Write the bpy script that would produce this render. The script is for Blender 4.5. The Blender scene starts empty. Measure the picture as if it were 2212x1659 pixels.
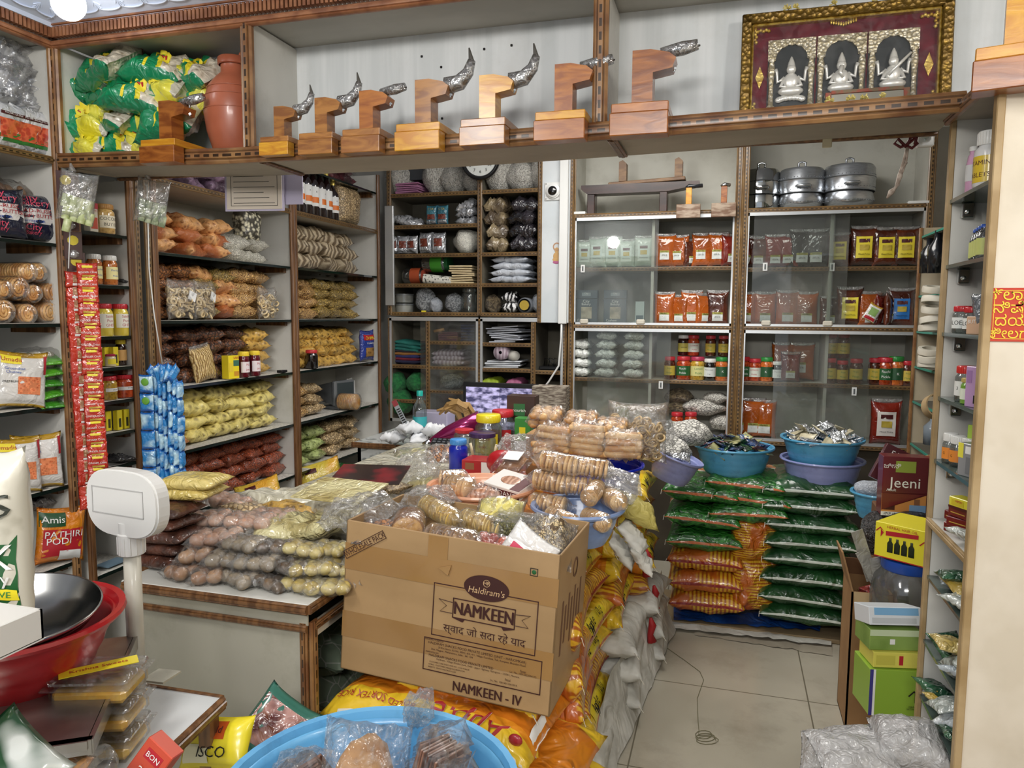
import bpy, math, random
from mathutils import Vector, Matrix, noise
C = bpy.context.scene.collection
R = random.Random(11)
PI = math.pi
rad = math.radians

def hx(s):
    s = s.lstrip('#'); o = []
    for i in (0, 2, 4):
        c = int(s[i:i+2], 16)/255
        o.append(c/12.92 if c <= .04045 else ((c+.055)/1.055)**2.4)
    return (o[0], o[1], o[2], 1)

# ---------------------------------------------------------------- camera
EYE = Vector((0, 0, 1.45)); FPX = 1597.5
_yw, _pt, _rl = rad(-16.36), rad(-5.395), rad(.39)
FW = Vector((math.sin(_yw)*math.cos(_pt), math.cos(_yw)*math.cos(_pt), math.sin(_pt)))
_rt = Vector((math.cos(_yw), -math.sin(_yw), 0)); _up = _rt.cross(FW)
RT = _rt*math.cos(_rl)+_up*math.sin(_rl); UP = _up*math.cos(_rl)-_rt*math.sin(_rl)
cd = bpy.data.cameras.new('camera'); cam = bpy.data.objects.new('camera', cd); C.objects.link(cam)
cd.sensor_width = 36; cd.lens = 36*FPX/2212; cd.clip_start = .05
cam.matrix_world = Matrix(((RT.x, UP.x, -FW.x, EYE.x), (RT.y, UP.y, -FW.y, EYE.y), (RT.z, UP.z, -FW.z, EYE.z), (0, 0, 0, 1)))
bpy.context.scene.camera = cam

def at(px, py, X=None, Y=None, Z=None):
    d = FW+RT*((px-1106)/FPX)-UP*((py-829.5)/FPX)
    if X is not None: t = X/d.x
    elif Y is not None: t = Y/d.y
    else: t = (Z-EYE.z)/d.z
    return EYE+d*t

# ---------------------------------------------------------------- world, lamps, exposure
S = bpy.context.scene
S.view_settings.view_transform = 'Standard'; S.view_settings.look = 'None'
S.view_settings.gamma = 1; S.view_settings.exposure = .42; S.view_settings.use_curve_mapping = False
S.cycles.max_bounces = 7; S.cycles.diffuse_bounces = 3; S.cycles.glossy_bounces = 3
S.cycles.transparent_max_bounces = 14; S.cycles.transmission_bounces = 4
S.cycles.caustics_reflective = False; S.cycles.caustics_refractive = False
S.cycles.sample_clamp_indirect = 4; S.cycles.use_denoising = True
w = bpy.data.worlds.new('world'); S.world = w; w.use_nodes = True
w.node_tree.nodes['Background'].inputs[0].default_value = (.86, .93, 1, 1)
w.node_tree.nodes['Background'].inputs[1].default_value = .48

def lamp(name, loc, size, power, col=(1, .97, .92), aim=(0, 0, -1), sy=None):
    l = bpy.data.lights.new(name, 'AREA'); l.shape = 'RECTANGLE'; l.size = size; l.size_y = sy or size
    l.energy = power; l.color = col
    o = bpy.data.objects.new(name, l); C.objects.link(o); o.location = loc
    o.rotation_euler = Vector(aim).to_track_quat('-Z', 'Y').to_euler()
    return o
lamp('tube_light_left', (-1.15, .35, 2.3),   .12, 9.5, aim=(0, .55, -1), sy=.5)
lamp('tube_light_right', (1.1, .7, 2.3), .12, 9, aim=(-.2, .5, -1), sy=.5)
lamp('tube_light_rear', (-.2, -1.2, 2.32), 1.2, 34, aim=(-.1, .9, -.6), sy=.3)
lamp('inner_fill_light', (-.4, 3.3, 2.55), 1.2, 26, aim=(0, .1, -1), sy=.9)  # added unseen fill for the back area, hidden by the loft
bl = bpy.data.lights.new('inner_bulb_light', 'POINT'); bl.energy = 15; bl.shadow_soft_size = .045; bl.color = (1, .97, .93)
bo = bpy.data.objects.new('inner_bulb_light', bl); C.objects.link(bo); bo.location = (-.97, 2.36, 2.06)

# ---------------------------------------------------------------- tagging and mesh tools
def tag(o, label=None, cat=None, group=None, kind=None):
    if label: o['label'] = label
    if cat: o['category'] = cat
    if group: o['group'] = group
    if kind: o['kind'] = kind
    return o

def O(name, me, parent=None, loc=(0, 0, 0), rot=(0, 0, 0), sc=1, label=None, cat=None, group=None, kind=None):
    o = bpy.data.objects.new(name, me); C.objects.link(o)
    o.location = loc; o.rotation_euler = rot
    o.scale = (sc, sc, sc) if isinstance(sc, (int, float)) else sc
    if parent: o.parent = parent
    return tag(o, label, cat, group, kind)

def E(name, loc=(0, 0, 0), rz=0, label=None, cat=None, group=None, rot=None, sc=1):
    return O(name, None, None, loc, rot or (0, 0, rz), sc, label, cat, group)

def clone(root, loc, rot=(0, 0, 0), sc=1, label=None, group=None):
    def rec(o, par):
        c = o.copy(); C.objects.link(c)
        if par: c.parent = par
        for ch in list(o.children): rec(ch, c)
        return c
    r = rec(root, None)
    r.location = loc; r.rotation_euler = rot
    r.scale = (sc, sc, sc) if isinstance(sc, (int, float)) else sc
    if label: r['label'] = label
    if group: r['group'] = group
    return r

PROTO = {}
def inst(key, build, loc, rot=(0, 0, 0), sc=1, label=None, group=None):
    """first call builds the thing, later calls copy it with its parts"""
    if not isinstance(rot, tuple): rot = (0, 0, rot)
    if key not in PROTO:
        r = build(); PROTO[key] = r
        r.location = loc; r.rotation_euler = rot
        r.scale = (sc, sc, sc) if isinstance(sc, (int, float)) else sc
        if label: r['label'] = label
        if group: r['group'] = group
        return r
    return clone(PROTO[key], loc, rot, sc, label, group)

class G:
    def __init__(s): s.v = []; s.f = []; s.mi = []; s.uv = []; s.M = Matrix.Identity(4)
    def add(s, vs, fs, mi=0, uvs=None):
        b = len(s.v); s.v += [tuple(s.M@Vector(v)) for v in vs]
        for k, f in enumerate(fs):
            s.f.append([b+i for i in f]); s.mi.append(mi)
            s.uv.append(uvs[k] if uvs else [(0, 0)]*len(f))
        return s
    def box(s, x0, x1, y0, y1, z0, z1, mi=0, bev=0):
        if bev:
            return s.bbox(x0, x1, y0, y1, z0, z1, bev, mi)
        v = [(x0, y0, z0), (x1, y0, z0), (x1, y1, z0), (x0, y1, z0), (x0, y0, z1), (x1, y0, z1), (x1, y1, z1), (x0, y1, z1)]
        return s.add(v, [(0, 3, 2, 1), (4, 5, 6, 7), (0, 1, 5, 4), (1, 2, 6, 5), (2, 3, 7, 6), (3, 0, 4, 7)], mi)
    def bbox(s, x0, x1, y0, y1, z0, z1, b, mi=0):
        cx, cy, cz = (x0+x1)/2, (y0+y1)/2, (z0+z1)/2; hx_, hy, hz = (x1-x0)/2, (y1-y0)/2, (z1-z0)/2
        vs = []; idx = {}
        for sx in (-1, 1):
            for sy in (-1, 1):
                for sz in (-1, 1):
                    for ax in range(3):
                        p = [hx_, hy, hz]
                        for k in range(3):
                            if k != ax: p[k] -= b
                        idx[(sx, sy, sz, ax)] = len(vs); vs.append((cx+sx*p[0], cy+sy*p[1], cz+sz*p[2]))
        fs = []
        ring = [(-1, -1), (1, -1), (1, 1), (-1, 1)]
        for ax in range(3):
            for sg in (-1, 1):
                q = []
                for a, c in ring:
                    k = [0, 0, 0]; k[ax] = sg; k[(ax+1) % 3] = a; k[(ax+2) % 3] = c; q.append(idx[(*k, ax)])
                fs.append(q if sg > 0 else q[::-1])
        for ax in range(3):
            a1, a2 = (ax+1) % 3, (ax+2) % 3
            for s1 in (-1, 1):
                for s2 in (-1, 1):
                    k0 = [0]*3; k0[a1] = s1; k0[a2] = s2; k0[ax] = -1; k1 = list(k0); k1[ax] = 1
                    q = [idx[(*k0, a1)], idx[(*k0, a2)], idx[(*k1, a2)], idx[(*k1, a1)]]
                    fs.append(q if s1*s2 > 0 else q[::-1])
        for sx in (-1, 1):
            for sy in (-1, 1):
                for sz in (-1, 1):
                    q = [idx[(sx, sy, sz, 0)], idx[(sx, sy, sz, 1)], idx[(sx, sy, sz, 2)]]
                    fs.append(q if sx*sy*sz > 0 else q[::-1])
        return s.add(vs, fs, mi)
    def lathe(s, prof, n=28, mi=0, a0=0, a1=2*PI, c=(0, 0, 0), sx=1, sy=1):
        full = abs(a1-a0-2*PI) < 1e-6; m = n if full else n+1
        vs = []; fs = []; uv = []
        zt = [p[1] for p in prof]; zl, zh = min(zt), max(zt)
        for r, z in prof:
            for k in range(m):
                a = a0+(a1-a0)*k/n-PI/2
                vs.append((c[0]+r*math.cos(a)*sx, c[1]+r*math.sin(a)*sy, c[2]+z))
        for i in range(len(prof)-1):
            for k in range(n):
                k2 = (k+1) % m if full else k+1
                fs.append((i*m+k, i*m+k2, (i+1)*m+k2, (i+1)*m+k))
                u0, u1 = k/n, (k+1)/n; w0 = i/(len(prof)-1); w1 = (i+1)/(len(prof)-1)
                uv.append([(u0, w0), (u1, w0), (u1, w1), (u0, w1)])
        return s.add(vs, fs, mi, uv)
    def tube(s, pts, r, n=8, mi=0, cap=True):
        pts = [Vector(p) for p in pts]; rs = r if isinstance(r, (list, tuple)) else [r]*len(pts)
        vs = []; fs = []; prev = None
        for i, p in enumerate(pts):
            d = (pts[min(i+1, len(pts)-1)]-pts[max(i-1, 0)]).normalized()
            if prev is None:
                a = Vector((0, 0, 1)) if abs(d.z) < .9 else Vector((1, 0, 0)); x = d.cross(a).normalized()
            else: x = (prev-d*prev.dot(d)).normalized()
            prev = x; y = d.cross(x)
            for k in range(n):
                t = 2*PI*k/n; vs.append(tuple(p+(x*math.cos(t)+y*math.sin(t))*rs[i]))
        for i in range(len(pts)-1):
            for k in range(n): fs.append((i*n+k, i*n+(k+1) % n, (i+1)*n+(k+1) % n, (i+1)*n+k))
        if cap: fs.append(tuple(range(n))[::-1]); fs.append(tuple((len(pts)-1)*n+k for k in range(n)))
        return s.add(vs, fs, mi)
    def prism(s, poly, y0, y1, mi=0):
        """poly in x,z extruded along y"""
        n = len(poly); vs = [(x, y0, z) for x, z in poly]+[(x, y1, z) for x, z in poly]
        fs = [tuple(range(n)), tuple(range(2*n-1, n-1, -1))]+[(i+n, (i+1) % n+n, (i+1) % n, i)[::1] for i in range(n)]
        return s.add(vs, fs, mi)
    def ball(s, c, r, n=12, m=8, mi=0, sq=(1, 1, 1), seed=None, amp=0):
        vs = []; fs = []
        for j in range(m+1):
            th = PI*j/m
            for k in range(n):
                ph = 2*PI*k/n; d = Vector((math.sin(th)*math.cos(ph), math.sin(th)*math.sin(ph), math.cos(th)))
                q = 1+(amp*noise.noise(d*1.7+Vector((seed, seed, 0))) if seed is not None else 0)
                vs.append((c[0]+d.x*r*sq[0]*q, c[1]+d.y*r*sq[1]*q, c[2]+d.z*r*sq[2]*q))
        for j in range(m):
            for k in range(n): fs.append((j*n+k, (j+1)*n+k, (j+1)*n+(k+1) % n, j*n+(k+1) % n))
        return s.add(vs, fs, mi)
    def me(s, mats, smooth=False, name='m', auto=None):
        me = bpy.data.meshes.new(name); me.from_pydata(s.v, [], s.f)
        if not isinstance(mats, (list, tuple)): mats = [mats]
        for m in mats: me.materials.append(m)
        me.polygons.foreach_set('material_index', s.mi)
        ul = me.uv_layers.new(name='UVMap'); flat = []
        for f in s.uv:
            for a in f: flat += [a[0], a[1]]
        ul.data.foreach_set('uv', flat)
        if smooth: me.shade_smooth()
        if auto is not None: me.shade_smooth(); me.set_sharp_from_angle(angle=rad(auto))
        me.update(); return me

# ---------------------------------------------------------------- materials
def mat(name, c1, c2=None, c3=None, tex='noise', sc=20, st=(1, 1, 1), lo=.4, hi=.6, rough=.5, metal=0, coat=0, crough=.12,
        bump=0, bdist=.004, wr=0, wsc=25, rnd=0, det=3, dist=0, uvr=None, spec=.5, emit=0, alpha=1, dirt=0, dcol='#3a3026', dsc=4, uvtex=False, sss=0, c3sc=3, wst=(1, 1, 1)):
    m = bpy.data.materials.new(name); m.use_nodes = True; t = m.node_tree; N = t.nodes; L = t.links
    b = N['Principled BSDF']
    b.inputs['Roughness'].default_value = rough; b.inputs['Metallic'].default_value = metal
    b.inputs['Specular IOR Level'].default_value = spec
    b.inputs['Coat Weight'].default_value = coat; b.inputs['Coat Roughness'].default_value = crough
    if alpha < 1: b.inputs['Alpha'].default_value = alpha
    c1 = hx(c1)
    tc = N.new('ShaderNodeTexCoord'); mp = N.new('ShaderNodeMapping'); mp.inputs['Scale'].default_value = st
    oi = N.new('ShaderNodeObjectInfo'); ml = N.new('ShaderNodeMath'); ml.operation = 'MULTIPLY'; ml.inputs[1].default_value = 37
    L.new(oi.outputs['Random'], ml.inputs[0])
    L.new(tc.outputs['UV' if uvtex else 'Object'], mp.inputs['Vector']); L.new(ml.outputs[0], mp.inputs['Location'])
    vec = mp.outputs[0]; fac = None
    if c2:
        if tex in ('vor', 'cell', 'ring'):
            n = N.new('ShaderNodeTexVoronoi'); n.inputs['Scale'].default_value = sc
            if tex == 'cell': n.feature = 'DISTANCE_TO_EDGE'
            src = vec
            if dist:
                nz = N.new('ShaderNodeTexNoise'); nz.inputs['Scale'].default_value = sc*.6; L.new(vec, nz.inputs['Vector'])
                vm = N.new('ShaderNodeVectorMath'); vm.operation = 'MULTIPLY_ADD'; vm.inputs[1].default_value = (dist/sc,)*3
                L.new(nz.outputs['Color'], vm.inputs[0]); L.new(vec, vm.inputs[2]); src = vm.outputs[0]
            L.new(src, n.inputs['Vector']); fac = n.outputs['Distance']
            if tex == 'ring':
                a = N.new('ShaderNodeMath'); a.operation = 'MULTIPLY'; a.inputs[1].default_value = 22
                q = N.new('ShaderNodeMath'); q.operation = 'SINE'; L.new(fac, a.inputs[0]); L.new(a.outputs[0], q.inputs[0])
                q2 = N.new('ShaderNodeMath'); q2.operation = 'MULTIPLY_ADD'; q2.inputs[1].default_value = .5; q2.inputs[2].default_value = .5
                L.new(q.outputs[0], q2.inputs[0]); fac = q2.outputs[0]
        elif tex == 'wave':
            n = N.new('ShaderNodeTexWave'); n.inputs['Scale'].default_value = sc; n.inputs['Distortion'].default_value = dist
            n.inputs['Detail'].default_value = det; L.new(vec, n.inputs['Vector']); fac = n.outputs['Fac']
        else:
            n = N.new('ShaderNodeTexNoise'); n.inputs['Scale'].default_value = sc; n.inputs['Detail'].default_value = det
            n.inputs['Distortion'].default_value = dist; L.new(vec, n.inputs['Vector']); fac = n.outputs['Fac']
        mr = N.new('ShaderNodeMapRange'); mr.inputs['From Min'].default_value = lo; mr.inputs['From Max'].default_value = hi
        L.new(fac, mr.inputs['Value']); mx = N.new('ShaderNodeMix'); mx.data_type = 'RGBA'
        mx.inputs[6].default_value = c1; mx.inputs[7].default_value = hx(c2); L.new(mr.outputs[0], mx.inputs[0]); col = mx.outputs[2]
        if tex == 'vor' or tex == 'cell':
            n2 = N.new('ShaderNodeTexVoronoi'); n2.inputs['Scale'].default_value = sc; L.new(src, n2.inputs['Vector'])
            hs = N.new('ShaderNodeHueSaturation'); m2 = N.new('ShaderNodeMapRange'); m2.inputs['To Min'].default_value = .75; m2.inputs['To Max'].default_value = 1.2
            L.new(n2.outputs['Color'], m2.inputs['Value']); L.new(m2.outputs[0], hs.inputs['Value']); L.new(col, hs.inputs['Color']); col = hs.outputs[0]
    else:
        rg = N.new('ShaderNodeRGB'); rg.outputs[0].default_value = c1; col = rg.outputs[0]
    def blend(col, c, f):
        x = N.new('ShaderNodeMix'); x.data_type = 'RGBA'; L.new(f, x.inputs[0]); L.new(col, x.inputs[6])
        if isinstance(c, str): x.inputs[7].default_value = hx(c)
        else: L.new(c, x.inputs[7])
        return x.outputs[2]
    if c3:
        n = N.new('ShaderNodeTexNoise'); n.inputs['Scale'].default_value = c3sc; L.new(vec, n.inputs['Vector'])
        r = N.new('ShaderNodeMapRange'); r.inputs['From Min'].default_value = .5; r.inputs['From Max'].default_value = .55; L.new(n.outputs['Fac'], r.inputs['Value'])
        col = blend(col, c3, r.outputs[0])
    if uvr:
        sp = N.new('ShaderNodeSeparateXYZ'); L.new(tc.outputs['UV'], sp.inputs[0])
        for ax, stops in uvr:
            cr = N.new('ShaderNodeValToRGB'); cr.color_ramp.interpolation = 'CONSTANT'
            els = cr.color_ramp.elements
            while len(els) < len(stops): els.new(.5)
            for e, (p, c) in zip(els, stops):
                e.position = p; e.color = hx(c) if c else (0, 0, 0, 0)
            L.new(sp.outputs[ax], cr.inputs[0]); col = blend(col, cr.outputs[0], cr.outputs[1])
    if dirt:
        n = N.new('ShaderNodeTexNoise'); n.inputs['Scale'].default_value = dsc; n.inputs['Detail'].default_value = 8; n.inputs['Roughness'].default_value = .68
        L.new(tc.outputs['Object'], n.inputs['Vector'])
        r = N.new('ShaderNodeMapRange'); r.inputs['From Min'].default_value = .52; r.inputs['From Max'].default_value = .8; r.inputs['To Max'].default_value = dirt
        L.new(n.outputs['Fac'], r.inputs['Value']); col = blend(col, dcol, r.outputs[0])
    if rnd:
        hs = N.new('ShaderNodeHueSaturation'); r = N.new('ShaderNodeMapRange'); r.inputs['To Min'].default_value = 1-rnd; r.inputs['To Max'].default_value = 1+rnd
        L.new(oi.outputs['Random'], r.inputs['Value']); L.new(r.outputs[0], hs.inputs['Value']); L.new(col, hs.inputs['Color']); col = hs.outputs[0]
    L.new(col, b.inputs['Base Color'])
    if emit: L.new(col, b.inputs['Emission Color']); b.inputs['Emission Strength'].default_value = emit
    nm = None
    if bump and fac:
        bn = N.new('ShaderNodeBump'); bn.inputs['Strength'].default_value = bump; bn.inputs['Distance'].default_value = bdist
        L.new(fac, bn.inputs['Height']); nm = bn.outputs[0]; L.new(nm, b.inputs['Normal'])
    if wr:
        mw = N.new('ShaderNodeMapping'); mw.inputs['Scale'].default_value = wst; L.new(vec, mw.inputs['Vector'])
        n = N.new('ShaderNodeTexNoise'); n.inputs['Scale'].default_value = wsc; n.inputs['Detail'].default_value = 2; n.inputs['Distortion'].default_value = 1.6
        L.new(mw.outputs[0], n.inputs['Vector'])
        bn = N.new('ShaderNodeBump'); bn.inputs['Strength'].default_value = wr; bn.inputs['Distance'].default_value = .02
        L.new(n.outputs['Fac'], bn.inputs['Height'])
        if coat: L.new(bn.outputs[0], b.inputs['Coat Normal'])
        if not coat or not nm:
            L.new(bn.outputs[0], b.inputs['Normal'])
    return m

def film(name, tint='#ffffff', dens=.1, haze=.05, wsc=22, wr=.9, rough=.1, bd=.008):
    """thin clear plastic: mostly see-through, wrinkled highlights"""
    m = bpy.data.materials.new(name); m.use_nodes = True; t = m.node_tree; N = t.nodes; L = t.links; N.clear()
    out = N.new('ShaderNodeOutputMaterial'); tr = N.new('ShaderNodeBsdfTransparent'); gl = N.new('ShaderNodeBsdfGlossy'); df = N.new('ShaderNodeMixShader'); d1 = N.new('ShaderNodeBsdfTranslucent'); d2 = N.new('ShaderNodeBsdfDiffuse'); L.new(d1.outputs[0], df.inputs[1]); L.new(d2.outputs[0], df.inputs[2])
    tr.inputs[0].default_value = hx(tint); gl.inputs['Roughness'].default_value = rough; d1.inputs[0].default_value = d2.inputs[0].default_value = (.98, .98, .97, 1)
    tc = N.new('ShaderNodeTexCoord'); n = N.new('ShaderNodeTexNoise'); n.inputs['Scale'].default_value = wsc; n.inputs['Detail'].default_value = 2.5; n.inputs['Distortion'].default_value = 1.8
    L.new(tc.outputs['Object'], n.inputs['Vector'])
    bn = N.new('ShaderNodeBump'); bn.inputs['Strength'].default_value = wr; bn.inputs['Distance'].default_value = bd; L.new(n.outputs['Fac'], bn.inputs['Height'])
    fr = N.new('ShaderNodeFresnel'); fr.inputs[0].default_value = 1.5; L.new(bn.outputs[0], fr.inputs['Normal']); L.new(bn.outputs[0], gl.inputs['Normal'])
    a = N.new('ShaderNodeMath'); a.operation = 'MULTIPLY_ADD'; a.inputs[1].default_value = .42; a.inputs[2].default_value = dens; a.use_clamp = True; L.new(fr.outputs[0], a.inputs[0])
    r = N.new('ShaderNodeMapRange'); r.inputs['From Min'].default_value = .45; r.inputs['From Max'].default_value = .75; r.inputs['To Max'].default_value = haze*3; r.inputs['To Min'].default_value = haze*.6
    L.new(n.outputs['Fac'], r.inputs['Value'])
    m1 = N.new('ShaderNodeMixShader'); L.new(r.outputs[0], m1.inputs[0]); L.new(tr.outputs[0], m1.inputs[1]); L.new(df.outputs[0], m1.inputs[2])
    m2 = N.new('ShaderNodeMixShader'); L.new(a.outputs[0], m2.inputs[0]); L.new(m1.outputs[0], m2.inputs[1]); L.new(gl.outputs[0], m2.inputs[2])
    L.new(m2.outputs[0], out.inputs[0]); return m

_pc = {}
def plain(c, rough=.5, coat=0, metal=0, name=None):
    k = (c, rough, coat, metal)
    if k not in _pc: _pc[k] = mat(name or 'paint_'+c.strip('#'), c, rough=rough, coat=coat, metal=metal)
    return _pc[k]
def snack(name, dark, light, tex='cell', sc=70, lo=.02, hi=.2, c3=None, wsc=34, wr=1, rnd=.12, dist=.8, bump=.6, rough=.55, coat=1):
    return mat(name, dark, light, c3, tex=tex, sc=sc, lo=lo, hi=hi, rough=rough, coat=coat, crough=.1, bump=bump, wr=wr, wsc=wsc, rnd=rnd, dist=dist, det=4)

# ---------------------------------------------------------------- shapes
def prof(a, s, p=4, q=.45):
    a = abs(a)/(1-s)
    return (1-a**p)**q if a < 1 else 0
def pil_pt(w, h, t, u, v, side, seed, su, sv, wr, lump):
    e = prof(u, su)*prof(v, sv)
    q = 1+lump*noise.noise(Vector((u*2.2+seed*3.1, v*2.2, side*.7+seed)))+wr*noise.noise(Vector((u*7+seed, v*7, side*2.0)))
    x = w/2*u*(1-.05*(1-abs(v)**2)); y = h/2*v*(.90+.10*abs(u)**3)
    fin = 0 if abs(u) < 1-su-.12 else 1
    z = side*t/2*e*q + fin*h*.02*noise.noise(Vector((v*5+seed, u*3, seed)))*(1 if su else 0)
    return (x, y, z)
_pil = {}
def pil(w, h, t, m, seed=0, nu=16, nv=10, su=.07, sv=.0, wr=.25, lump=.35, up=False):
    """closed pillow-shaped packet, lying (or standing with up=True)"""
    k = (round(w, 4), round(h, 4), round(t, 4), id(m), seed, nu, nv, su, sv, wr, lump, up)
    if k in _pil: return _pil[k]
    vs = []; idx = {}
    def spc(n):
        return [math.sin(PI/2*(2*i/n-1))*.55+(2*i/n-1)*.45 for i in range(n+1)]
    U = spc(nu); V = spc(nv)
    for side in (1, -1):
        for i, u in enumerate(U):
            for j, v in enumerate(V):
                edge = i in (0, nu) or j in (0, nv)
                if side == -1 and edge: idx[(side, i, j)] = idx[(1, i, j)]; continue
                idx[(side, i, j)] = len(vs); x, y, z = pil_pt(w, h, t, u, v, side, seed, su, sv, wr, lump)
                if not edge and abs(z) < .0005: z = side*.0005
                vs.append((x, -z, y) if up else (x, y, z))
    g = G(); fs = []; uv = []
    for side in (1, -1):
        for i in range(nu):
            for j in range(nv):
                q = [(i, j), (i+1, j), (i+1, j+1), (i, j+1)]
                if side < 0: q = q[::-1]
                fs.append([idx[(side, a, b)] for a, b in q])
                uv.append([((U[a]+1)/2, (V[b]+1)/2) for a, b in q])
    g.add(vs, fs, 0, uv); me = g.me(m, smooth=True); _pil[k] = me; return me

def patch(w, h, t, m, u0, u1, v0, v1, seed=0, su=.07, sv=.0, wr=.25, lump=.35, up=True, off=.0012, n=6, cut=None):
    """label lying on the front of a standing pillow packet"""
    vs = []; fs = []
    for i in range(n+1):
        for j in range(n+1):
            u = u0+(u1-u0)*i/n; v = v0+(v1-v0)*j/n
            x, y, z = pil_pt(w, h, t, u, v, 1, seed, su, sv, wr, lump)
            vs.append((x, -z-off, y) if up else (x, y, z+off))
    for i in range(n):
        for j in range(n): fs.append((i*(n+1)+j, (i+1)*(n+1)+j, (i+1)*(n+1)+j+1, i*(n+1)+j+1))
    g = G(); g.add(vs, fs, 0, [[(0, 0), (1, 0), (1, 1), (0, 1)]]*len(fs)); return g.me(m, smooth=True)

_tx = {}
def text_me(s, size, m, wrap=None, sx=1, bold=0, shear=0, space=1):
    k = (s, size, id(m), sx, bold, shear, space, wrap if not callable(wrap) else id(wrap))
    if k in _tx: return _tx[k]
    cu = bpy.data.curves.new('t', 'FONT'); cu.body = s; cu.size = size; cu.align_x = 'CENTER'; cu.align_y = 'CENTER'
    cu.resolution_u = 2; cu.shear = shear; cu.space_character = space; cu.space_line = .85
    o = bpy.data.objects.new('t', cu); C.objects.link(o); dg = bpy.context.evaluated_depsgraph_get(); dg.update()
    me = bpy.data.meshes.new_from_object(o.evaluated_get(dg)); bpy.data.objects.remove(o)
    for v in me.vertices:
        x, y = v.co.x*sx, v.co.y
        v.co = (x, 0, y) if wrap is None else wrap(x, y)
    me.materials.clear(); me.materials.append(m); _tx[k] = me; return me
def text(parent, s, size, m, loc=(0, 0, 0), rot=(0, 0, 0), wrap=None, sx=1, bold=.012, name='lettering', shear=0, space=1):
    return O(name, text_me(s, size, m, wrap, sx, bold, shear, space), parent, loc, rot)
def cylwrap(r, z0, off=.0008, a=0):
    return lambda x, y: ((r+off)*math.sin(x/r+a), -(r+off)*math.cos(x/r+a), z0+y)

def rail(parent, p0, p1, wdt, dep, m, face=(0, -1, 0), name='rail', label=None):
    """edge moulding: half-round bead strip with uv along its length (u in metres)"""
    p0, p1 = Vector(p0), Vector(p1); d = p1-p0; Lh = d.length; d.normalize(); f = Vector(face); s = f.cross(d).normalized()
    pr = [(-.5, 0), (-.5, .55), (-.36, .8), (-.22, .7), (-.16, .95), (0, 1.0), (.16, .95), (.22, .7), (.36, .8), (.5, .55), (.5, 0)]
    vs = []; fs = []; uv = []
    for P in (p0, p1):
        for a, b in pr: vs.append(tuple(P+s*a*wdt+f*b*dep))
    n = len(pr)
    for i in range(n-1):
        fs.append((i, i+1, n+i+1, n+i)); a, b = pr[i][0]+.5, pr[i+1][0]+.5; uv.append([(0, a), (0, b), (Lh, b), (Lh, a)])
    fs.append(tuple(range(n))[::-1]); uv.append([(0, .1)]*n); fs.append(tuple(range(n, 2*n))); uv.append([(0, .1)]*n)
    fs.append((n-1, 0, n, 2*n-1)); uv.append([(0, .1)]*4)
    g = G(); g.add(vs, fs, 0, uv)
    return O(name, g.me(m, auto=40), parent, label=label)

ORD = ['first', 'second', 'third', 'fourth', 'fifth', 'sixth', 'seventh', 'eighth', 'ninth', 'tenth', 'eleventh', 'twelfth']

# ================================================================ shared materials
def dashmat(name, c1, c2, dashc, period=.03, duty=.55, band=.1, rough=.38):
    m = mat(name, c1, c2, sc=14, st=(1, 1, 1), lo=.35, hi=.65, rough=rough, coat=.35, crough=.2, bump=0, dirt=.35, dsc=9)
    t = m.node_tree; N = t.nodes; L = t.links; b = N['Principled BSDF']; src = b.inputs['Base Color'].links[0].from_socket
    tc = N.new('ShaderNodeTexCoord'); sp = N.new('ShaderNodeSeparateXYZ'); L.new(tc.outputs['UV'], sp.inputs[0])
    def mt(op, a, bb):
        n = N.new('ShaderNodeMath'); n.operation = op
        for i, x in enumerate((a, bb)):
            if isinstance(x, (int, float)): n.inputs[i].default_value = x
            else: L.new(x, n.inputs[i])
        return n.outputs[0]
    f = mt('LESS_THAN', mt('FRACT', mt('DIVIDE', sp.outputs[0], period), 0), duty)
    g = mt('LESS_THAN', mt('ABSOLUTE', mt('SUBTRACT', sp.outputs[1], .5), 0), band)
    k = mt('MULTIPLY', f, g)
    e = mt('MULTIPLY', mt('GREATER_THAN', mt('ABSOLUTE', mt('SUBTRACT', sp.outputs[1], .5), 0), .2), mt('LESS_THAN', mt('ABSOLUTE', mt('SUBTRACT', sp.outputs[1], .5), 0), .3))
    for fac, c in ((mt('MULTIPLY', e, .55), dashc), (k, dashc)):
        x = N.new('ShaderNodeMix'); x.data_type = 'RGBA'; L.new(fac, x.inputs[0]); L.new(src, x.inputs[6]); x.inputs[7].default_value = hx(c); src = x.outputs[2]
    L.new(src, b.inputs['Base Color']); return m
WB = dashmat('moulding_warm', '#9c7449', '#73492a', '#33200f', .034, .6, .09)
WO = dashmat('moulding_olive', '#85683f', '#6a4f30', '#2e2114', .022, .55, .1)
WD = mat('moulding_dark', '#7d5735', '#5a3a20', sc=12, st=(6, 6, .6), rough=.4, coat=.3)
LAM = mat('white_laminate', '#dcdad3', '#cfcdc6', sc=3, rough=.55, dirt=.5, dcol='#8d887c', dsc=2.6)
LAM2 = mat('worn_laminate', '#a9a696', '#b7b4a6', sc=2.4, rough=.5, dirt=.75, dcol='#86826f', dsc=3.2, st=(1, 1, .5))
LAMG = mat('grey_laminate', '#b9b5aa', '#a9a59a', sc=5, st=(.4, 1, 1), rough=.6, dirt=.4, dcol='#7d776b')
CREAM = mat('cream_laminate', '#ddd3c2', '#d3c8b5', sc=7, rough=.6, dirt=.25, dcol='#a99f8c', dsc=5)
PLY = mat('cabinet_back', '#c9c8be', '#bdbbb0', sc=3, rough=.7, dirt=.5, dcol='#8c877a', dsc=4)
DKB = mat('under_cabinet_shade', '#4b4335', '#3a3329', sc=3, rough=.8)  # dark brown with the under-cabinet shade put into the colour
GLS = mat('shelf_glass', '#0c1a17', rough=.12, spec=.6)
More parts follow.
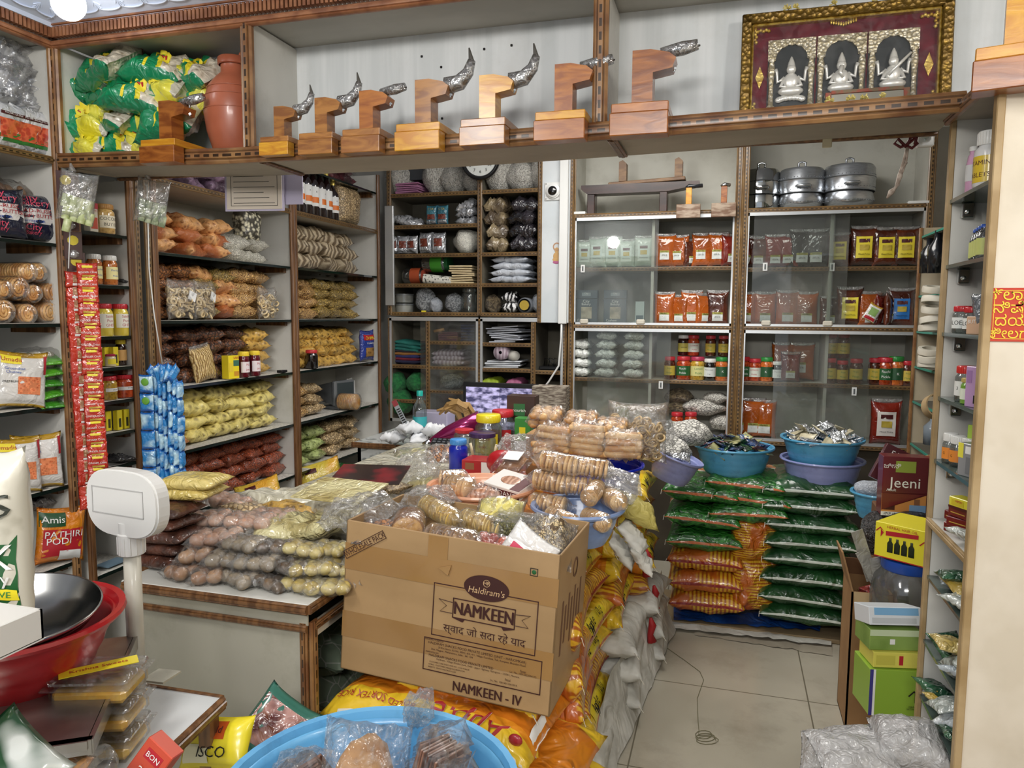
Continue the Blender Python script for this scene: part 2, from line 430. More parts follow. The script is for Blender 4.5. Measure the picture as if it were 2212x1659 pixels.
PAP = mat('newspaper', '#d8d4ca', '#b5b1a8', sc=60, st=(1, 3, 1), rough=.9, dirt=.3)
CHR = mat('chrome', '#cfd2d4', rough=.18, metal=1)
ALU = mat('aluminium_frame', '#d3d6d8', rough=.35, metal=.7)
BLK = mat('black_plastic', '#121214', rough=.35)
WHT = mat('white_plastic', '#dfe0de', rough=.35, coat=.2)
WPAP = mat('white_paper', '#e8e8e6', rough=.8)
INK = plain('#171312', .8, name='ink')
FILM = film('clear_film', dens=.04, haze=.05)
FILMW = film('milky_film', dens=.1, haze=.2, wr=1)
FILMF = film('crisp_film', dens=.05, haze=.12, wsc=30, wr=1)
FILMC = film('crinkled_film', dens=.06, haze=.16, wsc=5, wr=1, rough=.16, bd=.05)
PANE = film('glass_pane', tint='#f3f6f4', dens=.03, haze=.07, wsc=2, wr=.02, rough=.03)
H = 1.45

# ================================================================ room shell
def struct(name, g, m, smooth=False): return O(name, g.me(m, smooth), kind='structure')
_fl = mat('floor_tile', '#a9a291', '#b5ae9d', sc=2.2, rough=.22, coat=.25, dirt=.5, dcol='#6f6858', dsc=3)
def tiles():
    m = _fl; t = m.node_tree; N = t.nodes; L = t.links; b = N['Principled BSDF']; src = b.inputs['Base Color'].links[0].from_socket
    tc = N.new('ShaderNodeTexCoord'); br = N.new('ShaderNodeTexBrick'); br.offset = 0; br.inputs['Scale'].default_value = 1
    br.inputs['Brick Width'].default_value = .6; br.inputs['Row Height'].default_value = .6; br.inputs['Mortar Size'].default_value = .003; br.inputs['Mortar Smooth'].default_value = .3
    mp = N.new('ShaderNodeMapping'); mp.inputs['Location'].default_value = (.27, .12, 0); L.new(tc.outputs['Object'], mp.inputs[0]); L.new(mp.outputs[0], br.inputs[0])
    x = N.new('ShaderNodeMix'); x.data_type = 'RGBA'; L.new(br.outputs['Fac'], x.inputs[0]); L.new(src, x.inputs[6]); x.inputs[7].default_value = hx('#6e6757'); L.new(x.outputs[2], b.inputs['Base Color'])
tiles()
g = G(); g.box(-3.4, 2.2, -2.5, 5, -.1, 0); struct('floor', g, _fl)
g = G(); g.box(-2.56, -2.5, -1.2, 4.8, 0, 2.75); struct('wall_left', g, LAM)
g = G(); g.box(-2.56, 1.5, 4.68, 4.74, 0, 2.75); struct('wall_back', g, LAM)
g = G(); g.box(1.3, 1.36, -1.2, 4.8, 0, 2.75); struct('wall_right', g, CREAM)
CEIL = mat('ceiling_plaster', '#cfdaf0', '#d9e2f4', sc=3, rough=.6)
g = G(); g.box(-2.56, 1.4, -1.6, 2.3, 2.43, 2.5); g.box(-2.56, 1.4, 2.3, 4.8, 2.62, 2.7); struct('ceiling', g, CEIL)
# plaster cornice running along the loft and along the left wall, with scalloped relief
def cornice(p0, p1, inward):
    p0, p1 = Vector(p0), Vector(p1); d = (p1-p0).normalized(); Lh = (p1-p0).length; n = Vector(inward)
    pr = [(0, 0), (.03, .0), (.035, .012), (.06, .02), (.12, .05), (.15, .058), (.155, .066), (.30, .068), (.31, .074), (.4, .075)]
    g = G(); vs = []; fs = []
    for P in (p0, p1):
        for a, b in pr: vs.append(tuple(P+n*a+Vector((0, 0, b))))
    m = len(pr)
    for i in range(m-1): fs.append((i, i+1, m+i+1, m+i))
    g.add(vs, fs)
    k = int(Lh/.085)
    for i in range(k):
        c = p0+d*(i+.5)*.085+n*.075+Vector((0, 0, .026))
        pts = [c+d*(.04*math.cos(t))+n*(.011*math.sin(t)-.004)+Vector((0, 0, .005*math.sin(t)-.004)) for t in [PI+PI*j/8 for j in range(9)]]
        g.tube([tuple(q) for q in pts], [.001+.002*math.sin(PI*j/8) for j in range(9)], 6)
        c2 = p0+d*(i*.085)+n*.09+Vector((0, 0, .034))
        for j in range(5):
            a = rad(-60+30*j); e = c2+d*(.016*math.sin(a))-n*(.026*math.cos(a))-Vector((0, 0, .014*math.cos(a)))
            g.tube([tuple(c2), tuple(e)], [.001, .0022], 5)
    for s in (.17, .24, .33):
        g.tube([tuple(p0+n*s+Vector((0, 0, .066))), tuple(p1+n*s+Vector((0, 0, .066)))], .004, 6)
    return g
struct('trim_1', cornice((-2.15, 1.985, 2.356), (1.3, 1.985, 2.356), (0, -1, 0)), CEIL)
struct('trim_2', cornice((-2.15, -1.2, 2.356), (-2.15, 1.985, 2.356), (1, 0, 0)), CEIL)

# ceiling bulb
BULBM = mat('lit_bulb', '#ffffff', emit=7)
t = E('ceiling_bulb', tuple(at(148, 8, Z=2.33)), label='glowing round white bulb on the ceiling above the green noodle packets', cat='light bulb')
g = G(); g.ball((0, 0, 0), .046, 20, 14); O('globe', g.me(BULBM, True), t)
g = G(); g.lathe([(.016, .04), (.02, .05), (.024, .07), (.03, .075), (.03, .1), (0, .1)], 16); O('socket', g.me(WHT, True), t)
t = E('inner_bulb', (-.97, 2.36, 2.06), label='lit bulb behind the high shelf, mirrored in the sliding glass', cat='light bulb')
g = G(); g.ball((0, 0, 0), .03, 16, 10); O('globe', g.me(mat('lit_inner', '#ffffff', emit=12), True), t)
g = G(); g.tube([(0, 0, .03), (0, 0, .55)], .004, 6); O('cord', g.me(WHT, True), t)

# ================================================================ high shelf (loft) across the shop
LY0, LY1 = 1.975, 2.225
loft = E('overhead_shelf', (0, 0, 0), label='long white overhead shelf with carved wooden edges spanning the shop', cat='shelf')
def sag(x): u = (x+2.13)/2.63; return -.022*math.sin(PI*max(0, min(1, u)))*(.6+.8*(1-u))
g = G(); xs = [-2.13+2.63*i/16 for i in range(17)]
for a, b in zip(xs, xs[1:]):
    g.add([(a, LY0, 1.93+sag(a)), (b, LY0, 1.93+sag(b)), (b, LY1, 1.93+sag(b)), (a, LY1, 1.93+sag(a)), (a, LY0, 1.965+sag(a)), (b, LY0, 1.965+sag(b)), (b, LY1, 1.965+sag(b)), (a, LY1, 1.965+sag(a))],
          [(0, 3, 2, 1), (4, 5, 6, 7), (0, 1, 5, 4), (2, 3, 7, 6)])
O('shelf_board', g.me(LAMG), loft)
for i, (a, b) in enumerate(zip(xs[::4], xs[4::4])):
    rail(loft, (b, LY0, 1.942+sag(b)), (a, LY0, 1.942+sag(a)), .046, .022, WB, name='front_moulding')
rail(loft, (.5, LY1-.012, 1.928), (-2.13, LY1-.012, 1.926), .024, .008, WD, face=(0, 0, -1), name='rear_strip')
for x in (-1.41, -.345):
    rail(loft, (x+.03, LY0+.02, 1.927+sag(x)), (x+.03, LY1-.02, 1.927+sag(x)), .026, .007, WD, face=(0, 0, -1), name='joint_strip')
g = G(); g.box(-2.13, 1.3, LY1, LY1+.02, 1.95, 2.62); O('back_panel', g.me(mat('loft_back', '#dfe2e3', '#d2d6d7', sc=3, st=(8, 1, .4), rough=.55, dirt=.3, dcol='#a8a59b')), loft)
g = G(); g.box(-2.13, 1.3, LY0, LY1, 2.318, 2.36); O('top_panel', g.me(LAMG), loft)
for x in (-2.14, -1.41, -.345):
    g = G(); g.box(x-.009, x+.009, LY0, LY1, 1.95, 2.312); O('divider', g.me(LAM), loft)
    rail(loft, (x, LY0+.004, 1.966+sag(x)), (x, LY0+.004, 2.312), .04, .02, WB, name='upright_moulding')
# carved dentil cornice in brown wood
def dentil(p0, p1, face, parent):
    p0, p1 = Vector(p0), Vector(p1); d = (p1-p0); Lh = d.length; d.normalize(); f = Vector(face)
    rail(parent, p1+Vector((0, 0, -.008)), p0+Vector((0, 0, -.008)), .026, .02, DENT, face, 'cornice_bead')
    g = G(); n = int(Lh/.0145); ax = abs(d.x) > .5
    for i in range(n):
        c = p0+d*(i+.5)*.0145+Vector((0, 0, .026))+f*.012
        h = .0045
        if ax: g.box(c.x-h, c.x+h, c.y-.014, c.y+.012, c.z-.016, c.z+.014)
        else: g.box(c.x-.012, c.x+.014, c.y-h, c.y+h, c.z-.016, c.z+.014)
    O('dentil_band', g.me(DENT), parent)
    rail(parent, p1+Vector((0, 0, .048)), p0+Vector((0, 0, .048)), .016, .03, DENT, face, 'cornice_bead')
DENT = mat('carved_brown_wood', '#a06c4a', '#7f5036', sc=20, rough=.45, coat=.25, dirt=.3)
dentil((-2.15, LY0, 2.316), (1.3, LY0, 2.316), (0, -1, 0), loft)
# nail holes on the back panel
for px, py in ((911, 122), (953, 145), (1046, 106), (1105, 98), (955, 256)):
    p = at(px, py, Y=LY1-.001); g = G(); g.box(-.0035, .0035, -.0008, 0, -.0035, .0035, bev=.0012); O('nail_hole', g.me(INK), loft, tuple(p))

# ================================================================ left wall racks
LX = -2.15
ZS = [1.967, 1.682, 1.414, 1.145, .876, .609, .34]
def rack(name, y0, y1, shelves, label, top=2.31, m=LAM, post=WD, back=-2.46, bottom=.0, tilt=0, wood=()):
    t = E(name, (LX, (y0+y1)/2, 0), PI/2, label=label, cat='shelving unit', group='racks along the left wall')
    hw = (y1-y0)/2; dp = LX-back   # local: x = along wall (+Y), y = into wall
    for s in (-1, 1):
        g = G(); g.box(s*hw-(.009 if s > 0 else -.0), s*hw+(.0 if s > 0 else .009), 0, dp, bottom, top); O('side_panel', g.me(m), t)
        rail(t, (s*(hw-.004), 0, bottom), (s*(hw-.004), 0, top), .03, .014, post, name='post')
    g = G(); g.box(-hw, hw, dp, dp+.01, bottom, top); O('back_panel', g.me(PLY), t)
    for k, z in enumerate(shelves):
        if z in wood:
            g = G(); g.box(-hw+.01, hw-.01, 0, dp, z-.018, z); s = O('shelf', g.me(LAMG), t)
            rail(s, (hw-.01, 0, z-.009), (-hw+.01, 0, z-.009), .024, .01, WO, name='shelf_edge')
        else:
            g = G(); g.box(-hw+.01, hw-.01, -.002, dp, z-.011, z); s = O('shelf', g.me(GLS), t)
            g = G(); n = 12
            vs = []; fs = []
            for i in range(n+1):
                x = -hw+.012+(2*hw-.024)*i/n; dz = .003*noise.noise(Vector((i*.9, k*3, y0)))
                vs += [(x, .003+.006*noise.noise(Vector((i*1.7, k, 5))), z+.001+.3*dz), (x, .012, z+.0022), (x, dp-.02, z+.0022)]
            for i in range(n): b = i*3; fs += [(b, b+3, b+4, b+1), (b+1, b+4, b+5, b+2)]
            g.add(vs, fs); O('shelf_liner', g.me(PAP), s)
            for sx in (-1, 1):
                g = G(); g.box(sx*(hw-.02)-.012, sx*(hw-.02)+.012, .03, .2, z-.03, z-.0085); O('shelf_support', g.me(WD), s)
    return t
rack('wall_rack', .75, 1.972, [1.95, 1.672, 1.408, 1.134, .858, .588, .32], 'white rack at the far left holding bakery packs and coiled snacks', wood=(1.95,), post=WB, back=-2.5)
rack('jar_rack', 2.03, 2.275, [1.727, 1.543, 1.359, 1.246, 1.124, 1.006, .884, .70, .5], 'narrow white rack of jars behind the hanging red sachets', top=1.93, post=WD)
rack('snack_rack', 2.385, 3.335, ZS, 'tall white rack of fried snack packets in the middle of the left wall', wood=(1.967,), post=WD)
rack('snack_rack', 3.355, 4.30, [2.2]+ZS, 'tall white rack in the far corner with syrup bottles near its top', wood=(1.967,), post=WD)
rail(None, (LX, 2.30, .3), (LX, 2.30, 2.3), .028, .012, WO, face=(1, 0, 0), name='post_a'); o = bpy.data.objects['post_a']; o.name = 'wooden_post'
tag(o, 'inlaid wooden post behind the blue hanging sachets, nearer of two', 'post', 'posts between the left racks')
rail(None, (LX, 2.355, .3), (LX, 2.355, 2.3), .028, .012, WO, face=(1, 0, 0), name='post_b'); o = bpy.data.objects['post_b']; o.name = 'wooden_post.001'
tag(o, 'inlaid wooden post beside the orange snack shelf, farther of two', 'post', 'posts between the left racks')
dn = E('left_shelf_cornice', (0, 0, 0), label='carved brown cornice above the far left rack of fish masala packs', cat='moulding')
dentil((LX, .75, 2.316), (LX, 1.985, 2.316), (1, 0, 0), dn)
g = G(); g.box(-2.5, LX, .75, 1.99, 2.312, 2.356); O('top_board', g.me(LAMG), dn)
# rail of the snack racks under the high shelf (yellow edge)
g = G(); g.tube([tuple(at(165, 366, X=-2.13)), tuple(at(300, 386, X=-2.13))], .008, 8)
tag(O('curtain_pipe', g.me(mat('pipe', '#a59a88', rough=.4), True)), 'thin grey pipe under the overhead shelf near its left end', 'pipe')

# ================================================================ back wall units
BY = 4.32
def cell_unit(name, xs, zs_cols, z0, z1, label, dep=.34, m=PLY, edge=WO, cat='shelving unit', ew=.03, y=BY, backm=None):
    """open wooden pigeon-hole unit: xs vertical posts, zs_cols shelf heights for every column"""
    t = E(name, ((xs[0]+xs[-1])/2, y, z0), label=label, cat=cat); ox = (xs[0]+xs[-1])/2
    for i, x in enumerate(xs):
        g = G(); g.box(x-ox-.008, x-ox+.008, .002, dep, 0, z1-z0); O('divider', g.me(m), t)
        rail(t, (x-ox, 0, 0), (x-ox, 0, z1-z0), ew, .01, edge, name='post')
    for i, zs in enumerate(zs_cols):
        a, b = xs[i]-ox+.008, xs[i+1]-ox-.008
        for z in zs:
            g = G(); g.box(a, b, .002, dep, z-z0-.014, z-z0); s = O('shelf', g.me(m), t)
            rail(s, (b, .001, z-z0-.008), (a, .001, z-z0-.008), .024, .008, edge, name='shelf_edge')
    g = G(); g.box(xs[0]-ox, xs[-1]-ox, dep, dep+.01, 0, z1-z0); O('back_panel', g.me(backm or m), t)
    return t
DARKP = mat('dark_board', '#6f6a5c', '#5f5a4e', sc=4, rough=.8)  # darker grey-brown board for the open units and rack shelves
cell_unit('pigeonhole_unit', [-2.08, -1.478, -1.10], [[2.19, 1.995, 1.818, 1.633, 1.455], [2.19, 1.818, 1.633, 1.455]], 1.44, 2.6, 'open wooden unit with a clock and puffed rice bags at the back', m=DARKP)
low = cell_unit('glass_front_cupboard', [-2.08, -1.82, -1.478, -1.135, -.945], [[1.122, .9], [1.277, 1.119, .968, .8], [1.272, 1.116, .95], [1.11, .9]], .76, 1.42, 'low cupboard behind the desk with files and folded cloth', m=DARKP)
for a, b in ((-2.08, -1.485), (-1.47, -.95)):
    c = (a+b)/2-(-2.08-.945)/2
    hw = (b-a)/2; g = G()
    g.box(c-hw, c+hw, -.012, .0, .645, .668); g.box(c-hw, c+hw, -.012, 0, 0, .02); g.box(c-hw, c-hw+.014, -.012, 0, 0, .66); g.box(c+hw-.014, c+hw, -.012, 0, 0, .66)
    O('door_frame', g.me(ALU), low)
for a, b in ((-1.87, -1.49),):
    g = G(); g.box(a+1.5125, b+1.5125, -.006, -.002, .02, .645); O('sliding_pane', g.me(PANE), low)
# white boxed pillar with cable trunking
g = G(); g.box(-1.09, -.915, BY-.02, BY+.3, 1.40, 2.62, bev=.003); pl = tag(O('boxed_pillar', g.me(mat('white_panel', '#d5dadd', '#c9d0d4', sc=4, rough=.4, dirt=.3, dcol='#9a978c'))), 'white boxed pillar between the open unit and the glass cabinets', 'pillar')
for x in (-1.095, -.905): rail(pl, (x, BY-.02, 1.40), (x, BY-.02, 2.6), .022, .012, WO, name='edge_strip')
g = G(); g.box(-.975, -.925, BY-.05, BY-.02, 1.395, 2.6, bev=.003); tag(O('cable_trunking', g.me(WHT)), 'white square cable duct running down the boxed pillar', 'cable duct')
g = G(); g.tube([tuple(at(*p, Y=BY-.04)) for p in ((1213, 697), (1212, 730), (1207, 790), (1185, 825), (1165, 850))], .006, 8)
tag(O('cable', g.me(WHT, True)), 'white cable curving from the duct down to the monitor', 'cable')

# glass cabinets
def cabinet(x0, x1, z0, zm, z1, ztop, shelf_u, shelf_l, panes_u, panes_l, label):
    ox = (x0+x1)/2; t = E('glass_cabinet', (ox, BY, z0), label=label, cat='cabinet', group='sliding glass cabinets on the back wall')
    for x in (x0, x1):
        g = G(); g.box(x-ox-.009, x-ox+.009, .002, .34, 0, ztop-z0); O('side_panel', g.me(PLY), t)
        rail(t, (x-ox, 0, 0), (x-ox, 0, ztop-z0), .036, .012, WO, name='post')
    g = G(); g.box(x0-ox, x1-ox, .34, .35, 0, ztop-z0); O('back_panel', g.me(PLY), t)
    a, b = x0-ox+.009, x1-ox-.009
    for z in (z0+.012, zm, z1, ztop):
        g = G(); g.box(a, b, .002, .34, z-z0-.016, z-z0); s = O('shelf', g.me(PLY), t)
        rail(s, (b, .001, z-z0-.008), (a, .001, z-z0-.008), .026, .01, WO, name='shelf_edge')
    for z in (shelf_u, shelf_l):
        g = G(); g.box(a, b, .05, .34, z-z0-.018, z-z0); s = O('inner_shelf', g.me(PLY), t)
        rail(s, (b, .049, z-z0-.009), (a, .049, z-z0-.009), .022, .006, WO, name='shelf_edge')
    g = G(); g.box(x0-ox, x1-ox, .03, .05, -z0, -.002); O('shade_panel', g.me(DKB), t)  # dark panel standing in for the shade below the cabinet
    mid = (a+b)/2
    g = G(); g.box(mid-.008, mid+.008, .052, .34, 0, z1-z0-.016); O('middle_divider', g.me(PLY), t)
    for lo, hi, panes in ((zm, z1-.016, panes_u), (z0+.012, zm-.016, panes_l)):
        l, h = lo-z0, hi-z0; g = G()
        g.box(a, b, -.006, .014, l, l+.016); g.box(a, b, -.006, .014, h-.02, h); g.box(a, a+.016, -.006, .014, l, h); g.box(b-.018, b, -.006, .014, l, h)
        f = O('sliding_track', g.me(ALU), t)
        for k, (p0, p1, hx_) in enumerate(panes):
            y = .004+.016*k+.012
            g = G(); g.box(p0-ox, p1-ox, y, y+.004, l+.016, h-.02); p = O('glass_pane', g.me(PANE), t)
            if hx_ is not None:
                g = G(); zc = hx_[1]-z0; xc = hx_[0]-ox
                g.box(xc-.012, xc+.012, y-.004, y-.001, zc-.022, zc+.022); hd = O('finger_pull', g.me(WHT), p)
                g = G(); g.box(xc-.004, xc+.004, y-.006, y-.004, zc-.014, zc+.014); O('slot', g.me(plain('#55595a')), hd)
    return t
def bx(px, py=600, Y=BY): return at(px, py, Y=Y).x
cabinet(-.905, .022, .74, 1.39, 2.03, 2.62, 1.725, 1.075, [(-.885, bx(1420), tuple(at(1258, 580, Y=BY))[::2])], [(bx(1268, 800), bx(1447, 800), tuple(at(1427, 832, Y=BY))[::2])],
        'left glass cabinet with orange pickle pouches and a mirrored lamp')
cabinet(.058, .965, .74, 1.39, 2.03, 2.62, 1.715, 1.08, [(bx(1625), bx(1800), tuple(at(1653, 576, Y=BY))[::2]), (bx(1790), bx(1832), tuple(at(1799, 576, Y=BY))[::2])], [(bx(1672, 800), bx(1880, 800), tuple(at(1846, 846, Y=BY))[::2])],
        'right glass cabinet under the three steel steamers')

# ================================================================ right-hand display unit
RX, RY0, RY1 = .5, 1.75, 2.075
rt = E('glass_shelf_unit', (RX, RY0, 0), label='tall cream display unit with glass shelves beside the red notice', cat='shelving unit')
g = G(); g.box(.012, .75, -.014, 0, 0, 1.94); O('end_panel', g.me(CREAM), rt)
g = G(); g.box(.012, .75, .325, .34, 0, 1.94); O('far_panel', g.me(LAM), rt)
g = G(); g.box(.36, .375, 0, .325, 0, 1.94); O('back_panel', g.me(LAM), rt)
g = G(); g.box(0, .38, -.014, .34, 1.925, 1.945); O('top_panel', g.me(LAMG), rt)
WL = mat('pale_edge', '#b39a72', '#9c8259', sc=10, rough=.5, dirt=.3)
g = G(); g.box(-.004, .012, -.02, .004, 0, 1.94, bev=.002); g.box(0, .012, .322, .342, 0, 1.94, bev=.002); O('edge_post', g.me(WL), rt)
rail(rt, (-.002, .34, 1.932), (-.002, -.01, 1.932), .03, .014, WB, face=(-1, 0, 0), name='top_moulding')
SG = mat('thick_shelf_glass', '#4f5d58', rough=.1, spec=.7)
for z in (1.735, 1.577, 1.412, 1.252, 1.093):
    g = G(); g.box(.006, .36, .002, .324, z-.009, z); s = O('glass_shelf', g.me(SG), rt)
    for y in (.3,):
        g = G(); g.box(.03, .055, y, y+.022, z-.045, z-.01, bev=.002); g.ball((.04, y-.002, z-.032), .006, 8, 6); O('clamp_bracket', g.me(CHR), s)
g = G(); g.box(.006, .36, .002, .324, .925, .94); s = O('wooden_shelf', g.me(LAM), rt); rail(s, (.004, .324, .932), (.004, .002, .932), .02, .008, WL, face=(-1, 0, 0), name='shelf_edge')
for z in (.79, .62, .47, .3):
    g = G(); g.box(.006, .36, .002, .324, z-.008, z); O('glass_shelf', g.me(SG), rt)
# notice in Kannada
RED = mat('notice_red', '#c2402c', rough=.35, coat=.3); YEL = plain('#f0d23c', .5, name='notice_yellow')
p0 = at(2135, 737, Y=1.735); p1 = at(2135, 622, Y=1.735); nz = E('wall_notice', (p0.x, 1.7345, p0.z), label='red notice with yellow writing on the cream end panel', cat='sign')
nh = p1.z-p0.z; nw = nh*1.75
g = G(); g.box(0, nw, -.0015, 0, 0, nh); O('notice_sheet', g.me(RED), nz)
g = G()
for a, b, c, d in ((.005, nw-.005, .005, .006), (.005, nw-.005, nh-.006, nh-.005), (.005, .006, .005, nh-.005), (nw-.006, nw-.005, .005, nh-.005)): g.box(a, b, -.002, -.0015, c, d)
O('border_line', g.me(YEL), nz)
for k, (s, x) in enumerate((('ಪ್ಲಾಸ್ಟಿಕ್ ಚೀಲ', .105), ('ನಿಷೇದಿಸಲಾಗಿದೆ', .108), ('ದಯವಿಟ್ಟು', .09), ('ಚೀಲಗಳನ್ನು ತನ್ನಿ', .108))):
    text(nz, s, .03 if k != 3 else .027, YEL, (x, -.003, nh*(.86-.24*k)), bold=.02)

# ================================================================ second unit on the right wall, far
t = E('tape_rack', (.92, 3.2, 0), -PI/2, label='dim wooden rack with paper cups and tape beyond the glass shelf unit', cat='shelving unit')
for x in (-1.05, 0, 1.05):
    g = G(); g.box(x-.009, x+.009, 0, .36, 0, 1.9); O('side_panel', g.me(mat('tan_board', '#c3b59b', '#b3a488', sc=5, rough=.6)), t); rail(t, (x, 0, 0), (x, 0, 1.9), .03, .014, WB, name='post')
g = G(); g.box(-1.05, 1.05, .36, .37, 0, 1.9); O('back_panel', g.me(LAM), t)
for z in (1.86, 1.56, 1.38, 1.2, 1.02, .8, .5):
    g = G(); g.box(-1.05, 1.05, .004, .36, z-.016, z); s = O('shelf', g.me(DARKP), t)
    g = G(); g.box(-1.05, 1.05, -.002, .004, z-.012, z-.002); O('teal_edge', g.me(plain('#3f9a86', .4)), s)

# ================================================================ counter, back desk
ctr = E('counter', (-1.19, 1.47, 0), label='worn pale counter with open side shelves under the bagged buns', cat='counter')
cw, cl, cz = .265, 1.85, .77
g = G(); g.box(-cw+.012, cw-.02, .012, .03, .0, cz-.06); O('front_panel', g.me(LAM2), ctr)
g = G(); g.box(-cw-.01, cw, 0, cl, cz-.02, cz, bev=.003); O('counter_top', g.me(mat('counter_white', '#d9d8d2', '#cfcec6', sc=3, rough=.35, dirt=.5, dcol='#918b7d', dsc=5)), ctr)
g = G(); g.box(-cw, cw-.006, .008, .012, cz-.055, cz-.022); O('front_fascia', g.me(LAM2), ctr)
rail(ctr, (cw, 0, cz-.012), (-cw, 0, cz-.012), .022, .012, WD, name='top_edge')
rail(ctr, (cw, cl, cz-.012), (cw, 0, cz-.012), .022, .012, WD, face=(1, 0, 0), name='top_edge')
rail(ctr, (cw-.005, .004, cz-.06), (-cw, .004, cz-.06), .016, .01, WD, name='lower_strip')
rail(ctr, (cw-.02, .016, 0), (cw-.02, .016, cz-.05), .02, .012, WB, name='corner_post')
rail(ctr, (cw-.008, .03, 0), (cw-.008, .03, cz-.05), .03, .01, WB, face=(1, 0, 0), name='corner_post')
rail(ctr, (cw-.004, cl, cz-.065), (cw-.004, .03, cz-.065), .02, .008, WB, face=(1, 0, 0), name='side_strip')
g = G(); g.box(cw-.03, cw-.012, .04, cl, cz-.10, cz-.07); O('side_fascia', g.me(CREAM), ctr)
for z in (.08, .35):
    g = G(); g.box(-cw+.02, cw-.02, .03, cl, z-.016, z); O('inner_shelf', g.me(LAM2), ctr)
g = G(); g.box(-cw, -cw+.014, .02, cl, 0, cz-.02); g.box(-cw, cw-.02, cl-.014, cl, 0, cz-.02); O('carcass_panel', g.me(LAM2), ctr)
MRB = mat('grey_marble', '#cfd2d0', '#8f9493', tex='noise', sc=9, lo=.52, hi=.62, dist=2, rough=.25)
dk = E('billing_desk', (-1.45, 3.42, 0), label='marble-patterned billing desk at the back carrying the monitor', cat='desk')
g = G(); g.box(-.42, .5, 0, .55, .76, .78, bev=.003); O('desk_top', g.me(MRB), dk); rail(dk, (.5, 0, .768), (-.42, 0, .768), .028, .012, WD, name='desk_edge')
g = G(); g.box(-.4, .48, .02, .04, 0, .755); g.box(-.4, -.38, .02, .5, 0, .755); g.box(.46, .48, .02, .5, 0, .755); O('desk_panel', g.me(MRB), dk)

# ================================================================ item builders
def jar(key, h, r, body, lid, lab=None, label='', cat='jar', txt=None, tcol=INK, group=None, lidh=.16, neck=.86, contents=None, tz=.45, ts=.3, name='jar', band=(.22, .72)):
    def b():
        t = E(name, label=label, cat=cat, group=group); bh = h*(1-lidh)
        g = G(); g.lathe([(0, 0), (r*.9, 0), (r, h*.03), (r, bh*.82), (r*.97, bh*.88), (r*neck*.93, bh*.96), (r*neck*.93, bh+.001)], 24)
        O('body', g.me(body, auto=50), t)
        g = G(); rl = r*neck; g.lathe([(rl, bh*.985), (rl*1.03, bh), (rl*1.03, h*.985), (rl*.97, h), (0, h)], 28)
        for k in range(28):
            a = 2*PI*k/28; g.box(rl*1.03*math.cos(a)-.0006, rl*1.03*math.cos(a)+.0006, rl*1.03*math.sin(a)-.0006, rl*1.03*math.sin(a)+.0006, bh*1.0, h*.97)
        O('lid', g.me(lid, auto=50), t)
        if lab:
            g = G(); g.lathe([(r+.0006, bh*band[0]), (r+.0006, bh*band[1])], 20, a0=-1.25, a1=1.25)
            l = O('label', g.me(lab, True), t)
            if txt:
                for k, s in enumerate(txt): text(l, s, r*ts*1.6, tcol, wrap=cylwrap(r, bh*(band[1]-(k+.6)*(band[1]-band[0])/(len(txt)+.2))), bold=.02)
        return t
    return key, b

def bottle(key, h, r, body, cap, lab, label='', cat='bottle', band=(.2, .6), group=None, neckr=.34, name='bottle', txt=None, tcol=INK):
    def b():
        t = E(name, label=label, cat=cat, group=group)
        g = G(); g.lathe([(0, 0), (r*.92, 0), (r, h*.03), (r, h*.62), (r*.9, h*.69), (r*neckr*1.3, h*.80), (r*neckr, h*.84), (r*neckr, h*.93)], 22)
        O('body', g.me(body, True), t)
        g = G(); q = r*neckr*1.15; g.lathe([(q, h*.9), (q, h*.99), (q*.9, h), (0, h)], 16); O('cap', g.me(cap, auto=50), t)
        if lab:
            g = G(); g.lathe([(r+.0006, h*band[0]), (r+.0006, h*band[1])], 20, a0=-1.9, a1=1.9); l = O('label', g.me(lab, True), t)
            if txt:
                for k, s in enumerate(txt): text(l, s, r*.42, tcol, wrap=cylwrap(r, h*(band[1]-(k+.7)*(band[1]-band[0])/(len(txt)+.6))), bold=.02)
        return t
    return key, b

def pouch(key, wd, h, t_, body, panels=(), label='', cat='pouch', seed=1, txt=(), su=.03, sv=.1, group=None, name='pouch', film_=None, wr=.12, lump=.2, fold=True):
    """standing flat pouch facing -y; panels: (u0,u1,v0,v1,material,name); txt: (string,size,u,v,material,bold)"""
    def b():
        t = E(name, label=label, cat=cat, group=group)
        K = dict(seed=seed, su=su, sv=sv, wr=wr, lump=lump)
        O('bag_body', pil(wd, h, t_, body, up=True, nu=12, nv=14, **K), t, (0, 0, h/2))
        for q in panels:
            u0, u1, v0, v1, m = q[:5]; O(q[5] if len(q) > 5 else 'label', patch(wd, h, t_, m, u0, u1, v0, v1, off=.0012+.0008*panels.index(q), **K), t, (0, 0, h/2))
        for s, size, u, v, m in [x[:5] for x in txt]:
            f = (lambda u, v: lambda x, y: (lambda P: (P[0], -P[2]-.0045, P[1]))(pil_pt(wd, h, t_, max(-.99, min(.99, u+2*x/wd)), max(-.99, min(.99, v+2*y/h)), 1, seed, su, sv, wr, lump)))(u, v)
            text(t, s, size, m, (0, 0, h/2), wrap=f, bold=.025)
        if film_:
            O('sealed_top', pil(wd*1.02, h*.16, .006, film_, up=True, nu=10, nv=4, seed=seed, su=.02, sv=.1, wr=.6), t, (0, 0, h*.96))
        return t
    return key, b

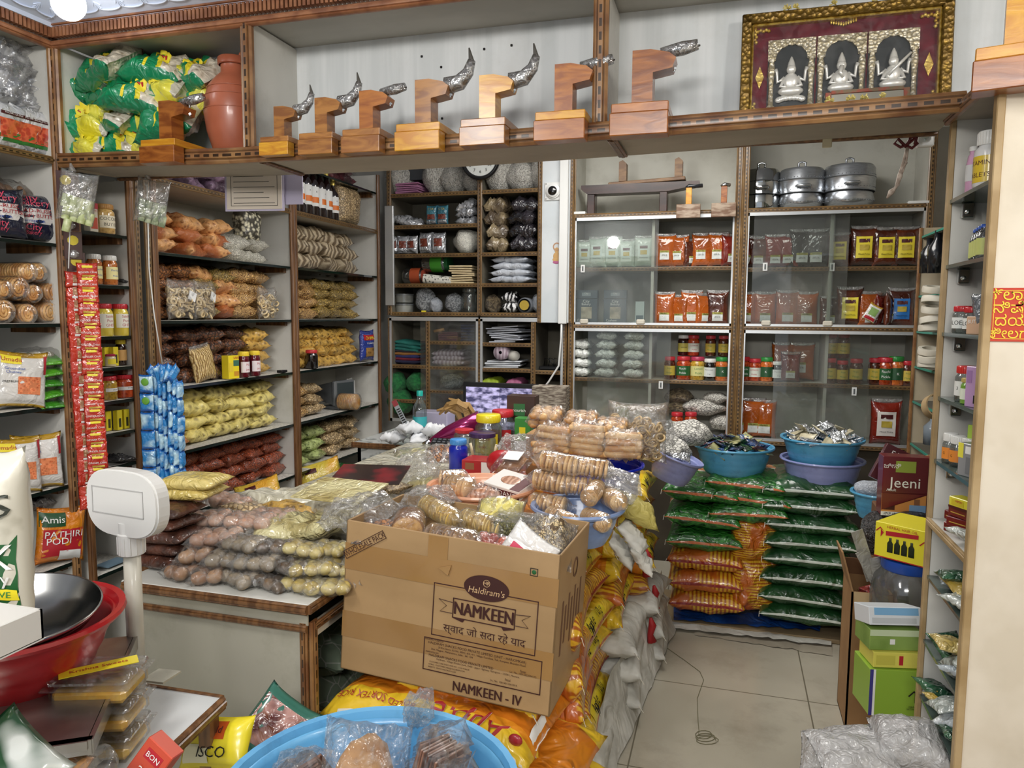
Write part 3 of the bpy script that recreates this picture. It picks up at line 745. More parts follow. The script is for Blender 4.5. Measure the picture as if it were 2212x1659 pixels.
def packet(key, wd, d, t_, m, label='', cat='packet', seed=1, su=.07, sv=.04, group=None, name='packet', ends=None, wr=.35, lump=.5, nu=14, nv=8):
    def b():
        me = pil(wd, d, t_, m, seed=seed, su=su, sv=sv, wr=wr, lump=lump, nu=nu, nv=nv)
        if not ends:
            return O(name, me, label=label, cat=cat, group=group)
        t = E(name, label=label, cat=cat, group=group); O('contents', me, t)
        O('wrapper', pil(wd*1.1, d*1.08, t_*1.07, ends, seed=seed+1, su=.12, sv=.06, wr=.7, lump=lump, nu=nu, nv=nv), t); return t
    return key, b

def boxy(key, w_, d_, h_, m, label='', cat='box', faces=(), txt=(), group=None, name='box', bev=.0015):
    """box standing on z=0, front at y=-d/2; faces (x0,x1,z0,z1,mat) as fractions of the front"""
    def b():
        t = E(name, label=label, cat=cat, group=group)
        g = G(); g.box(-w_/2, w_/2, -d_/2, d_/2, 0, h_, bev=bev); O('carton', g.me(m), t)
        for k, f in enumerate(faces):
            g = G(); g.box(-w_/2+f[0]*w_, -w_/2+f[1]*w_, -d_/2-.0006-.0003*k, -d_/2-.0002, f[2]*h_, f[3]*h_); O('printed_panel', g.me(f[4]), t)
        for s, size, x, z, m2 in txt: text(t, s, size, m2, (-w_/2+x*w_, -d_/2-.0022, z*h_), bold=.02)
        return t
    return key, b

def tub(key, r, h, m, label='', cat='tub', taper=.78, group=None, ribs=3, name='tub', rim=.012, handles=True):
    def b():
        t = E(name, label=label, cat=cat, group=group); rb = r*taper
        pr = [(0, .004), (rb*.92, .004), (rb, .016)]
        for i in range(1, 13):
            f = i/12; q = rb+(r-rb)*f**.8; pr.append((q+(.0015 if i % 3 == 0 else 0), .016+(h-.016)*f))
        O_ = pr+[(r+rim, h+.002), (r+rim+.002, h-.004), (r+rim-.002, h-.01), (r+.003, h-.008)]
        inner = [(r-.004, h-.012)]+[(rb+(r-rb)*(i/12)**.8-.004, .016+(h-.016)*i/12) for i in range(11, -1, -1)]+[(rb*.9, .012), (0, .012)]
        g = G(); g.lathe(O_, 44); O('tub_wall', g.me(m, auto=50), t)
        g = G(); g.lathe(inner[::-1], 44); g.f = [f[::-1] for f in g.f]; O('inside', g.me(m, True), t)
        return t
    return key, b

def put(kb, loc, rz=0, sc=1, label=None, group=None, rot=None):
    return inst(kb[0], kb[1], tuple(loc), rot or (0, 0, rz), sc, label, group)

def shelfset(o, rz, w, rows, cols, size, kinds, phrase, group, jit=.008, depth=.015, fill=1, skip=(), tilt=.1, half=True, lab_end=''):
    """layers of lying packets seen from the front; o = front left bottom corner"""
    r = Vector((math.cos(rz), math.sin(rz), 0)); d = Vector((-math.sin(rz), math.cos(rz), 0)); o = Vector(o)
    pw, pd, ph = size
    for i in range(rows):
        for j in range(cols):
            if (i, j) in skip: continue
            k = kinds[(i*7+j*3) % len(kinds)]
            x = w*(j+.5)/cols+R.uniform(-1, 1)*jit; z = ph*(i+.5)*.9+R.uniform(-.1, .1)*ph*.2+.004
            p = o+r*x+d*(pd/2+depth+R.uniform(0, .02)+(i*.006))+Vector((0, 0, z))
            lab = f"{phrase}, {layer(i, rows)}, {ORD[j]} from left"
            put(k, p, rot=(R.uniform(-tilt, tilt), R.uniform(-tilt, tilt), rz+R.uniform(-.3, .3)), label=lab, group=group, sc=(R.uniform(1.0, 1.18), 1, R.uniform(1, 1.25)))
def layer(i, rows):
    return 'bottom layer' if i == 0 else 'top layer' if i == rows-1 else ORD[i]+' layer'

# ================================================================ on the overhead shelf
GRN = hx('#0c8a55')
noodle = mat('noodle_pack', '#a7967e', '#ddd3c0', tex='vor', sc=38, lo=.1, hi=.5, rough=.4, coat=1, crough=.08, wr=.7, wsc=14, dist=1.5,
             uvr=[('X', [(0, '#0d8a57'), (.42, '#f2dc2a'), (.455, '#0d8a57'), (.62, '#e9d92c'), (.7, None)]), ('Y', [(0, '#0d7c50'), (.06, None), (.93, '#b3252b')])])
noodle2 = mat('noodle_pack_yellow', '#e9dd2d', '#f0ea62', sc=9, rough=.4, coat=1, crough=.08, wr=.8, wsc=14,
              uvr=[('X', [(0, '#0f9460'), (.3, '#f2dc2a'), (.34, '#0f9460'), (.56, None), (.92, '#c9c2ae')])])
TY = plain('#f1dd3a', .5); TR = plain('#b3202c', .5); TW = plain('#efeeea', .5); TG = plain('#1c7a3d', .5); TB = plain('#1f4fa8', .5); TM = plain('#4b1417', .5); TGO = plain('#cfae4e', .4, metal=.3)
def ndl(i, m):
    def b():
        t = E('noodle_packet', cat='packet', group='green noodle packets on the overhead shelf', label='green noodle packet')
        O('packet_body', pil(.26, .19, .095, m, seed=i, su=.08, wr=.5, lump=.6, nu=18, nv=12), t)
        bd = patch(.26, .19, .095, TY, .05, .42, -.45, .1, seed=i, su=.08, wr=.5, lump=.6, up=False, off=.002); l = O('yellow_badge', bd, t)
        O('badge_print', patch(.26, .19, .095, TR, .12, .34, -.2, -.1, seed=i, su=.08, wr=.5, lump=.6, up=False, off=.003), l)
        return t
    return 'ndl%d%d' % (i, m is noodle2), b
NP = [  # px, py, roll/pitch, yaw, kind, words
    (185, 305, .9, -.1, 1, 'upright in the bottom row at the left post'), (255, 305, 1.0, .25, 0, 'standing in the bottom row, second from the post'), (305, 300, 1.0, -.2, 1, 'in the bottom row behind the wooden scraper'),
    (185, 262, .9, .1, 1, 'above the bottom row against the left post'), (250, 255, .8, -.3, 0, 'in the middle row with a yellow badge'), (310, 258, .7, .2, 1, 'in the middle row left of the clay pot'), (370, 262, .8, 0, 0, 'behind the arm of the wooden scraper'),
    (180, 190, .6, .7, 0, 'leaning on the left post in the upper row'), (228, 202, .5, -.2, 0, 'in the upper row, second from the post'), (300, 205, .8, .2, 0, 'in the centre of the upper row'), (362, 200, .9, -.3, 1, 'in the upper row beside the clay pot'), (420, 215, .7, .2, 1, 'tucked against the neck of the clay pot'),
    (235, 152, .6, -.35, 0, 'topmost of the pile on the left'), (350, 155, .5, .1, 0, 'lying across the top centre of the pile'), (425, 165, .6, -.2, 0, 'topmost next to the clay pot lid')]
for i, (px, py, rx, rz, kd, wds) in enumerate(NP):
    p = at(px, py, Y=2.07+.03*(i % 3)); k = ndl(i % 4, noodle2 if kd else noodle)
    put(k, p, rot=(rx, R.uniform(-.25, .25), rz), label='green noodle packet '+wds, sc=.92)
# clay pot
clay = mat('clay', '#b4664a', '#a3583e', sc=6, rough=.38, coat=.25, dirt=.2, dcol='#6e3a2a')
p = at(503, 322, Z=1.953); t = E('clay_pot', (at(508, 320, Y=2.10).x, 2.10, 1.95), label='tall reddish clay water pot with a narrow neck', cat='pot')
g = G(); g.M = Matrix.Scale(1.06, 4); g.lathe([(0, 0), (.052, 0), (.064, .02), (.079, .07), (.087, .125), (.085, .165), (.072, .205), (.05, .232), (.036, .245), (.035, .27), (.036, .275)], 40)
for z, r in ((.13, .0875), (.17, .0845), (.195, .077)): g.lathe([(r, z), (r+.0016, z+.0012), (r, z+.0024)], 40)
O('pot_body', g.me(clay, True), t)
g = G(); g.M = Matrix.Scale(1.06, 4); g.lathe([(.04, .268), (.044, .27), (.044, .288), (.04, .292), (0, .294)], 32); g.ball((.032, 0, .298), .009, 10, 8); O('lid', g.me(clay, auto=50), t)

# wooden coconut scrapers
def wood(i, a, b):
    return mat('scraper_wood_%d' % i, a, b, sc=7, st=(1.2, 1, 5), lo=.38, hi=.62, rough=.3, coat=.6, crough=.25, dist=1.4, det=5, bump=.12)
WDS = [wood(0, '#d9a12f', '#c07f22'), wood(1, '#b0793c', '#8a5527'), wood(2, '#ad7638', '#85532a'), wood(3, '#a6652c', '#7c421b'), wood(4, '#8f4f24', '#b5712f')]
BW = film('wrapped_blade', tint='#8d8b85', dens=.35, haze=.35, wsc=40)
def scraper(i, kind, mb, mt_, mp, label, loc, rz=0, s=1, post=None):
    """kind: 'horn' blade sweeping up, 'flat' blade, 'arm' short arm"""
    t = E('coconut_scraper', loc, rz, label=label, cat='coconut scraper', group='wooden coconut scrapers', sc=s)
    g = G(); g.box(-.067, .067, -.052, -.004, -.048, .004, bev=.002); O('lower_block', g.me(mb), t)
    g = G(); g.box(-.064, .067, -.047, .16, .004, .026, bev=.002); O('seat_board', g.me(mt_), t)
    h = .125 if post is None else post
    g = G(); g.prism([(-.022, .026), (.026, .026), (.026, .056+h*.36), (.07, .056+h*.42), (.078, .056+h*.6), (.062, .056+h*.7), (.02, .056+h*.78), (-.022, .056+h*.78)], -.01, .045)
    O('post_arm', g.me(mp), t)
    g = G()
    for x in (.05, .072):
        g.tube([(x, .022, .056+h*.42), (x, .022, .056+h*.76)], .003, 8); g.tube([(x, .022, .056+h*.45), (x, .022, .056+h*.49)], .006, 6)
    O('bolt', g.me(CHR), t)
    if kind == 'horn':
        pts = [(.06, .02, .056+h*.66), (.10, .022, .056+h*.72), (.125, .023, .06+h*.9), (.135, .023, .06+h*1.15), (.128, .023, .06+h*1.42)]
        g = G(); g.tube(pts, [.012, .014, .011, .008, .002], 10); O('horn_blade', g.me(plain('#55524c', .3, .4), True), t)
        g = G(); g.tube([(x+.001, y, z) for x, y, z in pts[:4]], [.024, .022, .016, .011], 12); O('plastic_wrap', g.me(BW, True), t)
    else:
        g = G(); g.tube([(.05, .022, .056+h*.76), (.1, .022, .058+h*.77), (.13, .023, .058+h*.84)], [.006, .009, .002], 8); O('blade', g.me(plain('#8b8c8c', .25, 0, 1), True), t)
        g = G(); g.tube([(.04, .022, .056+h*.77), (.09, .022, .06+h*.79), (.125, .023, .06+h*.84)], [.012, .016, .012], 10); O('plastic_wrap', g.me(BW, True), t)
    return t
def lz(x): return 1.965+sag(x)
SCR = [(351, 330, .96, 'flat', 3, 0, 3, 'wooden scraper in front of the green noodle packets', 0),
       (596, 320, .72, 'horn', 0, 1, 2, 'leftmost of the three touching scrapers, yellow base', 0),
       (687, 318, .82, 'horn', 2, 1, 1, 'middle of the three touching scrapers, dark-streaked post', 0),
       (785, 315, .88, 'flat', 1, 1, 4, 'right one of the three touching scrapers, dark brown post', 0),
       (908, 305, .98, 'horn', 0, 0, 2, 'scraper with a pale yellow striped base and tall wrapped horn', 0),
       (1047, 290, .95, 'horn', 2, 2, 0, 'scraper between the yellow-striped one and the upright post', 0),
       (1212, 284, 1.0, 'flat', 4, 0, 4, 'scraper just left of the upright post', 0),
       (1382, 272, 1.08, 'flat', 3, 4, 3, 'scraper just right of the upright post', 0)]
for i, (px, py, s, kd, a, b, c, lab, rz) in enumerate(SCR):
    x = at(px, py, Y=1.93).x; t = scraper(i, kd, WDS[a], WDS[b], WDS[c], lab, (x, 1.953, lz(x)-.003), rz, s)
p = at(2105, 200, Y=1.76)
t = scraper(9, 'flat', WDS[3], WDS[0], WDS[0], 'large orange scraper on top of the cream end panel', (.53, 1.74, 1.947), -.25, 1.15)

# framed deity picture and small box in front of it
gold = mat('carved_gold', '#9a7b33', '#6f5520', tex='vor', sc=90, lo=.1, hi=.5, rough=.35, metal=.55, bump=.9, bdist=.003)
gold2 = mat('bright_gold', '#e6c766', '#b58d33', sc=80, rough=.3, metal=.5, bump=.5)
silv = mat('silver_relief', '#e3dccb', '#a59878', tex='vor', sc=140, lo=.1, hi=.6, rough=.35, metal=.45, bump=.8, bdist=.002)
silv2 = mat('silver_figure', '#e8e6df', rough=.3, metal=.35)
FY = 2.185
a = at(1597, 236, Y=FY); b = at(2062, 0, Y=FY); fw_ = b.x-a.x; fh = .305
fr = E('framed_relief', (a.x+fw_/2, FY, 1.955), label='gold framed silver relief of three seated deities on maroon', cat='framed picture', rot=(-.06, 0, 0))
g = G()
for i, (o, wd, th) in enumerate(((0, .026, .03), (.026, .006, .022))):
    for x0, x1, z0, z1 in ((-fw_/2+o, fw_/2-o, o, o+wd), (-fw_/2+o, fw_/2-o, fh-o-wd, fh-o), (-fw_/2+o, -fw_/2+o+wd, o, fh-o), (fw_/2-o-wd, fw_/2-o, o, fh-o)):
        g.box(x0, x1, -th, 0, z0, z1, bev=.003, mi=i)
O('frame', g.me([gold, gold2]), fr)
g = G(); g.box(-fw_/2+.03, fw_/2-.03, -.004, -.001, .03, fh-.03); O('maroon_backing', g.me(mat('maroon_velvet', '#571420', '#6b1a28', sc=40, rough=.9)), fr)
for i in range(3):
    x0 = -fw_/2+.07+i*(fw_-.14)/3; x1 = x0+(fw_-.14)/3-.004; cx = (x0+x1)/2; hw = (x1-x0)/2; zb, zt = .045, .235
    g = G(); g.box(x0, x1, -.006, -.004, zb, zt); pn = O('dark_niche', g.me(plain('#121a1c', .5)), fr)
    g = G(); n = 14; rr = hw-.02
    outer = [(x1, zt), (x0, zt)]
    arc = [(cx+rr*math.cos(PI*k/n), zt-.052+.036*math.sin(PI*k/n)*(1+.04*math.cos(k*PI))) for k in range(n+1)]
    for k in range(n):
        (xa, za), (xb, zb_) = arc[k], arc[k+1]; g.add([(xa, -.012, za), (xa, -.012, zt), (xb, -.012, zt), (xb, -.012, zb_), (xa, -.006, za), (xb, -.006, zb_)], [(0, 1, 2, 3), (0, 3, 5, 4)])
    for xa, xb in ((x0, x0+.02), (x1-.02, x1)): g.box(xa, xb, -.012, -.006, zt-.055, zt)
    O('arch', g.me(silv), fr)
    for xa in (x0+.01, x1-.01):
        g = G(); g.lathe([(.011, zb), (.011, zb+.012), (.007, zb+.016), (.006, zb+.06), (.007, zb+.085), (.009, zb+.1), (.0095, zb+.115), (.006, zb+.13), (.01, zb+.14)], 14, c=(xa, -.011, 0), sy=.6)
        O('column', g.me(silv, True), fr)
    # seated figure
    g = G(); cz = zb+.02
    for k in range(9):
        an = rad(-80+20*k); g.ball((cx+.03*math.sin(an), -.012, cz+.008+.006*math.cos(an)), .010, 8, 6, sq=(1, .5, .8))
    g.ball((cx, -.014, cz+.03), .033, 14, 8, sq=(1, .4, .42)); g.ball((cx, -.015, cz+.055), .02, 12, 8, sq=(1, .55, 1.2))
    g.ball((cx, -.018, cz+.086), .0125, 12, 8, sq=(1, .8, 1.1)); g.lathe([(.011, 0), (.008, .012), (.003, .024), (0, .028)], 12, c=(cx, -.016, cz+.094))
    for sx in (-1, 1):
        g.tube([(cx+sx*.016, -.014, cz+.066), (cx+sx*.034, -.014, cz+.056), (cx+sx*.036, -.014, cz+.082), (cx+sx*.04, -.014, cz+.09)], [.006, .005, .004, .006], 8)
        g.tube([(cx+sx*.016, -.016, cz+.062), (cx+sx*.026, -.018, cz+.042), (cx+sx*.01, -.022, cz+.04)], [.006, .005, .004], 8)
    if i == 2: g.tube([(cx-.012, -.022, cz+.05), (cx+.04, -.02, cz+.105)], [.006, .003], 8)
    if i == 1: g.tube([(cx, -.026, cz+.082), (cx-.004, -.03, cz+.064), (cx+.004, -.03, cz+.052)], [.006, .005, .003], 8)
    O('seated_figure', g.me(silv2, True), fr)
for sx in (-1, 1):
    g = G(); x = sx*(fw_/2-.05); g.prism([(x-.011, .14), (x, .11), (x+.011, .14), (x, .17)], -.008, -.004); O('gold_lozenge', g.me(gold2), fr)
    for z0, sz in ((.035, 1), (fh-.035, -1)):
        g = G(); xx = sx*(fw_/2-.035)
        for k in range(6): g.ball((xx-sx*.007*k, -.007, z0+sz*(.004+.003*(k % 2))), .005, 8, 6); g.ball((xx-sx*.003*(k % 2), -.007, z0+sz*.007*k), .005, 8, 6)
        O('gold_corner', g.me(gold2, True), fr)
g = G()
for k in range(11): g.ball((-.03+.006*k, -.008, .262+.0016*abs(k-5)), .0045, 8, 6, sq=(.7, .6, 1.3))
O('gold_garland', g.me(gold2, True), fr)
g = G(); g.box(-fw_/2+.03, fw_/2-.03, -.0215, -.0205, .03, fh-.03); O('front_glass', g.me(film('picture_glass', dens=.0, haze=.02, wr=.02, rough=.03)), fr)
a = at(1795, 225, Y=2.02); bxw = .115
sb = E('dusty_picture_frame', (at(1873, 225, Y=2.08).x, 2.08, 1.957), label='small worn grey frame with red ends leaning before the deity picture', cat='frame', rot=(-.3, 0, 0))
g = G(); g.box(-.085, .085, -.006, 0, 0, .055, bev=.001); O('panel', g.me(mat('dusty_grey', '#9a968a', '#a8a498', sc=6, rough=.8)), sb)
g = G(); g.box(-.097, -.083, -.009, .002, 0, .06, bev=.001); g.box(.083, .097, -.009, .002, 0, .06, bev=.001); g.box(-.083, .083, -.009, .002, .055, .064); O('frame_edge', g.me(mat('dusty_red', '#9c5546', '#7d6d55', sc=60, rough=.8)), sb)
fl = mat('dry_petals', '#cdb85c', '#e6d68c', sc=200, rough=.9)
for i, (px, py) in enumerate(((1792, 208), (1838, 213), (1868, 200), (1905, 206), (1700, 28), (1718, 26), (1800, 14), (1893, 3))):
    up = py < 50; y = FY-.012 if up else 1.995
    p = at(px, py, Y=y); 
    g = G()
    for k in range(16):
        a = Vector((R.uniform(-1, 1), R.uniform(-1, 1), R.uniform(-.2, 1))).normalized()*.011; g.tube([(0, 0, 0), tuple(a)], [.0012, .002], 4)
    O('dried_flower', g.me(fl), None, (p.x, y, (1.955+fh+.004) if up else 1.972), label='dried yellow flower head '+('on top of the gold frame' if up else 'on the shelf below the deity picture'), cat='flower', group='dried flowers on the gold frame' if up else 'dried flowers under the deity picture')

# bags in the far left upper bay (white masala packs)
fishp = mat('white_masala_pack', '#dcdcdc', '#c9ccd2', sc=12, rough=.3, coat=1, crough=.08, wr=.9, wsc=20)
fishp2 = mat('fish_red', '#c3402c', '#e06a45', tex='vor', sc=60, rough=.4, coat=1, bump=.4)
fg = mat('leaf_green', '#2f7a34', rough=.4, coat=.8)
def fish(i):
    def b():
        t = E('masala_pack', cat='packet', label='x', group='white fish masala packs')
        O('pack_body', pil(.13, .15, .035, fishp, seed=i, up=True, sv=.06, su=.04), t, (0, 0, .075))
        k = dict(seed=i, su=.04, sv=.06)
        g = O('picture_leaf', patch(.13, .15, .035, fg, -.75, .6, -.78, -.35, off=.0015, **k), t, (0, 0, .075))
        O('picture_food', patch(.13, .15, .035, fishp2, -.7, .45, -.62, .25, off=.0025, **k), t, (0, 0, .075))
        O('title_band', patch(.13, .15, .035, TM, -.6, .7, .42, .56, off=.002, **k), t, (0, 0, .075))
        f = lambda x, y: (lambda P: (P[0], -P[2]-.0045, P[1]))(pil_pt(.13, .15, .035, .05+2*x/.13, .49+2*y/.15, 1, i, .04, .06, .25, .35))
        text(t, 'FISH FRY MASALA', .0085, TW, (0, 0, .075), wrap=f)
        return t
    return 'fish%d' % i, b
for i, (px, wds) in enumerate(((20, 'nearest in the far left upper bay'), (62, 'in the middle of the far left upper bay'), (98, 'beside the white side panel in the upper bay'))):
    p = at(px, 300, X=-2.19); put(fish(i % 2), (-2.19-.0, p.y, 1.953), rz=PI/2, sc=1, label='white fish fry masala pack '+wds)
FB = film('foil_bag', tint='#f6f7fa', dens=.1, haze=.3, wsc=16)
for i, (px, py, s, wds) in enumerate(((20, 180, 1.2, 'uppermost at the picture edge'), (62, 210, 1.15, 'above the middle masala pack'), (20, 120, .9, 'at the very top of the upper bay'))):
    p = at(px, py, X=-2.27)
    t = E('bagged_packs', tuple(p), label='clear bag of small white packs '+wds, cat='bag', group='clear bags of small white packs'); t.rotation_euler = (0, 0, PI/2)
    for k in range(4):
        O('inner_pack', pil(.05, .07, .012, fishp, seed=k % 2, up=True), t, (-.05+.033*k, .0, -.01+.012*(k % 2)), (R.uniform(-.3, .3), R.uniform(-.5, .5), R.uniform(-.4, .4)), s)
    O('bag_film', pil(.16*s, .15*s, .10*s, FB, seed=i, up=True, nu=18, nv=14, wr=.8, lump=.6), t)

# ================================================================ goods on the left racks
LF = PI/2   # items on the left racks face the room
def ly(px, py=700, X=-2.2): return at(px, py, X=X).y
S_or = snack('orange_fryums', '#8a451a', '#e0a668', 'vor', 48, .08, .45, c3='#a55a28', wr=1)
S_br = snack('brown_chips', '#3a1c0e', '#b0733f', 'cell', 60, .02, .22)
S_tan = snack('tan_rings', '#6e4520', '#dcb26e', 'ring', 55, .2, .8, dist=.5)
S_yl = snack('yellow_chips', '#6e5a18', '#e3d27c', 'vor', 36, .1, .5, dist=.6)
S_mu = snack('mustard_chips', '#6b4a12', '#d0a54c', 'vor', 45, .1, .5)
S_rd = snack('red_peanuts', '#34100a', '#a34a24', 'cell', 120, .02, .16, wr=.7)
S_wh = snack('puffed_rice', '#8b887c', '#dedacb', 'cell', 150, .02, .2)
S_gn = snack('green_crisps', '#5b6a2c', '#b5c27c', 'vor', 60, .05, .55)
S_pn = snack('beige_snack', '#6e5636', '#d0b68a', 'cell', 70, .02, .22)
S_pp = snack('papad', '#6f5d45', '#c3b295', 'wave', 9, .2, .8, dist=6, bump=.8)
S_ol = snack('olive_mix', '#55431c', '#b79a52', 'cell', 90, .02, .22)
S_dk = snack('dark_brown_chips', '#24130c', '#7b4a2c', 'cell', 55, .02, .25)
S_pu = snack('purple_foil', '#3b2233', '#8d7088', 'noise', 14, .35, .65, wr=1)
S_mr = snack('maroon_foil', '#2b0f14', '#6e3038', 'noise', 14, .35, .65, wr=1)
S_wf = snack('white_foil', '#9aa4a8', '#dfe6ea', 'noise', 14, .35, .65, wr=1)
S_sd = snack('seed_puffs', '#3c382c', '#e9e3c6', 'vor', 55, .6, .2, wr=.2, coat=.5)
S_st = snack('straw_sticks', '#8f6a2b', '#e7c98a', 'wave', 30, .2, .8, dist=9)
def pk(n, m, size, seeds=2, cat='packet', name='packet', **k):
    return [packet(f'{n}{i}', *size, m, seed=i+1, cat=cat, name=name, **k) for i in range(seeds)]
B = (.155, .22, .062)
def pks(n, m, nm='snack_packet', size=B, **k): return pk(n, m, size, 3, name=nm, ends=None, **k)
K_or, K_br, K_tan, K_yl, K_mu = pks('or', S_or), pks('br', S_br), pks('tan', S_tan), pks('yl', S_yl), pks('mu', S_mu)
K_rd, K_wh, K_gn, K_pn, K_pp, K_ol, K_dk = pks('rd', S_rd), pks('wh', S_wh), pks('gn', S_gn), pks('pn', S_pn), pks('pp', S_pp), pks('ol', S_ol), pks('dk', S_dk)
K_pu, K_mr, K_wf = pks('pu', S_pu), pks('mr', S_mr), pks('wf', S_wf)
def ls(y0, y1, z, rows, cols, kinds, phrase, group, size=B, x=-2.165, **k):
    shelfset((x, y0, z), LF, y1-y0, rows, cols, size, kinds, phrase, group, **k)
NR = 'middle rack'; FRK = 'corner rack'
# middle rack (col 3)
y0, y1 = 2.40, 3.32
ls(2.42, 3.32, 1.97, 2, 5, K_pu, 'purple snack packet on top of the middle rack', 'purple packets on the middle rack')
ls(2.41, 2.95, 1.685, 3, 3, K_or, 'orange fryums packet middle rack top shelf', 'orange fryums packets')
ls(2.93, 3.2, 1.685, 2, 2, K_wh, 'pale puffed snack packet middle rack top shelf', 'pale puffed packets')
put(pouch('seedbag', .15, .17, .1, S_sd, cat='packet', name='seeded_puff_packet', su=.02, sv=.03, label='tall packet of white puffs speckled black on the middle rack'), (-2.25, 3.11, 1.78), LF)
ls(2.41, 2.7, 1.418, 4, 2, K_br, 'brown chips packet middle rack second shelf', 'brown chips packets on the second shelf')
ls(2.68, 2.98, 1.418, 4, 2, K_ol+K_or, 'olive or rust chips packet middle rack second shelf', 'mixed chips packets on the second shelf')
ls(2.96, 3.22, 1.418, 4, 2, K_tan, 'pale ring snack packet middle rack second shelf', 'ring packets on the second shelf')
ls(2.41, 3.05, 1.149, 4, 4, K_dk, 'dark brown chips packet middle rack third shelf', 'dark chips packets on the third shelf')
ls(3.05, 3.22, 1.149, 4, 1, K_mu, 'yellow chips packet at the right of the third shelf', 'yellow chips packets on the third shelf', size=(.17, .22, .058))
ls(2.41, 2.62, .88, 3, 1, K_or, 'orange-brown chips packet middle rack fourth shelf', 'orange chips packets on the fourth shelf', size=(.19, .22, .06))
ls(2.6, 3.24, .88, 4, 4, K_yl, 'yellow banana chips packet on the fourth shelf', 'banana chips packets on the fourth shelf')
ls(2.41, 2.85, .613, 4, 3, K_rd, 'red masala peanut packet left stack, fifth shelf', 'red peanut packets, left stack')
ls(2.85, 3.31, .613, 4, 3, K_rd, 'red masala peanut packet right stack, fifth shelf', 'red peanut packets, right stack')
# clear ring packets standing in front
RINGM = mat('ring_snack', '#e3cfa6', '#d3b988', sc=30, rough=.6)
RING = G(); RING.tube([(.011*math.cos(a)*1.2, 0, .011*math.sin(a)) for a in [2*PI*k/9 for k in range(10)]], .0042, 6); RINGME = RING.me(RINGM, True)
def ringbag(key, w_, h_, n, part='ring', me=RINGME, lbl=True, dep=.045, fm=FILMF):
    def b():
        t = E('ring_packet', cat='packet'); r = random.Random(n)
        for k in range(n):
            O(part, me, t, (r.uniform(-.42, .42)*w_, r.uniform(-.4, .4)*dep, .012+r.random()**.9*h_*.72), (r.uniform(-1, 1), r.uniform(-1, 1), r.uniform(-1.5, 1.5)))
        if lbl: g = G(); g.box(-.022, .022, -dep*.62, -dep*.61, h_*.55, h_*.8); O('paper_slip', g.me(WPAP), t, (0, 0, 0), (0, rad(20), 0))
        O('bag_film', pil(w_*1.05, h_*1.15, dep*1.25, fm, up=True, seed=3, su=.03, sv=.08, wr=.7, lump=.4), t, (0, 0, h_*.55)); return t
    return key, b
put(ringbag('rb1', .15, .15, 70), (-2.17, ly(380), 1.42), LF, label='clear packet of pale snack rings, left of the two in front', group='clear packets of snack rings')
put(ringbag('rb1', .15, .15, 70), (-2.17, ly(428), 1.42), LF+.2, label='clear packet of pale snack rings, right of the two in front', group='clear packets of snack rings')
put(ringbag('rb2', .13, .14, 50, lbl=False), (-2.17, ly(566), 1.42), LF, label='clear packet of snack rings near the right end of the second shelf')
put(pouch('straw', .13, .16, .05, S_st, name='noodle_snack_packet', cat='packet', film_=FILMF, label='clear packet of yellow noodle snack leaning on the third shelf'), (-2.17, ly(430), 1.149), rot=(-.1, -.15, LF))
# yellow carton and maroon jars
YB_ = plain('#f0d82c', .35, .5); MRN = mat('maroon_jar', '#5c0f1e', rough=.12, coat=1)
put(boxy('ybox', .06, .045, .105, YB_, cat='carton', name='juice_carton', faces=((.45, .98, .55, .8, plain('#3d6b59')), (.5, .95, .12, .32, plain('#c98f2c')), (.05, .4, .3, .7, plain('#e6c93a'))), txt=(('SAKI', .016, .7, .9, TR),), label='yellow printed carton beside the two maroon jars'), (-2.17, ly(483), 1.15), LF-.2)
mj = jar('mjar', .118, .026, MRN, YEL, lab=plain('#e9dde0', .5), txt=('Ma', 'jam'), tcol=TR, cat='jar', ts=.35, neck=.88)
put(mj, (-2.17, ly(512), 1.15), LF-.15, label='maroon jar with yellow lid, nearer the yellow carton'); put(mj, (-2.17, ly(536), 1.15), LF-.15, label='maroon jar with yellow lid, farther from the carton')
put(boxy('blkbox', .05, .03, .012, BLK, cat='box', name='small_black_box', label='small flat black box at the right end of the third shelf'), (-2.165, ly(594), 1.149), LF)

# corner rack (col 4)
ls(3.40, 3.8, 2.203, 2, 2, K_wf, 'white foil packet corner rack topmost glass', 'white foil packets at the top')
ls(3.8, 4.12, 2.203, 2, 2, K_mr, 'maroon foil packet corner rack topmost glass', 'maroon foil packets at the top')
BTL = mat('syrup_bottle', '#1c0d0c', rough=.08, coat=1); GCAP = plain('#c9b25a', .35, 0, .6)
sb_ = bottle('syrup', .26, .033, BTL, GCAP, WPAP, cat='bottle', name='syrup_bottle', txt=('K', 'KYLON'), group=None)
for i in range(7):
    t = put(sb_, (-2.19-.0, 3.40+i*.07, 1.97), LF+R.uniform(-.6, .3), label=f'dark syrup bottle with white label, {ORD[i]} from the left in the row', group='syrup bottles on the corner rack', sc=(1, 1, 1) if i < 6 else (1, 1, .85))
    if i == 0:
        g = G(); g.lathe([(.0345, .07), (.0345, .1)], 14, a0=-.8, a1=.5); O('orange_sun_print', g.me(plain('#e0772c'), True), t)
put(pouch('bigbeige', .26, .24, .12, S_pn, name='snack_sack', cat='packet', film_=FILM, label='large clear packet of beige snacks at the right of the syrup bottles', su=.05, sv=.05), (-2.22, 4.02, 1.97), LF)
ls(3.38, 4.12, 1.685, 3, 4, pks('pp2', S_pp, size=(.18, .22, .085), nm='papad_packet'), 'brown papad packet under the syrup bottles', 'papad packets', size=(.18, .22, .085), tilt=.15)
ls(3.38, 3.66, 1.418, 4, 2, K_tan, 'orange ring snack packet corner rack third shelf', 'orange ring packets', size=(.155, .22, .058))
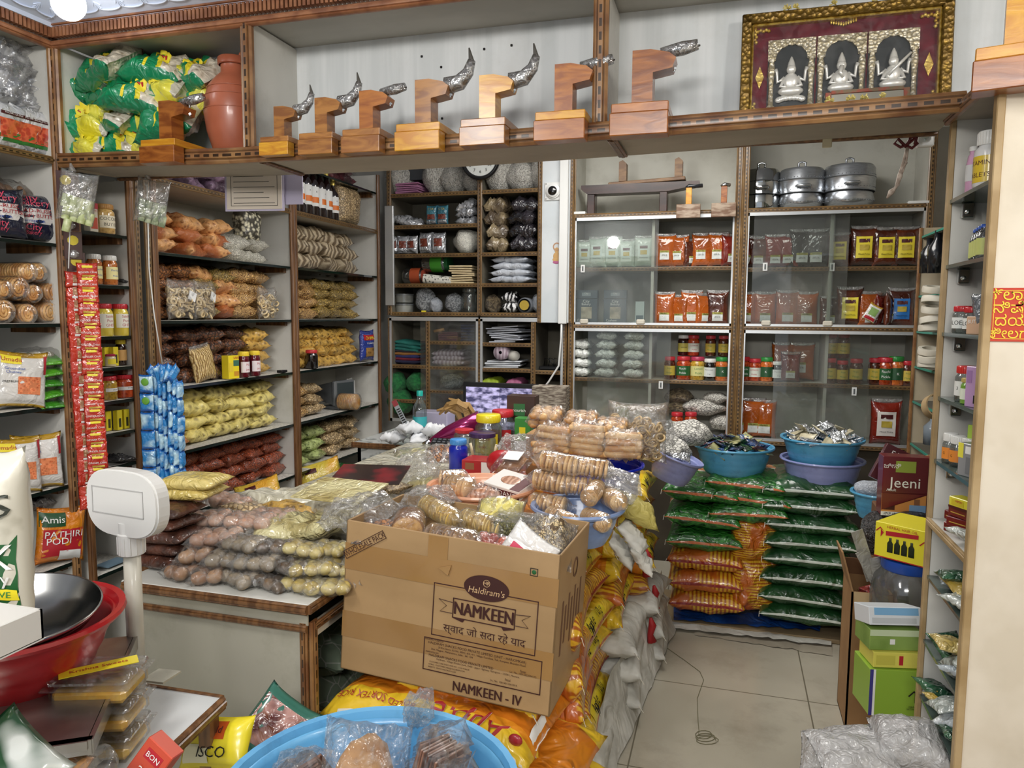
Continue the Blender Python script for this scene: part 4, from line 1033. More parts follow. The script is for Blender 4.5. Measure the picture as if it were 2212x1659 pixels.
ls(3.66, 4.14, 1.418, 4, 3, K_ol, 'olive mixture packet corner rack third shelf', 'olive mixture packets', size=(.155, .22, .058))
ls(3.38, 4.10, 1.149, 4, 5, K_mu, 'mustard chips packet beside the blue snack bag', 'mustard chips packets', size=(.155, .22, .056))
put(jar('blkj', .10, .034, mat('dark_syrup', '#0d0808', rough=.1, coat=1), plain('#c0343a', .4), cat='jar', label='black jar with red lid on the corner rack'), (-2.17, ly(661), 1.15), LF)
BLU = mat('blue_pack', '#1d2f7e', '#2a3f96', sc=6, rough=.3, coat=1, wr=.5, rnd=0)
put(pouch('bluesnack', .15, .2, .045, BLU, panels=((-.8, .8, .35, .72, TR, 'title_band'), (-.55, .7, -.75, -.15, mat('meatball_picture', '#5c3c1c', '#a07a44', tex='vor', sc=45, lo=.1, hi=.5), 'picture')), txt=(('CHIPIN', .03, 0, .5, TY), ('SOYABEAN', .014, 0, .15, TW)), cat='packet', name='snack_pouch', label='blue snack bag with red title standing at the corner rack end'), (-2.17, 4.17, 1.15), LF-.1)
ls(3.38, 3.72, .88, 3, 2, K_tan+K_pn, 'brown ring packet beside the small monitor', 'brown ring packets')
g = G()
for k in range(10): g.lathe([(0, .011*k), (.045, .011*k), (.047, .011*k+.005), (.045, .011*k+.010), (0, .011*k+.010)], 20)
t = E('cracker_roll', tuple(at(735, 868, X=-2.2)), label='roll of round brown crackers lying beside the small monitor', cat='cracker roll', rot=(PI/2, 0, LF)); t.location.z = .93
O('crackers', g.me(mat('cracker', '#b98042', '#d6a764', sc=30, rough=.6, bump=.3), auto=40), t); g = G(); g.lathe([(0, -.01), (.05, -.008), (.051, .115), (.02, .125)], 20); O('wrapper', g.me(FILMF, True), t)
# small crt monitor
GY = mat('grey_casing', '#5b5e60', '#66696b', sc=8, rough=.45, dirt=.3)
t = E('small_monitor', (-2.19, 3.93, .88), LF-.25, label='small grey tube monitor on the corner rack', cat='monitor')
g = G(); g.box(-.085, .085, 0, .03, .02, .17, bev=.008); O('bezel', g.me(GY), t)
g = G(); g.box(-.068, .068, -.003, .002, .045, .158, bev=.002); O('screen', g.me(plain('#3c4446', .15)), t)
g = G(); vs = [(-.08, .03, .03), (.08, .03, .03), (.08, .03, .165), (-.08, .03, .165), (-.05, .2, .05), (.05, .2, .05), (.05, .2, .13), (-.05, .2, .13)]
g.add(vs, [(0, 1, 5, 4), (1, 2, 6, 5), (2, 3, 7, 6), (3, 0, 4, 7), (4, 5, 6, 7)]); O('rear_shell', g.me(GY), t)
g = G(); g.box(-.07, .07, -.01, .12, 0, .02, bev=.004); O('stand', g.me(GY), t)
for x in (-.04, -.01, .02, .05): g = G(); g.box(x, x+.014, -.004, .001, .026, .034); O('button', g.me(BLK), t)
for i, (y, a) in enumerate(((4.12, .2), (4.17, -.1))):
    g = G(); g.box(-.05, .05, 0, .002, 0, .16); t = O('propped_paper', g.me(WPAP), None, (-2.25-.02*i, y, .88), (-.15, a, LF), label='white sheet propped '+('right behind the small monitor' if i == 0 else 'at the rack post beside the small monitor'), cat='paper')
ls(3.38, 3.74, .613, 3, 2, K_gn, 'green crisps packet corner rack lowest shelf', 'green crisps packets', size=(.17, .22, .07))
ls(3.74, 4.16, .613, 3, 2, K_pn, 'beige peanut packet corner rack lowest shelf', 'beige peanut packets', size=(.19, .22, .07))
# below: duck pouches and green packs in the dark bottom
YD_ = mat('yellow_pouch', '#dcc24a', '#e6a93a', sc=6, rough=.35, coat=1, wr=.4)
dkp = pouch('duck', .26, .2, .07, YD_, panels=((-.5, .55, -.5, .1, plain('#c9c23f')), (-.5, .0, .45, .72, TM)), txt=(('GUJAN', .05, .05, -.15, INK), ('10S!', .03, .05, -.42, INK)), cat='pouch', name='snack_pouch')
put(dkp, tuple(at(700, 1062, Y=3.5)-Vector((.0, 0, .03))), rot=(-.25, -.25, .6), label='yellow printed pouch at the foot of the corner rack')
put(dkp, tuple(at(590, 1100, Y=2.9)-Vector((.05, 0, .02))), rot=(-.4, -.3, .5), label='yellow pouch half hidden behind the bun bags', sc=.8)
put(pouch('grnpk', .3, .2, .07, mat('deep_green_pack', '#1d4526', '#2c5e2f', sc=5, rough=.35, coat=1, wr=.5), cat='pouch', name='green_pouch', label='dark green pouch behind the yellow printed pouch', txt=(('Grains', .04, 0, .1, TGO),)), tuple(at(770, 1058, Y=3.75)-Vector((0, 0, .04))), rot=(-.4, .1, .5))

# narrow jar rack (col 2)
def L2(px): return ly(px, 600, -2.19)
GLJ = mat('ghee_yellow', '#e6cf4e', rough=.2, coat=1); 
PKL = lambda n, a, b: mat(n, a, b, tex='vor', sc=90, lo=.1, hi=.5, rough=.2, coat=1)
RCH = PKL('chilli_pickle', '#7c1f0c', '#b5451c'); MUSJ = PKL('mustard_pickle', '#8a6a1c', '#c29a35')
REDL = plain('#c02a35', .4, .3); GRNL = plain('#2c8a3c', .4, .3); WHL = plain('#e3e3df', .4, .3)
put(jar('paste', .105, .034, PKL('ginger', '#b08a4c', '#c9a565'), plain('#a5793f', .5), lab=plain('#ddd4bb'), txt=('COCONUT', 'BUTTER'), cat='jar', label='large jar with brown lid and cream label on the jar rack'), (-2.19, L2(231), 1.73), LF)
put(boxy('masbox', .035, .03, .1, plain('#ddd6c4', .5, .3), cat='box', name='masala_box', faces=((.1, .9, .1, .5, plain('#c24a2c')), (0, 1, .8, 1, TR)), txt=(('MPTI', .012, .5, .72, TR),), label='small masala carton beside the large cream label jar'), (-2.18, L2(197), 1.73), LF)
pj = jar('ghj', .105, .026, PKL('mango_pickle', '#8a3a14', '#c0702c'), WHL, lab=plain('#e9dfa0'), txt=('Maa Kuti', 'Pickle'), cat='jar', name='pickle_jar', ts=.22, tcol=TB)
for px, w_ in ((199, 'left'), (233, 'right')): put(pj, (-2.18, L2(px), 1.547), LF, label=f'pickle jar with pale label, {w_} one on the second jar shelf')
gh = jar('ghee', .118, .029, GLJ, REDL, lab=plain('#efeddf'), txt=('Sakthi', 'Pure', 'GHEE'), tcol=TR, cat='jar', name='ghee_jar', ts=.3, band=(.3, .8), lidh=.14)
for px, w_ in ((216, 'left'), (251, 'right')): put(gh, (-2.18, L2(px), 1.36), LF, label=f'yellow ghee jar with red lid, {w_} one of the pair')
put(jar('smr', .045, .018, plain('#d8c9a0', .3, .5), plain('#b33050', .4), lab=TY, cat='jar', label='tiny jar with crimson lid on the fourth jar shelf'), (-2.17, L2(221), 1.25), LF)
cyb = boxy('cact', .024, .02, .07, plain('#e2cf2c', .4, .3), cat='box', name='yellow_box', faces=((.3, .7, .15, .6, plain('#3b3a20')),))
for px, z, w_ in ((234, 1.25, 'with the front tilted, beside the honey bottle'), (225, 1.25, 'half hidden behind the tiny crimson jar'), (236, 1.01, 'left one on the sixth jar shelf'), (252, 1.01, 'right one on the sixth jar shelf'), (222, 1.01, 'hidden behind the others on the sixth jar shelf')):
    put(cyb, (-2.18-(.02 if px in (225, 222) else 0), L2(px), z), LF, label='small yellow carton '+w_, sc=1.05 if z < 1.1 else 1)
put(jar('honey', .095, .02, mat('honey_dark', '#2b1208', rough=.08, coat=1), plain('#d8c23c', .4), lab=plain('#d7a867'), cat='jar', name='honey_jar', label='dark honey jar with yellow lid on the fourth jar shelf', neck=.8), (-2.19, L2(254), 1.25), LF)
put(jar('chj', .085, .04, RCH, REDL, cat='jar', name='chilli_jar', label='wide jar of red chilli pickle on the fifth jar shelf', lab=WPAP, txt=('TTHOKKU',), ts=.12, band=(.42, .6)), (-2.19, L2(257), 1.128), LF)
put(jar('muj', .085, .026, MUSJ, REDL, cat='jar', name='mustard_jar', label='narrow jar of mustard pickle left of the red chilli jar', lab=WPAP, txt=('GARAM',), ts=.13, band=(.42, .6)), (-2.18, L2(221), 1.128), LF)
for px, z, w_ in ((235, .889, 'on the seventh jar shelf'), (262, 1.548, 'at the right end of the second jar shelf')):
    put(('crump', lambda: O('crumpled_packet', pil(.1, .09, .02, mat('dark_foil', '#1d1d20', '#4b4a4a', sc=12, rough=.3, coat=1, wr=1), wr=.9, lump=.8), cat='packet', label='x')), (-2.18, L2(px), z+.015), rot=(.1, .1, LF), label='crumpled dark foil packet '+w_, sc=1 if z < 1 else .5)
put(('bluepap', lambda: O('folded_leaflet', G().box(-.05, .05, -.03, .03, 0, .004).me(plain('#6d8596', .6)), cat='leaflet', label='x')), (-2.19, L2(215), .512), LF, label='blue-grey leaflet on the lowest jar shelf')

# far left rack
def lw(px): return ly(px, 600, -2.19)
NAVY = mat('navy_white_pack', '#151a33', rough=.3, coat=1, wr=.4)
WHP = mat('white_pack', '#e4e0dc', rough=.35, coat=1, wr=.3); PNK = plain('#d9506a', .4)
rusk = pouch('rusk', .17, .165, .07, NAVY, panels=((-.9, .9, -.38, .28, WHP, 'white_band'),), txt=(('City', .036, -.1, .75, PNK), ('Bakery', .034, .1, .52, PNK), ('SINCE 1925', .009, 0, .38, TW), ('BREAD-RUSK', .021, 0, .16, TR), ('(ಬಿಸ್ಕತ್) BUTTER', .018, 0, -.06, TR), ('Marriage Gift', .014, 0, -.28, TB), ('City', .03, 0, -.56, PNK), ('Bakery', .018, 0, -.78, PNK)), cat='packet', name='rusk_packet', label='x', sv=.05, su=.03)
put(rusk, (-2.21, lw(82), 1.675), rot=(-.15, 0, LF-.4), label='navy and white bread rusk packet beside the side panel')
put(rusk, (-2.20, lw(5), 1.675), rot=(-.15, 0, LF-.4), label='navy and white bread rusk packet at the picture edge')
bbn = mat('brown_bun', '#8a5a34', '#b98a5c', sc=12, rough=.5)
for px, w_ in ((20, 'at the picture edge'), (62, 'above the inner rusk packet')):
    t = E('cookie_bag', (-2.27, lw(px), 1.83), LF, label='clear bag of brown cookies '+w_, cat='bag', group='cookie bags above the rusk packets')
    for k in range(6): g = G(); g.ball((0, 0, 0), .022, 12, 8, sq=(1, 1, .5)); O('cookie', g.me(bbn, True) if k == 0 and px == 20 else bpy.data.objects['cookie'].data, t, (-.05+.022*k, 0, .012*(k % 2)), (.6, .2*k, 0))
    O('bag_film', pil(.17, .07, .08, FILM, seed=4), t)
# coiled snack rolls
CH = mat('coil_snack', '#c98a45', '#e9b873', sc=30, rough=.5, coat=.4, wr=.2)
def coil(key, r, ln):
    def b():
        t = E('coil_roll', cat='snack roll'); g = G(); n = int(ln/.012)
        for k in range(n):
            z = k*.012; g.tube([((r-.006-.0035*a/PI)*math.cos(a)*(1-a*.05), z, (r-.006)*math.sin(a)*(1-a*.05)) for a in [j*PI/8 for j in range(0, 17 if k else 60)]], .0062 if k else .005, 6)
        O('coils', g.me(CH, True), t)
        g = G(); g.lathe([(r*.2, -.012), (r*.8, -.012), (r*1.03, 0), (r*1.04, ln), (r*.3, ln+.02)], 18); g.v = [(x, z, y) for x, y, z in g.v]; O('wrapper', g.me(FILM, True), t); return t
    return key, b
rows = [((60, 588, .036), (84, 588, .036)), ((8, 625, .034), (40, 622, .042), (72, 634, .034), (116, 632, .04)), ((8, 672, .042), (60, 678, .038), (108, 675, .04))]
for i, rw in enumerate(rows):
    for j, (px, py, r) in enumerate(rw):
        p = at(px, py, X=-2.19); put(coil('coil%.3f' % r, r*.92, .16), (-2.19, p.y, p.z), LF+R.uniform(-.1, .1), label=f'wrapped roll of coiled brown snack, {["top", "middle", "bottom"][i]} row, {ORD[j]} from the left', group='coiled snack rolls on the far left rack')
# idli rice balls packets (green/white)
GPK = mat('green_label_pack', '#5fae2a', '#3f8f24', sc=6, rough=.3, coat=1, wr=.4)
BALL = mat('white_balls', '#d8d4c6', '#c6c1b0', sc=20, rough=.5)
def ballpk():
    t = E('rice_ball_packet', cat='packet'); 
    for k in range(4): g = G(); g.ball((0, 0, 0), .026, 14, 8, sq=(1, .9, .62)); O('white_ball', g.me(BALL, True) if k == 0 else t.children[0].data, t, (-.07+.045*k, -.01, .02))
    O('green_label', pil(.16, .09, .012, GPK, seed=5), t, (.02, -.03, .012), (.5, 0, 0)); O('bag_film', pil(.22, .1, .05, FILM, seed=6, su=.12), t, (0, 0, .02)); return t
for k in range(5): put(('ballpk', ballpk), (-2.21, lw(85), 1.137+.036*k), rot=(0, R.uniform(-.06, .06), LF+R.uniform(-.08, .08)), label=f'green labelled packet of white rice balls, {layer(k, 5)}', group='stacked rice ball packets')
FL_ = mat('flax_orange', '#c85a32', '#e58a5c', tex='vor', sc=120, lo=.1, hi=.5, rough=.5)
WPK = mat('white_chutney_pack', '#dedbd6', rough=.3, coat=1, wr=.35, uvr=[('Y', [(0, '#c9a23c'), (.05, None), (.9, '#b8902c')])])
chut = pouch('chut', .15, .19, .05, WPK, panels=((-.2, .7, -.55, .1, FL_, 'picture'), (.8, .97, .2, .85, TR, 'red_tab'), (-.85, -.1, .55, .85, TY, 'logo_panel')), txt=(('Umadis', .02, -.47, .7, TR), ('Groundnut', .013, -.35, .38, TB), ('Chutney', .013, -.4, .25, TB), ('PREMIUM', .011, -.5, -.1, INK)), cat='pouch', name='chutney_pouch')
put(chut, (-2.17, lw(15), 1.137), rot=(-.1, .12, LF-.4), label='white chutney pouch leaning before the rice ball packets')
put(chut, (-2.17, lw(50), .862), rot=(-.1, .02, LF-.4), label='white groundnut chutney pouch with yellow name panel')
put(chut, (-2.17, lw(0), .862), rot=(-.1, .05, LF-.3), label='white chutney pouch at the picture edge, lower shelf')
put(boxy('tin', .06, .05, .06, plain('#8b897c', .5), cat='box', name='small_tin_box', faces=((.1, .5, .1, .9, BLK),), label='small grey tin box beside the groundnut chutney pouch'), (-2.2, lw(98), .862), LF)
put(('leaf2', lambda: O('leaflet', G().box(-.05, .05, -.05, .05, 0, .003).me(PAP), cat='leaflet', label='x')), (-2.2, lw(98), .861), LF, label='pale leaflet under the small tin box')
OPK = mat('orange_pathiri_pack', '#e08a1c', '#d67a1a', sc=8, rough=.35, coat=1, wr=.4)
put(pouch('pathiri', .15, .2, .06, OPK, panels=((-.8, .85, -.75, .25, TR, 'red_panel'), (-.95, .1, .35, .85, plain('#1c4a2a', .4), 'green_panel'), (-.1, .8, -.95, -.55, WPAP, 'dish_picture')), txt=(('Amis', .035, -.4, .6, TW), ('PATHIRI', .034, .05, .05, TW), ('PODI', .034, -.15, -.2, TW)), cat='pouch', name='flour_pouch', label='orange and red PATHIRI PODI flour pouch on the far left rack'), (-2.17, lw(85), .592), rot=(-.05, .1, LF-.5))
put(('crump2', lambda: O('grey_bag', pil(.12, .1, .04, mat('grey_foil', '#5d5b5a', '#8d8a88', sc=10, rough=.35, coat=1, wr=1), wr=.8), cat='bag', label='x')), (-2.25, lw(70), .80), rot=(0, 0, LF), label='grey plastic bag behind the PATHIRI PODI pouch')

# hanging red sachet strips
SRED = mat('red_sachet', '#cf3a22', '#b92d1c', sc=8, rough=.3, coat=1, wr=.5)
def sachet(kind):
    def b():
        t = E('s', cat='x'); w_, h_ = (.062, .052)
        o = O('sachet_body', pil(w_, h_*1.04, .010, SRED, up=True, su=.0, sv=.13, nu=8, nv=8, wr=.4, seed=kind), t)
        k = dict(seed=kind, su=.0, sv=.13, wr=.4)
        if kind:
            O('sachet_picture', patch(w_, h_*1.04, .010, mat('ginger_pic', '#e0c4a0', '#9a6a44', tex='vor', sc=120, lo=.1, hi=.5), -.3, .35, -.4, .6, **k), o); O('barcode', patch(w_, h_*1.04, .010, WPAP, -.35, .4, -.8, -.5, off=.0018, **k), o)
        else:
            O('yellow_figure', patch(w_, h_*1.04, .010, TY, -.5, .5, .42, .72, **k), o); O('gold_band', patch(w_, h_*1.04, .010, TGO, -.5, .7, -.75, -.5, **k), o)
            text(o, 'GINGER CHAI', .0085, TW, (0, -.0062, -.004), bold=.03)
        return t
    return 'sach%d' % kind, b
def strip(name, px, py0, n, kind, X, label, dz=.0525, drift=0, rz=LF, dy=None):
    root = E(name, tuple(at(px, py0, X=X)), rz, label=label, cat='sachet strip')
    k = sachet(kind)
    if k[0] not in PROTO: PROTO[k[0]] = k[1]().children[0]; par = PROTO[k[0]].parent; bpy.data.objects.remove(par); first = True
    else: first = False
    src = PROTO[k[0]]
    for i in range(n):
        if first and i == 0: c = src
        else:
            c = src.copy(); C.objects.link(c)
            for ch in src.children: d = ch.copy(); C.objects.link(d); d.parent = c
        c.parent = root; c.name = 'sachet'; c.location = (drift*i+R.uniform(-1, 1)*.001, (i % 2)*.002, -dz*(i+.5)); c.rotation_euler = (R.uniform(-.12, .12), R.uniform(-.03, .03), R.uniform(-.2, .2))
    return root
strip('sachet_strip', 187, 572, 18, 0, -1.99, 'front strip of red ginger sachets hanging at the left post', rz=.75, dz=.0405*.96, drift=.0003)
strip('sachet_strip', 163, 590, 19, 1, -2.02, 'rear strip of red sachets with barcodes at the left post', rz=.9, dz=.0405, drift=.0005)
g = G(); g.tube([(-2.142, 1.99, 1.74), tuple(at(152, 470, X=-2.0)), tuple(at(148, 580, X=-2.0))], .0018, 6); tag(O('hanging_string', g.me(WPAP, True)), 'white string holding the red sachet strips', 'string')
# maroon blister cards on the post
for i, (px, py) in enumerate(((142, 400), (150, 468), (158, 530), (165, 575))):
    p = at(px, py, X=-2.06)
    t = E('blister_card', tuple(p), .9, label=f'maroon card with a yellow seal on the left post, {["uppermost", "second from the top", "third from the top", "lowest"][i]}', cat='card', group='maroon cards on the left post')
    g = G(); g.box(-.026, .026, 0, .002, -.045, .045, bev=.0006); O('card', g.me(mat('maroon_card', '#3b1213', rough=.3, coat=.6)), t)
    g = G(); g.lathe([(0, 0), (.016, 0)], 10); g.v = [(x, -.001, y+.016) for x, y, z in g.v]; g.f = [f[::-1] for f in g.f]; O('yellow_seal', g.me(plain('#c9b52c', .5)), t)
    g = G(); g.ball((0, -.004, -.028), .017, 12, 8, sq=(1, .5, .8)); O('blister', g.me(film('blister%d' % i, dens=.2, haze=.2), True), t)
# clear bag of small rolls over the post and the second hanging bag
ROLL = mat('green_roll', '#b9c48a', '#d9dfb4', sc=60, rough=.5, coat=.3); ROLL2 = mat('grey_roll', '#7c8a6c', '#b7c0a2', sc=50, rough=.5)
def rollbag(px, py, X, m, label, n=9, rz=.7):
    t = E('hanging_roll_bag', tuple(at(px, py, X=X)), rz, label=label, cat='bag')
    g = G(); g.lathe([(0, -.02), (.0105, -.02), (.0115, -.018), (.0115, .018), (.0105, .02), (0, .02)], 12); me = g.me(m, True)
    for k in range(n): O('small_roll', me, t, (-.032+.021*(k % 4), .004*(k % 2), -.012-.038*(k//4)-.006*(k % 4)), (.1, .25, 0))
    O('bag_film', pil(.105, .16, .04, FILMW, up=True, seed=5, sv=.1, wr=.8, lump=.5, nu=14, nv=14), t, (0, 0, 0), (0, .15, 0)); 
    g = G(); g.tube([(-.01, 0, .075), (-.014, 0, .1)], [.012, .003], 8); O('knot', g.me(FILMW, True), t); return t
rollbag(167, 425, -1.95, ROLL, 'clear bag of green and white rolls hanging on the left post')
rollbag(328, 435, -1.96, ROLL2, 'clear bag of grey-green rolls hanging over the middle rack', n=8)
g = G(); g.tube([(-2.142, 2.36, 1.93)]+[tuple(at(x, y, X=-1.97)) for x, y in ((318, 400), (322, 580), (333, 680), (351, 790))], .0022, 6); tag(O('sachet_string', g.me(WHT, True)), 'white cord holding the blue shampoo sachets', 'cord')
# blue sachet bundle
SB1 = mat('blue_sachet', '#2f86c9', '#bfe0ee', sc=16, lo=.45, hi=.6, rough=.25, coat=1, wr=.4, uvr=[('Y', [(0, '#1f66b5'), (.14, None), (.9, '#1f66b5')])])
t = E('sachet_bundle', tuple(at(338, 800, X=-1.94)), .75, label='thick bundle of blue shampoo sachet strips hanging by a white cord', cat='sachet bundle')
sm = pil(.05, .072, .012, SB1, up=True, su=.0, sv=.1, nu=8, nv=8, wr=.5, seed=2)
sm2 = pil(.034, .075, .016, SB1, up=True, su=.0, sv=.1, nu=8, nv=8, wr=.6, seed=4)
lime = G(); lime.ball((0, -.0075, .008), .0135, 14, 8, sq=(1, .18, 1)); limem = lime.me(plain('#69a63a', .5), True)
for i in range(6):
    o = O('sachet', sm, t, (-.035, -.028, -.045-.066*i), (.05, 0, -.5+.04*(i % 2)))
    if i < 2: O('lime_picture', limem, o); text(o, 'Tender', .013, TB, (0, -.0085, -.022), rot=(0, PI, 0) if False else (0, 0, 0))
for j in range(6):
    for i in range(6):
        O('sachet', sm2, t, (-.005+.0155*j, -.004+.004*(j % 3), -.05-.064*i-.012*(j % 3)), (0, R.uniform(-.08, .08), .95+R.uniform(-.25, .25)))
for j in range(5): O('fanned_sachet', sm2, t, (-.01+.016*j, -.008, -.012), (0, -.8+.4*j, .9))
# clipped papers at the top
PPR = mat('form_paper', '#c9beb0', '#bfb4a6', sc=4, rough=.7); LIL = mat('lilac_sleeve', '#b3adc4', '#aaa3bb', sc=6, rough=.4, coat=.5)
p = at(550, 452, Y=2.24); t = E('paper_form', (p.x, 2.24, p.z), .15, label='cream printed form in a clear sleeve hanging under the overhead shelf', cat='paper')
g = G(); g.box(-.1, .1, -.001, .001, 0, .13); O('sheet', g.me(PPR), t)
g = G(); g.box(-.108, .108, .0015, .0025, -.006, .13); O('sleeve', g.me(LIL), t)
g = G()
for k in range(6): g.box(-.075, .075-.02*(k % 3), -.0018, -.0012, .02+.018*k, .0215+.018*k)
for a, b_, c, d in ((-.085, -.0835, .012, .12), (.0835, .085, .012, .12)): g.box(a, b_, -.0018, -.0012, c, d)
g.box(-.085, .085, -.0018, -.0012, .011, .0125); O('printed_lines', g.me(INK), t)
p = at(618, 440, Y=2.25); g = G(); g.box(-.045, .05, 0, .002, 0, .12); tag(O('lilac_sheet', g.me(LIL), None, (p.x, 2.27, p.z), (0, 0, .1)), 'lilac sheet hanging just right of the printed form', 'paper')

# ================================================================ back wall goods
def bk(px, py, dy=.05): return at(px, py, Y=BY+dy)
def bxx(px): return at(px, 600, Y=BY+.06).x
# puffed rice bags on the top of the open unit, clock
RB = mat('puffed_rice_bag', '#77746c', '#d6d3cb', tex='vor', sc=26, lo=.15, hi=.45, rough=.45, coat=1, wr=.9, wsc=16, dist=2)
RB2 = mat('white_rice_bag', '#b9b8ad', '#e5e3d8', tex='vor', sc=28, lo=.1, hi=.4, rough=.45, coat=1, wr=.6, wsc=16, dist=2)
def sackbag(key, w_, h_, d_, m, name='puffed_rice_bag'):
    def b():
        g = G(); g.ball((0, 0, 0), .5, 20, 14, sq=(1, 1, 1), seed=len(key), amp=.22); 
        g.v = [(x*w_, y*d_, max(-.46, z)*h_+.46*h_) for x, y, z in g.v]; return O(name, g.me(m, True), cat='bag', label='x')
    return key, b
for i, (px, w_, h_, z, wds) in enumerate(((858, .17, .24, 2.195, 'at the left post'), (937, .15, .26, 2.195, 'beside the pink folders'), (975, .16, .2, 2.195, 'third from the left post'), (1018, .12, .15, 2.195, 'below the left half of the clock'), (1072, .17, .24, 2.195, 'just right of the clock'), (1122, .19, .19, 2.195, 'round one right of the clock'), (1165, .13, .24, 2.195, 'at the right post'), (985, .3, .12, 2.37, 'lying on top left of the clock'), (1125, .2, .14, 2.36, 'lying on the round one'))):
    k = sackbag('ricebag', 1, 1, 1, RB); put(k, (bxx(px), BY+.12, z), rz=R.uniform(-.3, .3), sc=(w_, .2, h_), label='bag of speckled puffed rice '+wds, group='puffed rice bags on top of the open unit')
put(sackbag('ricewhite', 1, 1, 1, RB2, 'puffed_rice_bag'), (bxx(1003), BY+.12, 1.823), sc=(.17, .2, .165), label='white bag of puffed rice on the third shelf of the open unit')
c = at(1037, 343, Y=BY-.06); t = E('wall_clock', (c.x, BY-.05, c.z), label='round black wall clock partly hidden by the overhead shelf', cat='clock')
cr = .12
g = G(); g.lathe([(cr*.8, 0), (cr*.86, .012), (cr*.93, .02), (cr*1.0, .014), (cr*1.02, 0), (cr*.98, -.012)], 40); g.v = [(x, -z, y) for x, y, z in g.v]; g.f = [f[::-1] for f in g.f]; O('rim', g.me(BLK, True), t)
g = G(); g.lathe([(0, 0), (cr*.84, 0)], 40); g.v = [(x, -.004, y) for x, y, z in g.v]; O('dial', g.me(plain('#e3e6e2', .5)), t)
for k in range(1, 13): a = 2*PI*k/12; text(t, str(k), .026, INK, (cr*.62*math.sin(a), -.006, cr*.62*math.cos(a)), bold=0, name='numeral')
for a, l in ((.6, .05), (2.2, .07)):
    g = G(); g.box(-.002, .002, -.009, -.008, -.01, l); O('clock_hand', g.me(INK), t, (0, 0, 0), (0, a, 0))
g = G(); g.box(-.06, .06, 0, .15, 0, .08); tag(O('dark_box', g.me(plain('#3b3e42', .6)), None, (bxx(893), BY+.08, 2.29)), 'dark grey box above the pink folders', 'box')
PF = mat('pink_folder', '#a86f93', '#b981a3', sc=5, rough=.6); PFL = mat('cream_folder', '#d9c6a0', '#cdb88f', sc=5, rough=.7)
def folder(m): return lambda: O('folder', G().box(-.5, .5, 0, .2, 0, .009, bev=.002).me(m), cat='folder', label='x')
for k in range(6): put(('pfold', folder(PF)), (bxx(885)+R.uniform(-.008, .008), BY+.03, 2.194+.0125*k), rot=(0, R.uniform(-.04, .04), R.uniform(-.05, .05)), sc=(.155, 1, 1), label=f'pink folder on top of the open unit, {ORD[k]} from the bottom', group='pink folders')
for k in range(8): put(('cfold', folder(PFL)), (bxx(1000)+R.uniform(-.012, .012), BY+.03, 1.637+.0145*k), rot=(0, R.uniform(-.04, .04), R.uniform(-.05, .05)), sc=(.15, 1, 1.15), label=f'cream folder on the fourth shelf of the open unit, {ORD[k]} from the bottom', group='cream folders')
# foil packs
SFO = mat('silver_foil_pack', '#b9bcc2', '#e6e8ec', sc=12, rough=.25, metal=.5, coat=.6, wr=1, wsc=20)
MEAT = mat('date_picture', '#3d1713', '#7c3a2a', tex='vor', sc=70, lo=.1, hi=.5, rough=.4, coat=.5)
TEAL = mat('teal_pack', '#2e5f73', '#3f7d8d', sc=5, rough=.3, coat=1, wr=.5)
dt = pouch('teald', .075, .125, .04, TEAL, panels=((-.7, .7, -.5, .05, MEAT, 'dates_picture'), (-.8, .8, -.95, -.6, SFO, 'silver_foot')), txt=(('CTA', .022, 0, .6, TGO),), cat='packet', name='date_packet')
put(dt, (bxx(935), BY+.05, 2.0), label='teal date packet on the second shelf, left one'); put(dt, (bxx(958), BY+.05, 2.0), label='teal date packet on the second shelf, right one')
sf = packet('sfoil', .13, .12, .05, SFO, name='foil_packet', wr=.8, lump=.7)
sfd = pouch('sfoild', .08, .12, .05, SFO, panels=((-.6, .6, -.4, .4, MEAT, 'dates_picture'),), cat='packet', name='foil_packet')
for px, z, wds, k in ((1010, 2.02, 'bottom one beside the teal packets', 0), (1010, 2.075, 'middle one beside the teal packets', 0), (1008, 2.12, 'top one beside the teal packets', 0), (895, 2.02, 'lying left of the teal packets', 0), (870, 2.04, 'leaning at the left post of the second shelf', 0)):
    put(sf, (bxx(px), BY+.08, z), rot=(R.uniform(.1, .4), R.uniform(-.3, .3), R.uniform(-.3, .3)), label='silver foil packet '+wds, sc=1.05)
for px, wds in ((853, 'first from the left post'), (873, 'second from the left post'), (893, 'third from the left post'), (922, 'left of the pair with dark dates'), (950, 'right of the pair with dark dates')):
    put(sfd, (bxx(px), BY+.05, 1.823), rz=R.uniform(-.25, .25), label='silver packet with dark dates, '+wds, sc=1 if px < 900 else 1.15)
BRB = mat('brown_bulk', '#5e5142', '#9c8b6c', sc=10, rough=.35, coat=1, wr=1, wsc=18); BKB = mat('black_bulk', '#141216', '#322e34', sc=9, rough=.25, coat=1, wr=1, wsc=18)
for k in range(4):
    put(packet('brb', .15, .2, .085, BRB, name='seed_packet', wr=.7, lump=.7), (bxx(1073), BY+.11, 1.87+.078*k), rz=R.uniform(-.2, .2), label=f'tan seed packet in the right bay, {layer(k, 4)}', sc=(1, 1, 1.15), group='tan seed packets in the right bay')
    put(packet('bkb', .19, .2, .085, BKB, name='seed_packet', wr=.7, lump=.7), (bxx(1132), BY+.11, 1.87+.078*k), rz=R.uniform(-.2, .2), label=f'dark seed packet in the right bay, {layer(k, 4)}', sc=(1, 1, 1.15), group='dark seed packets in the right bay')
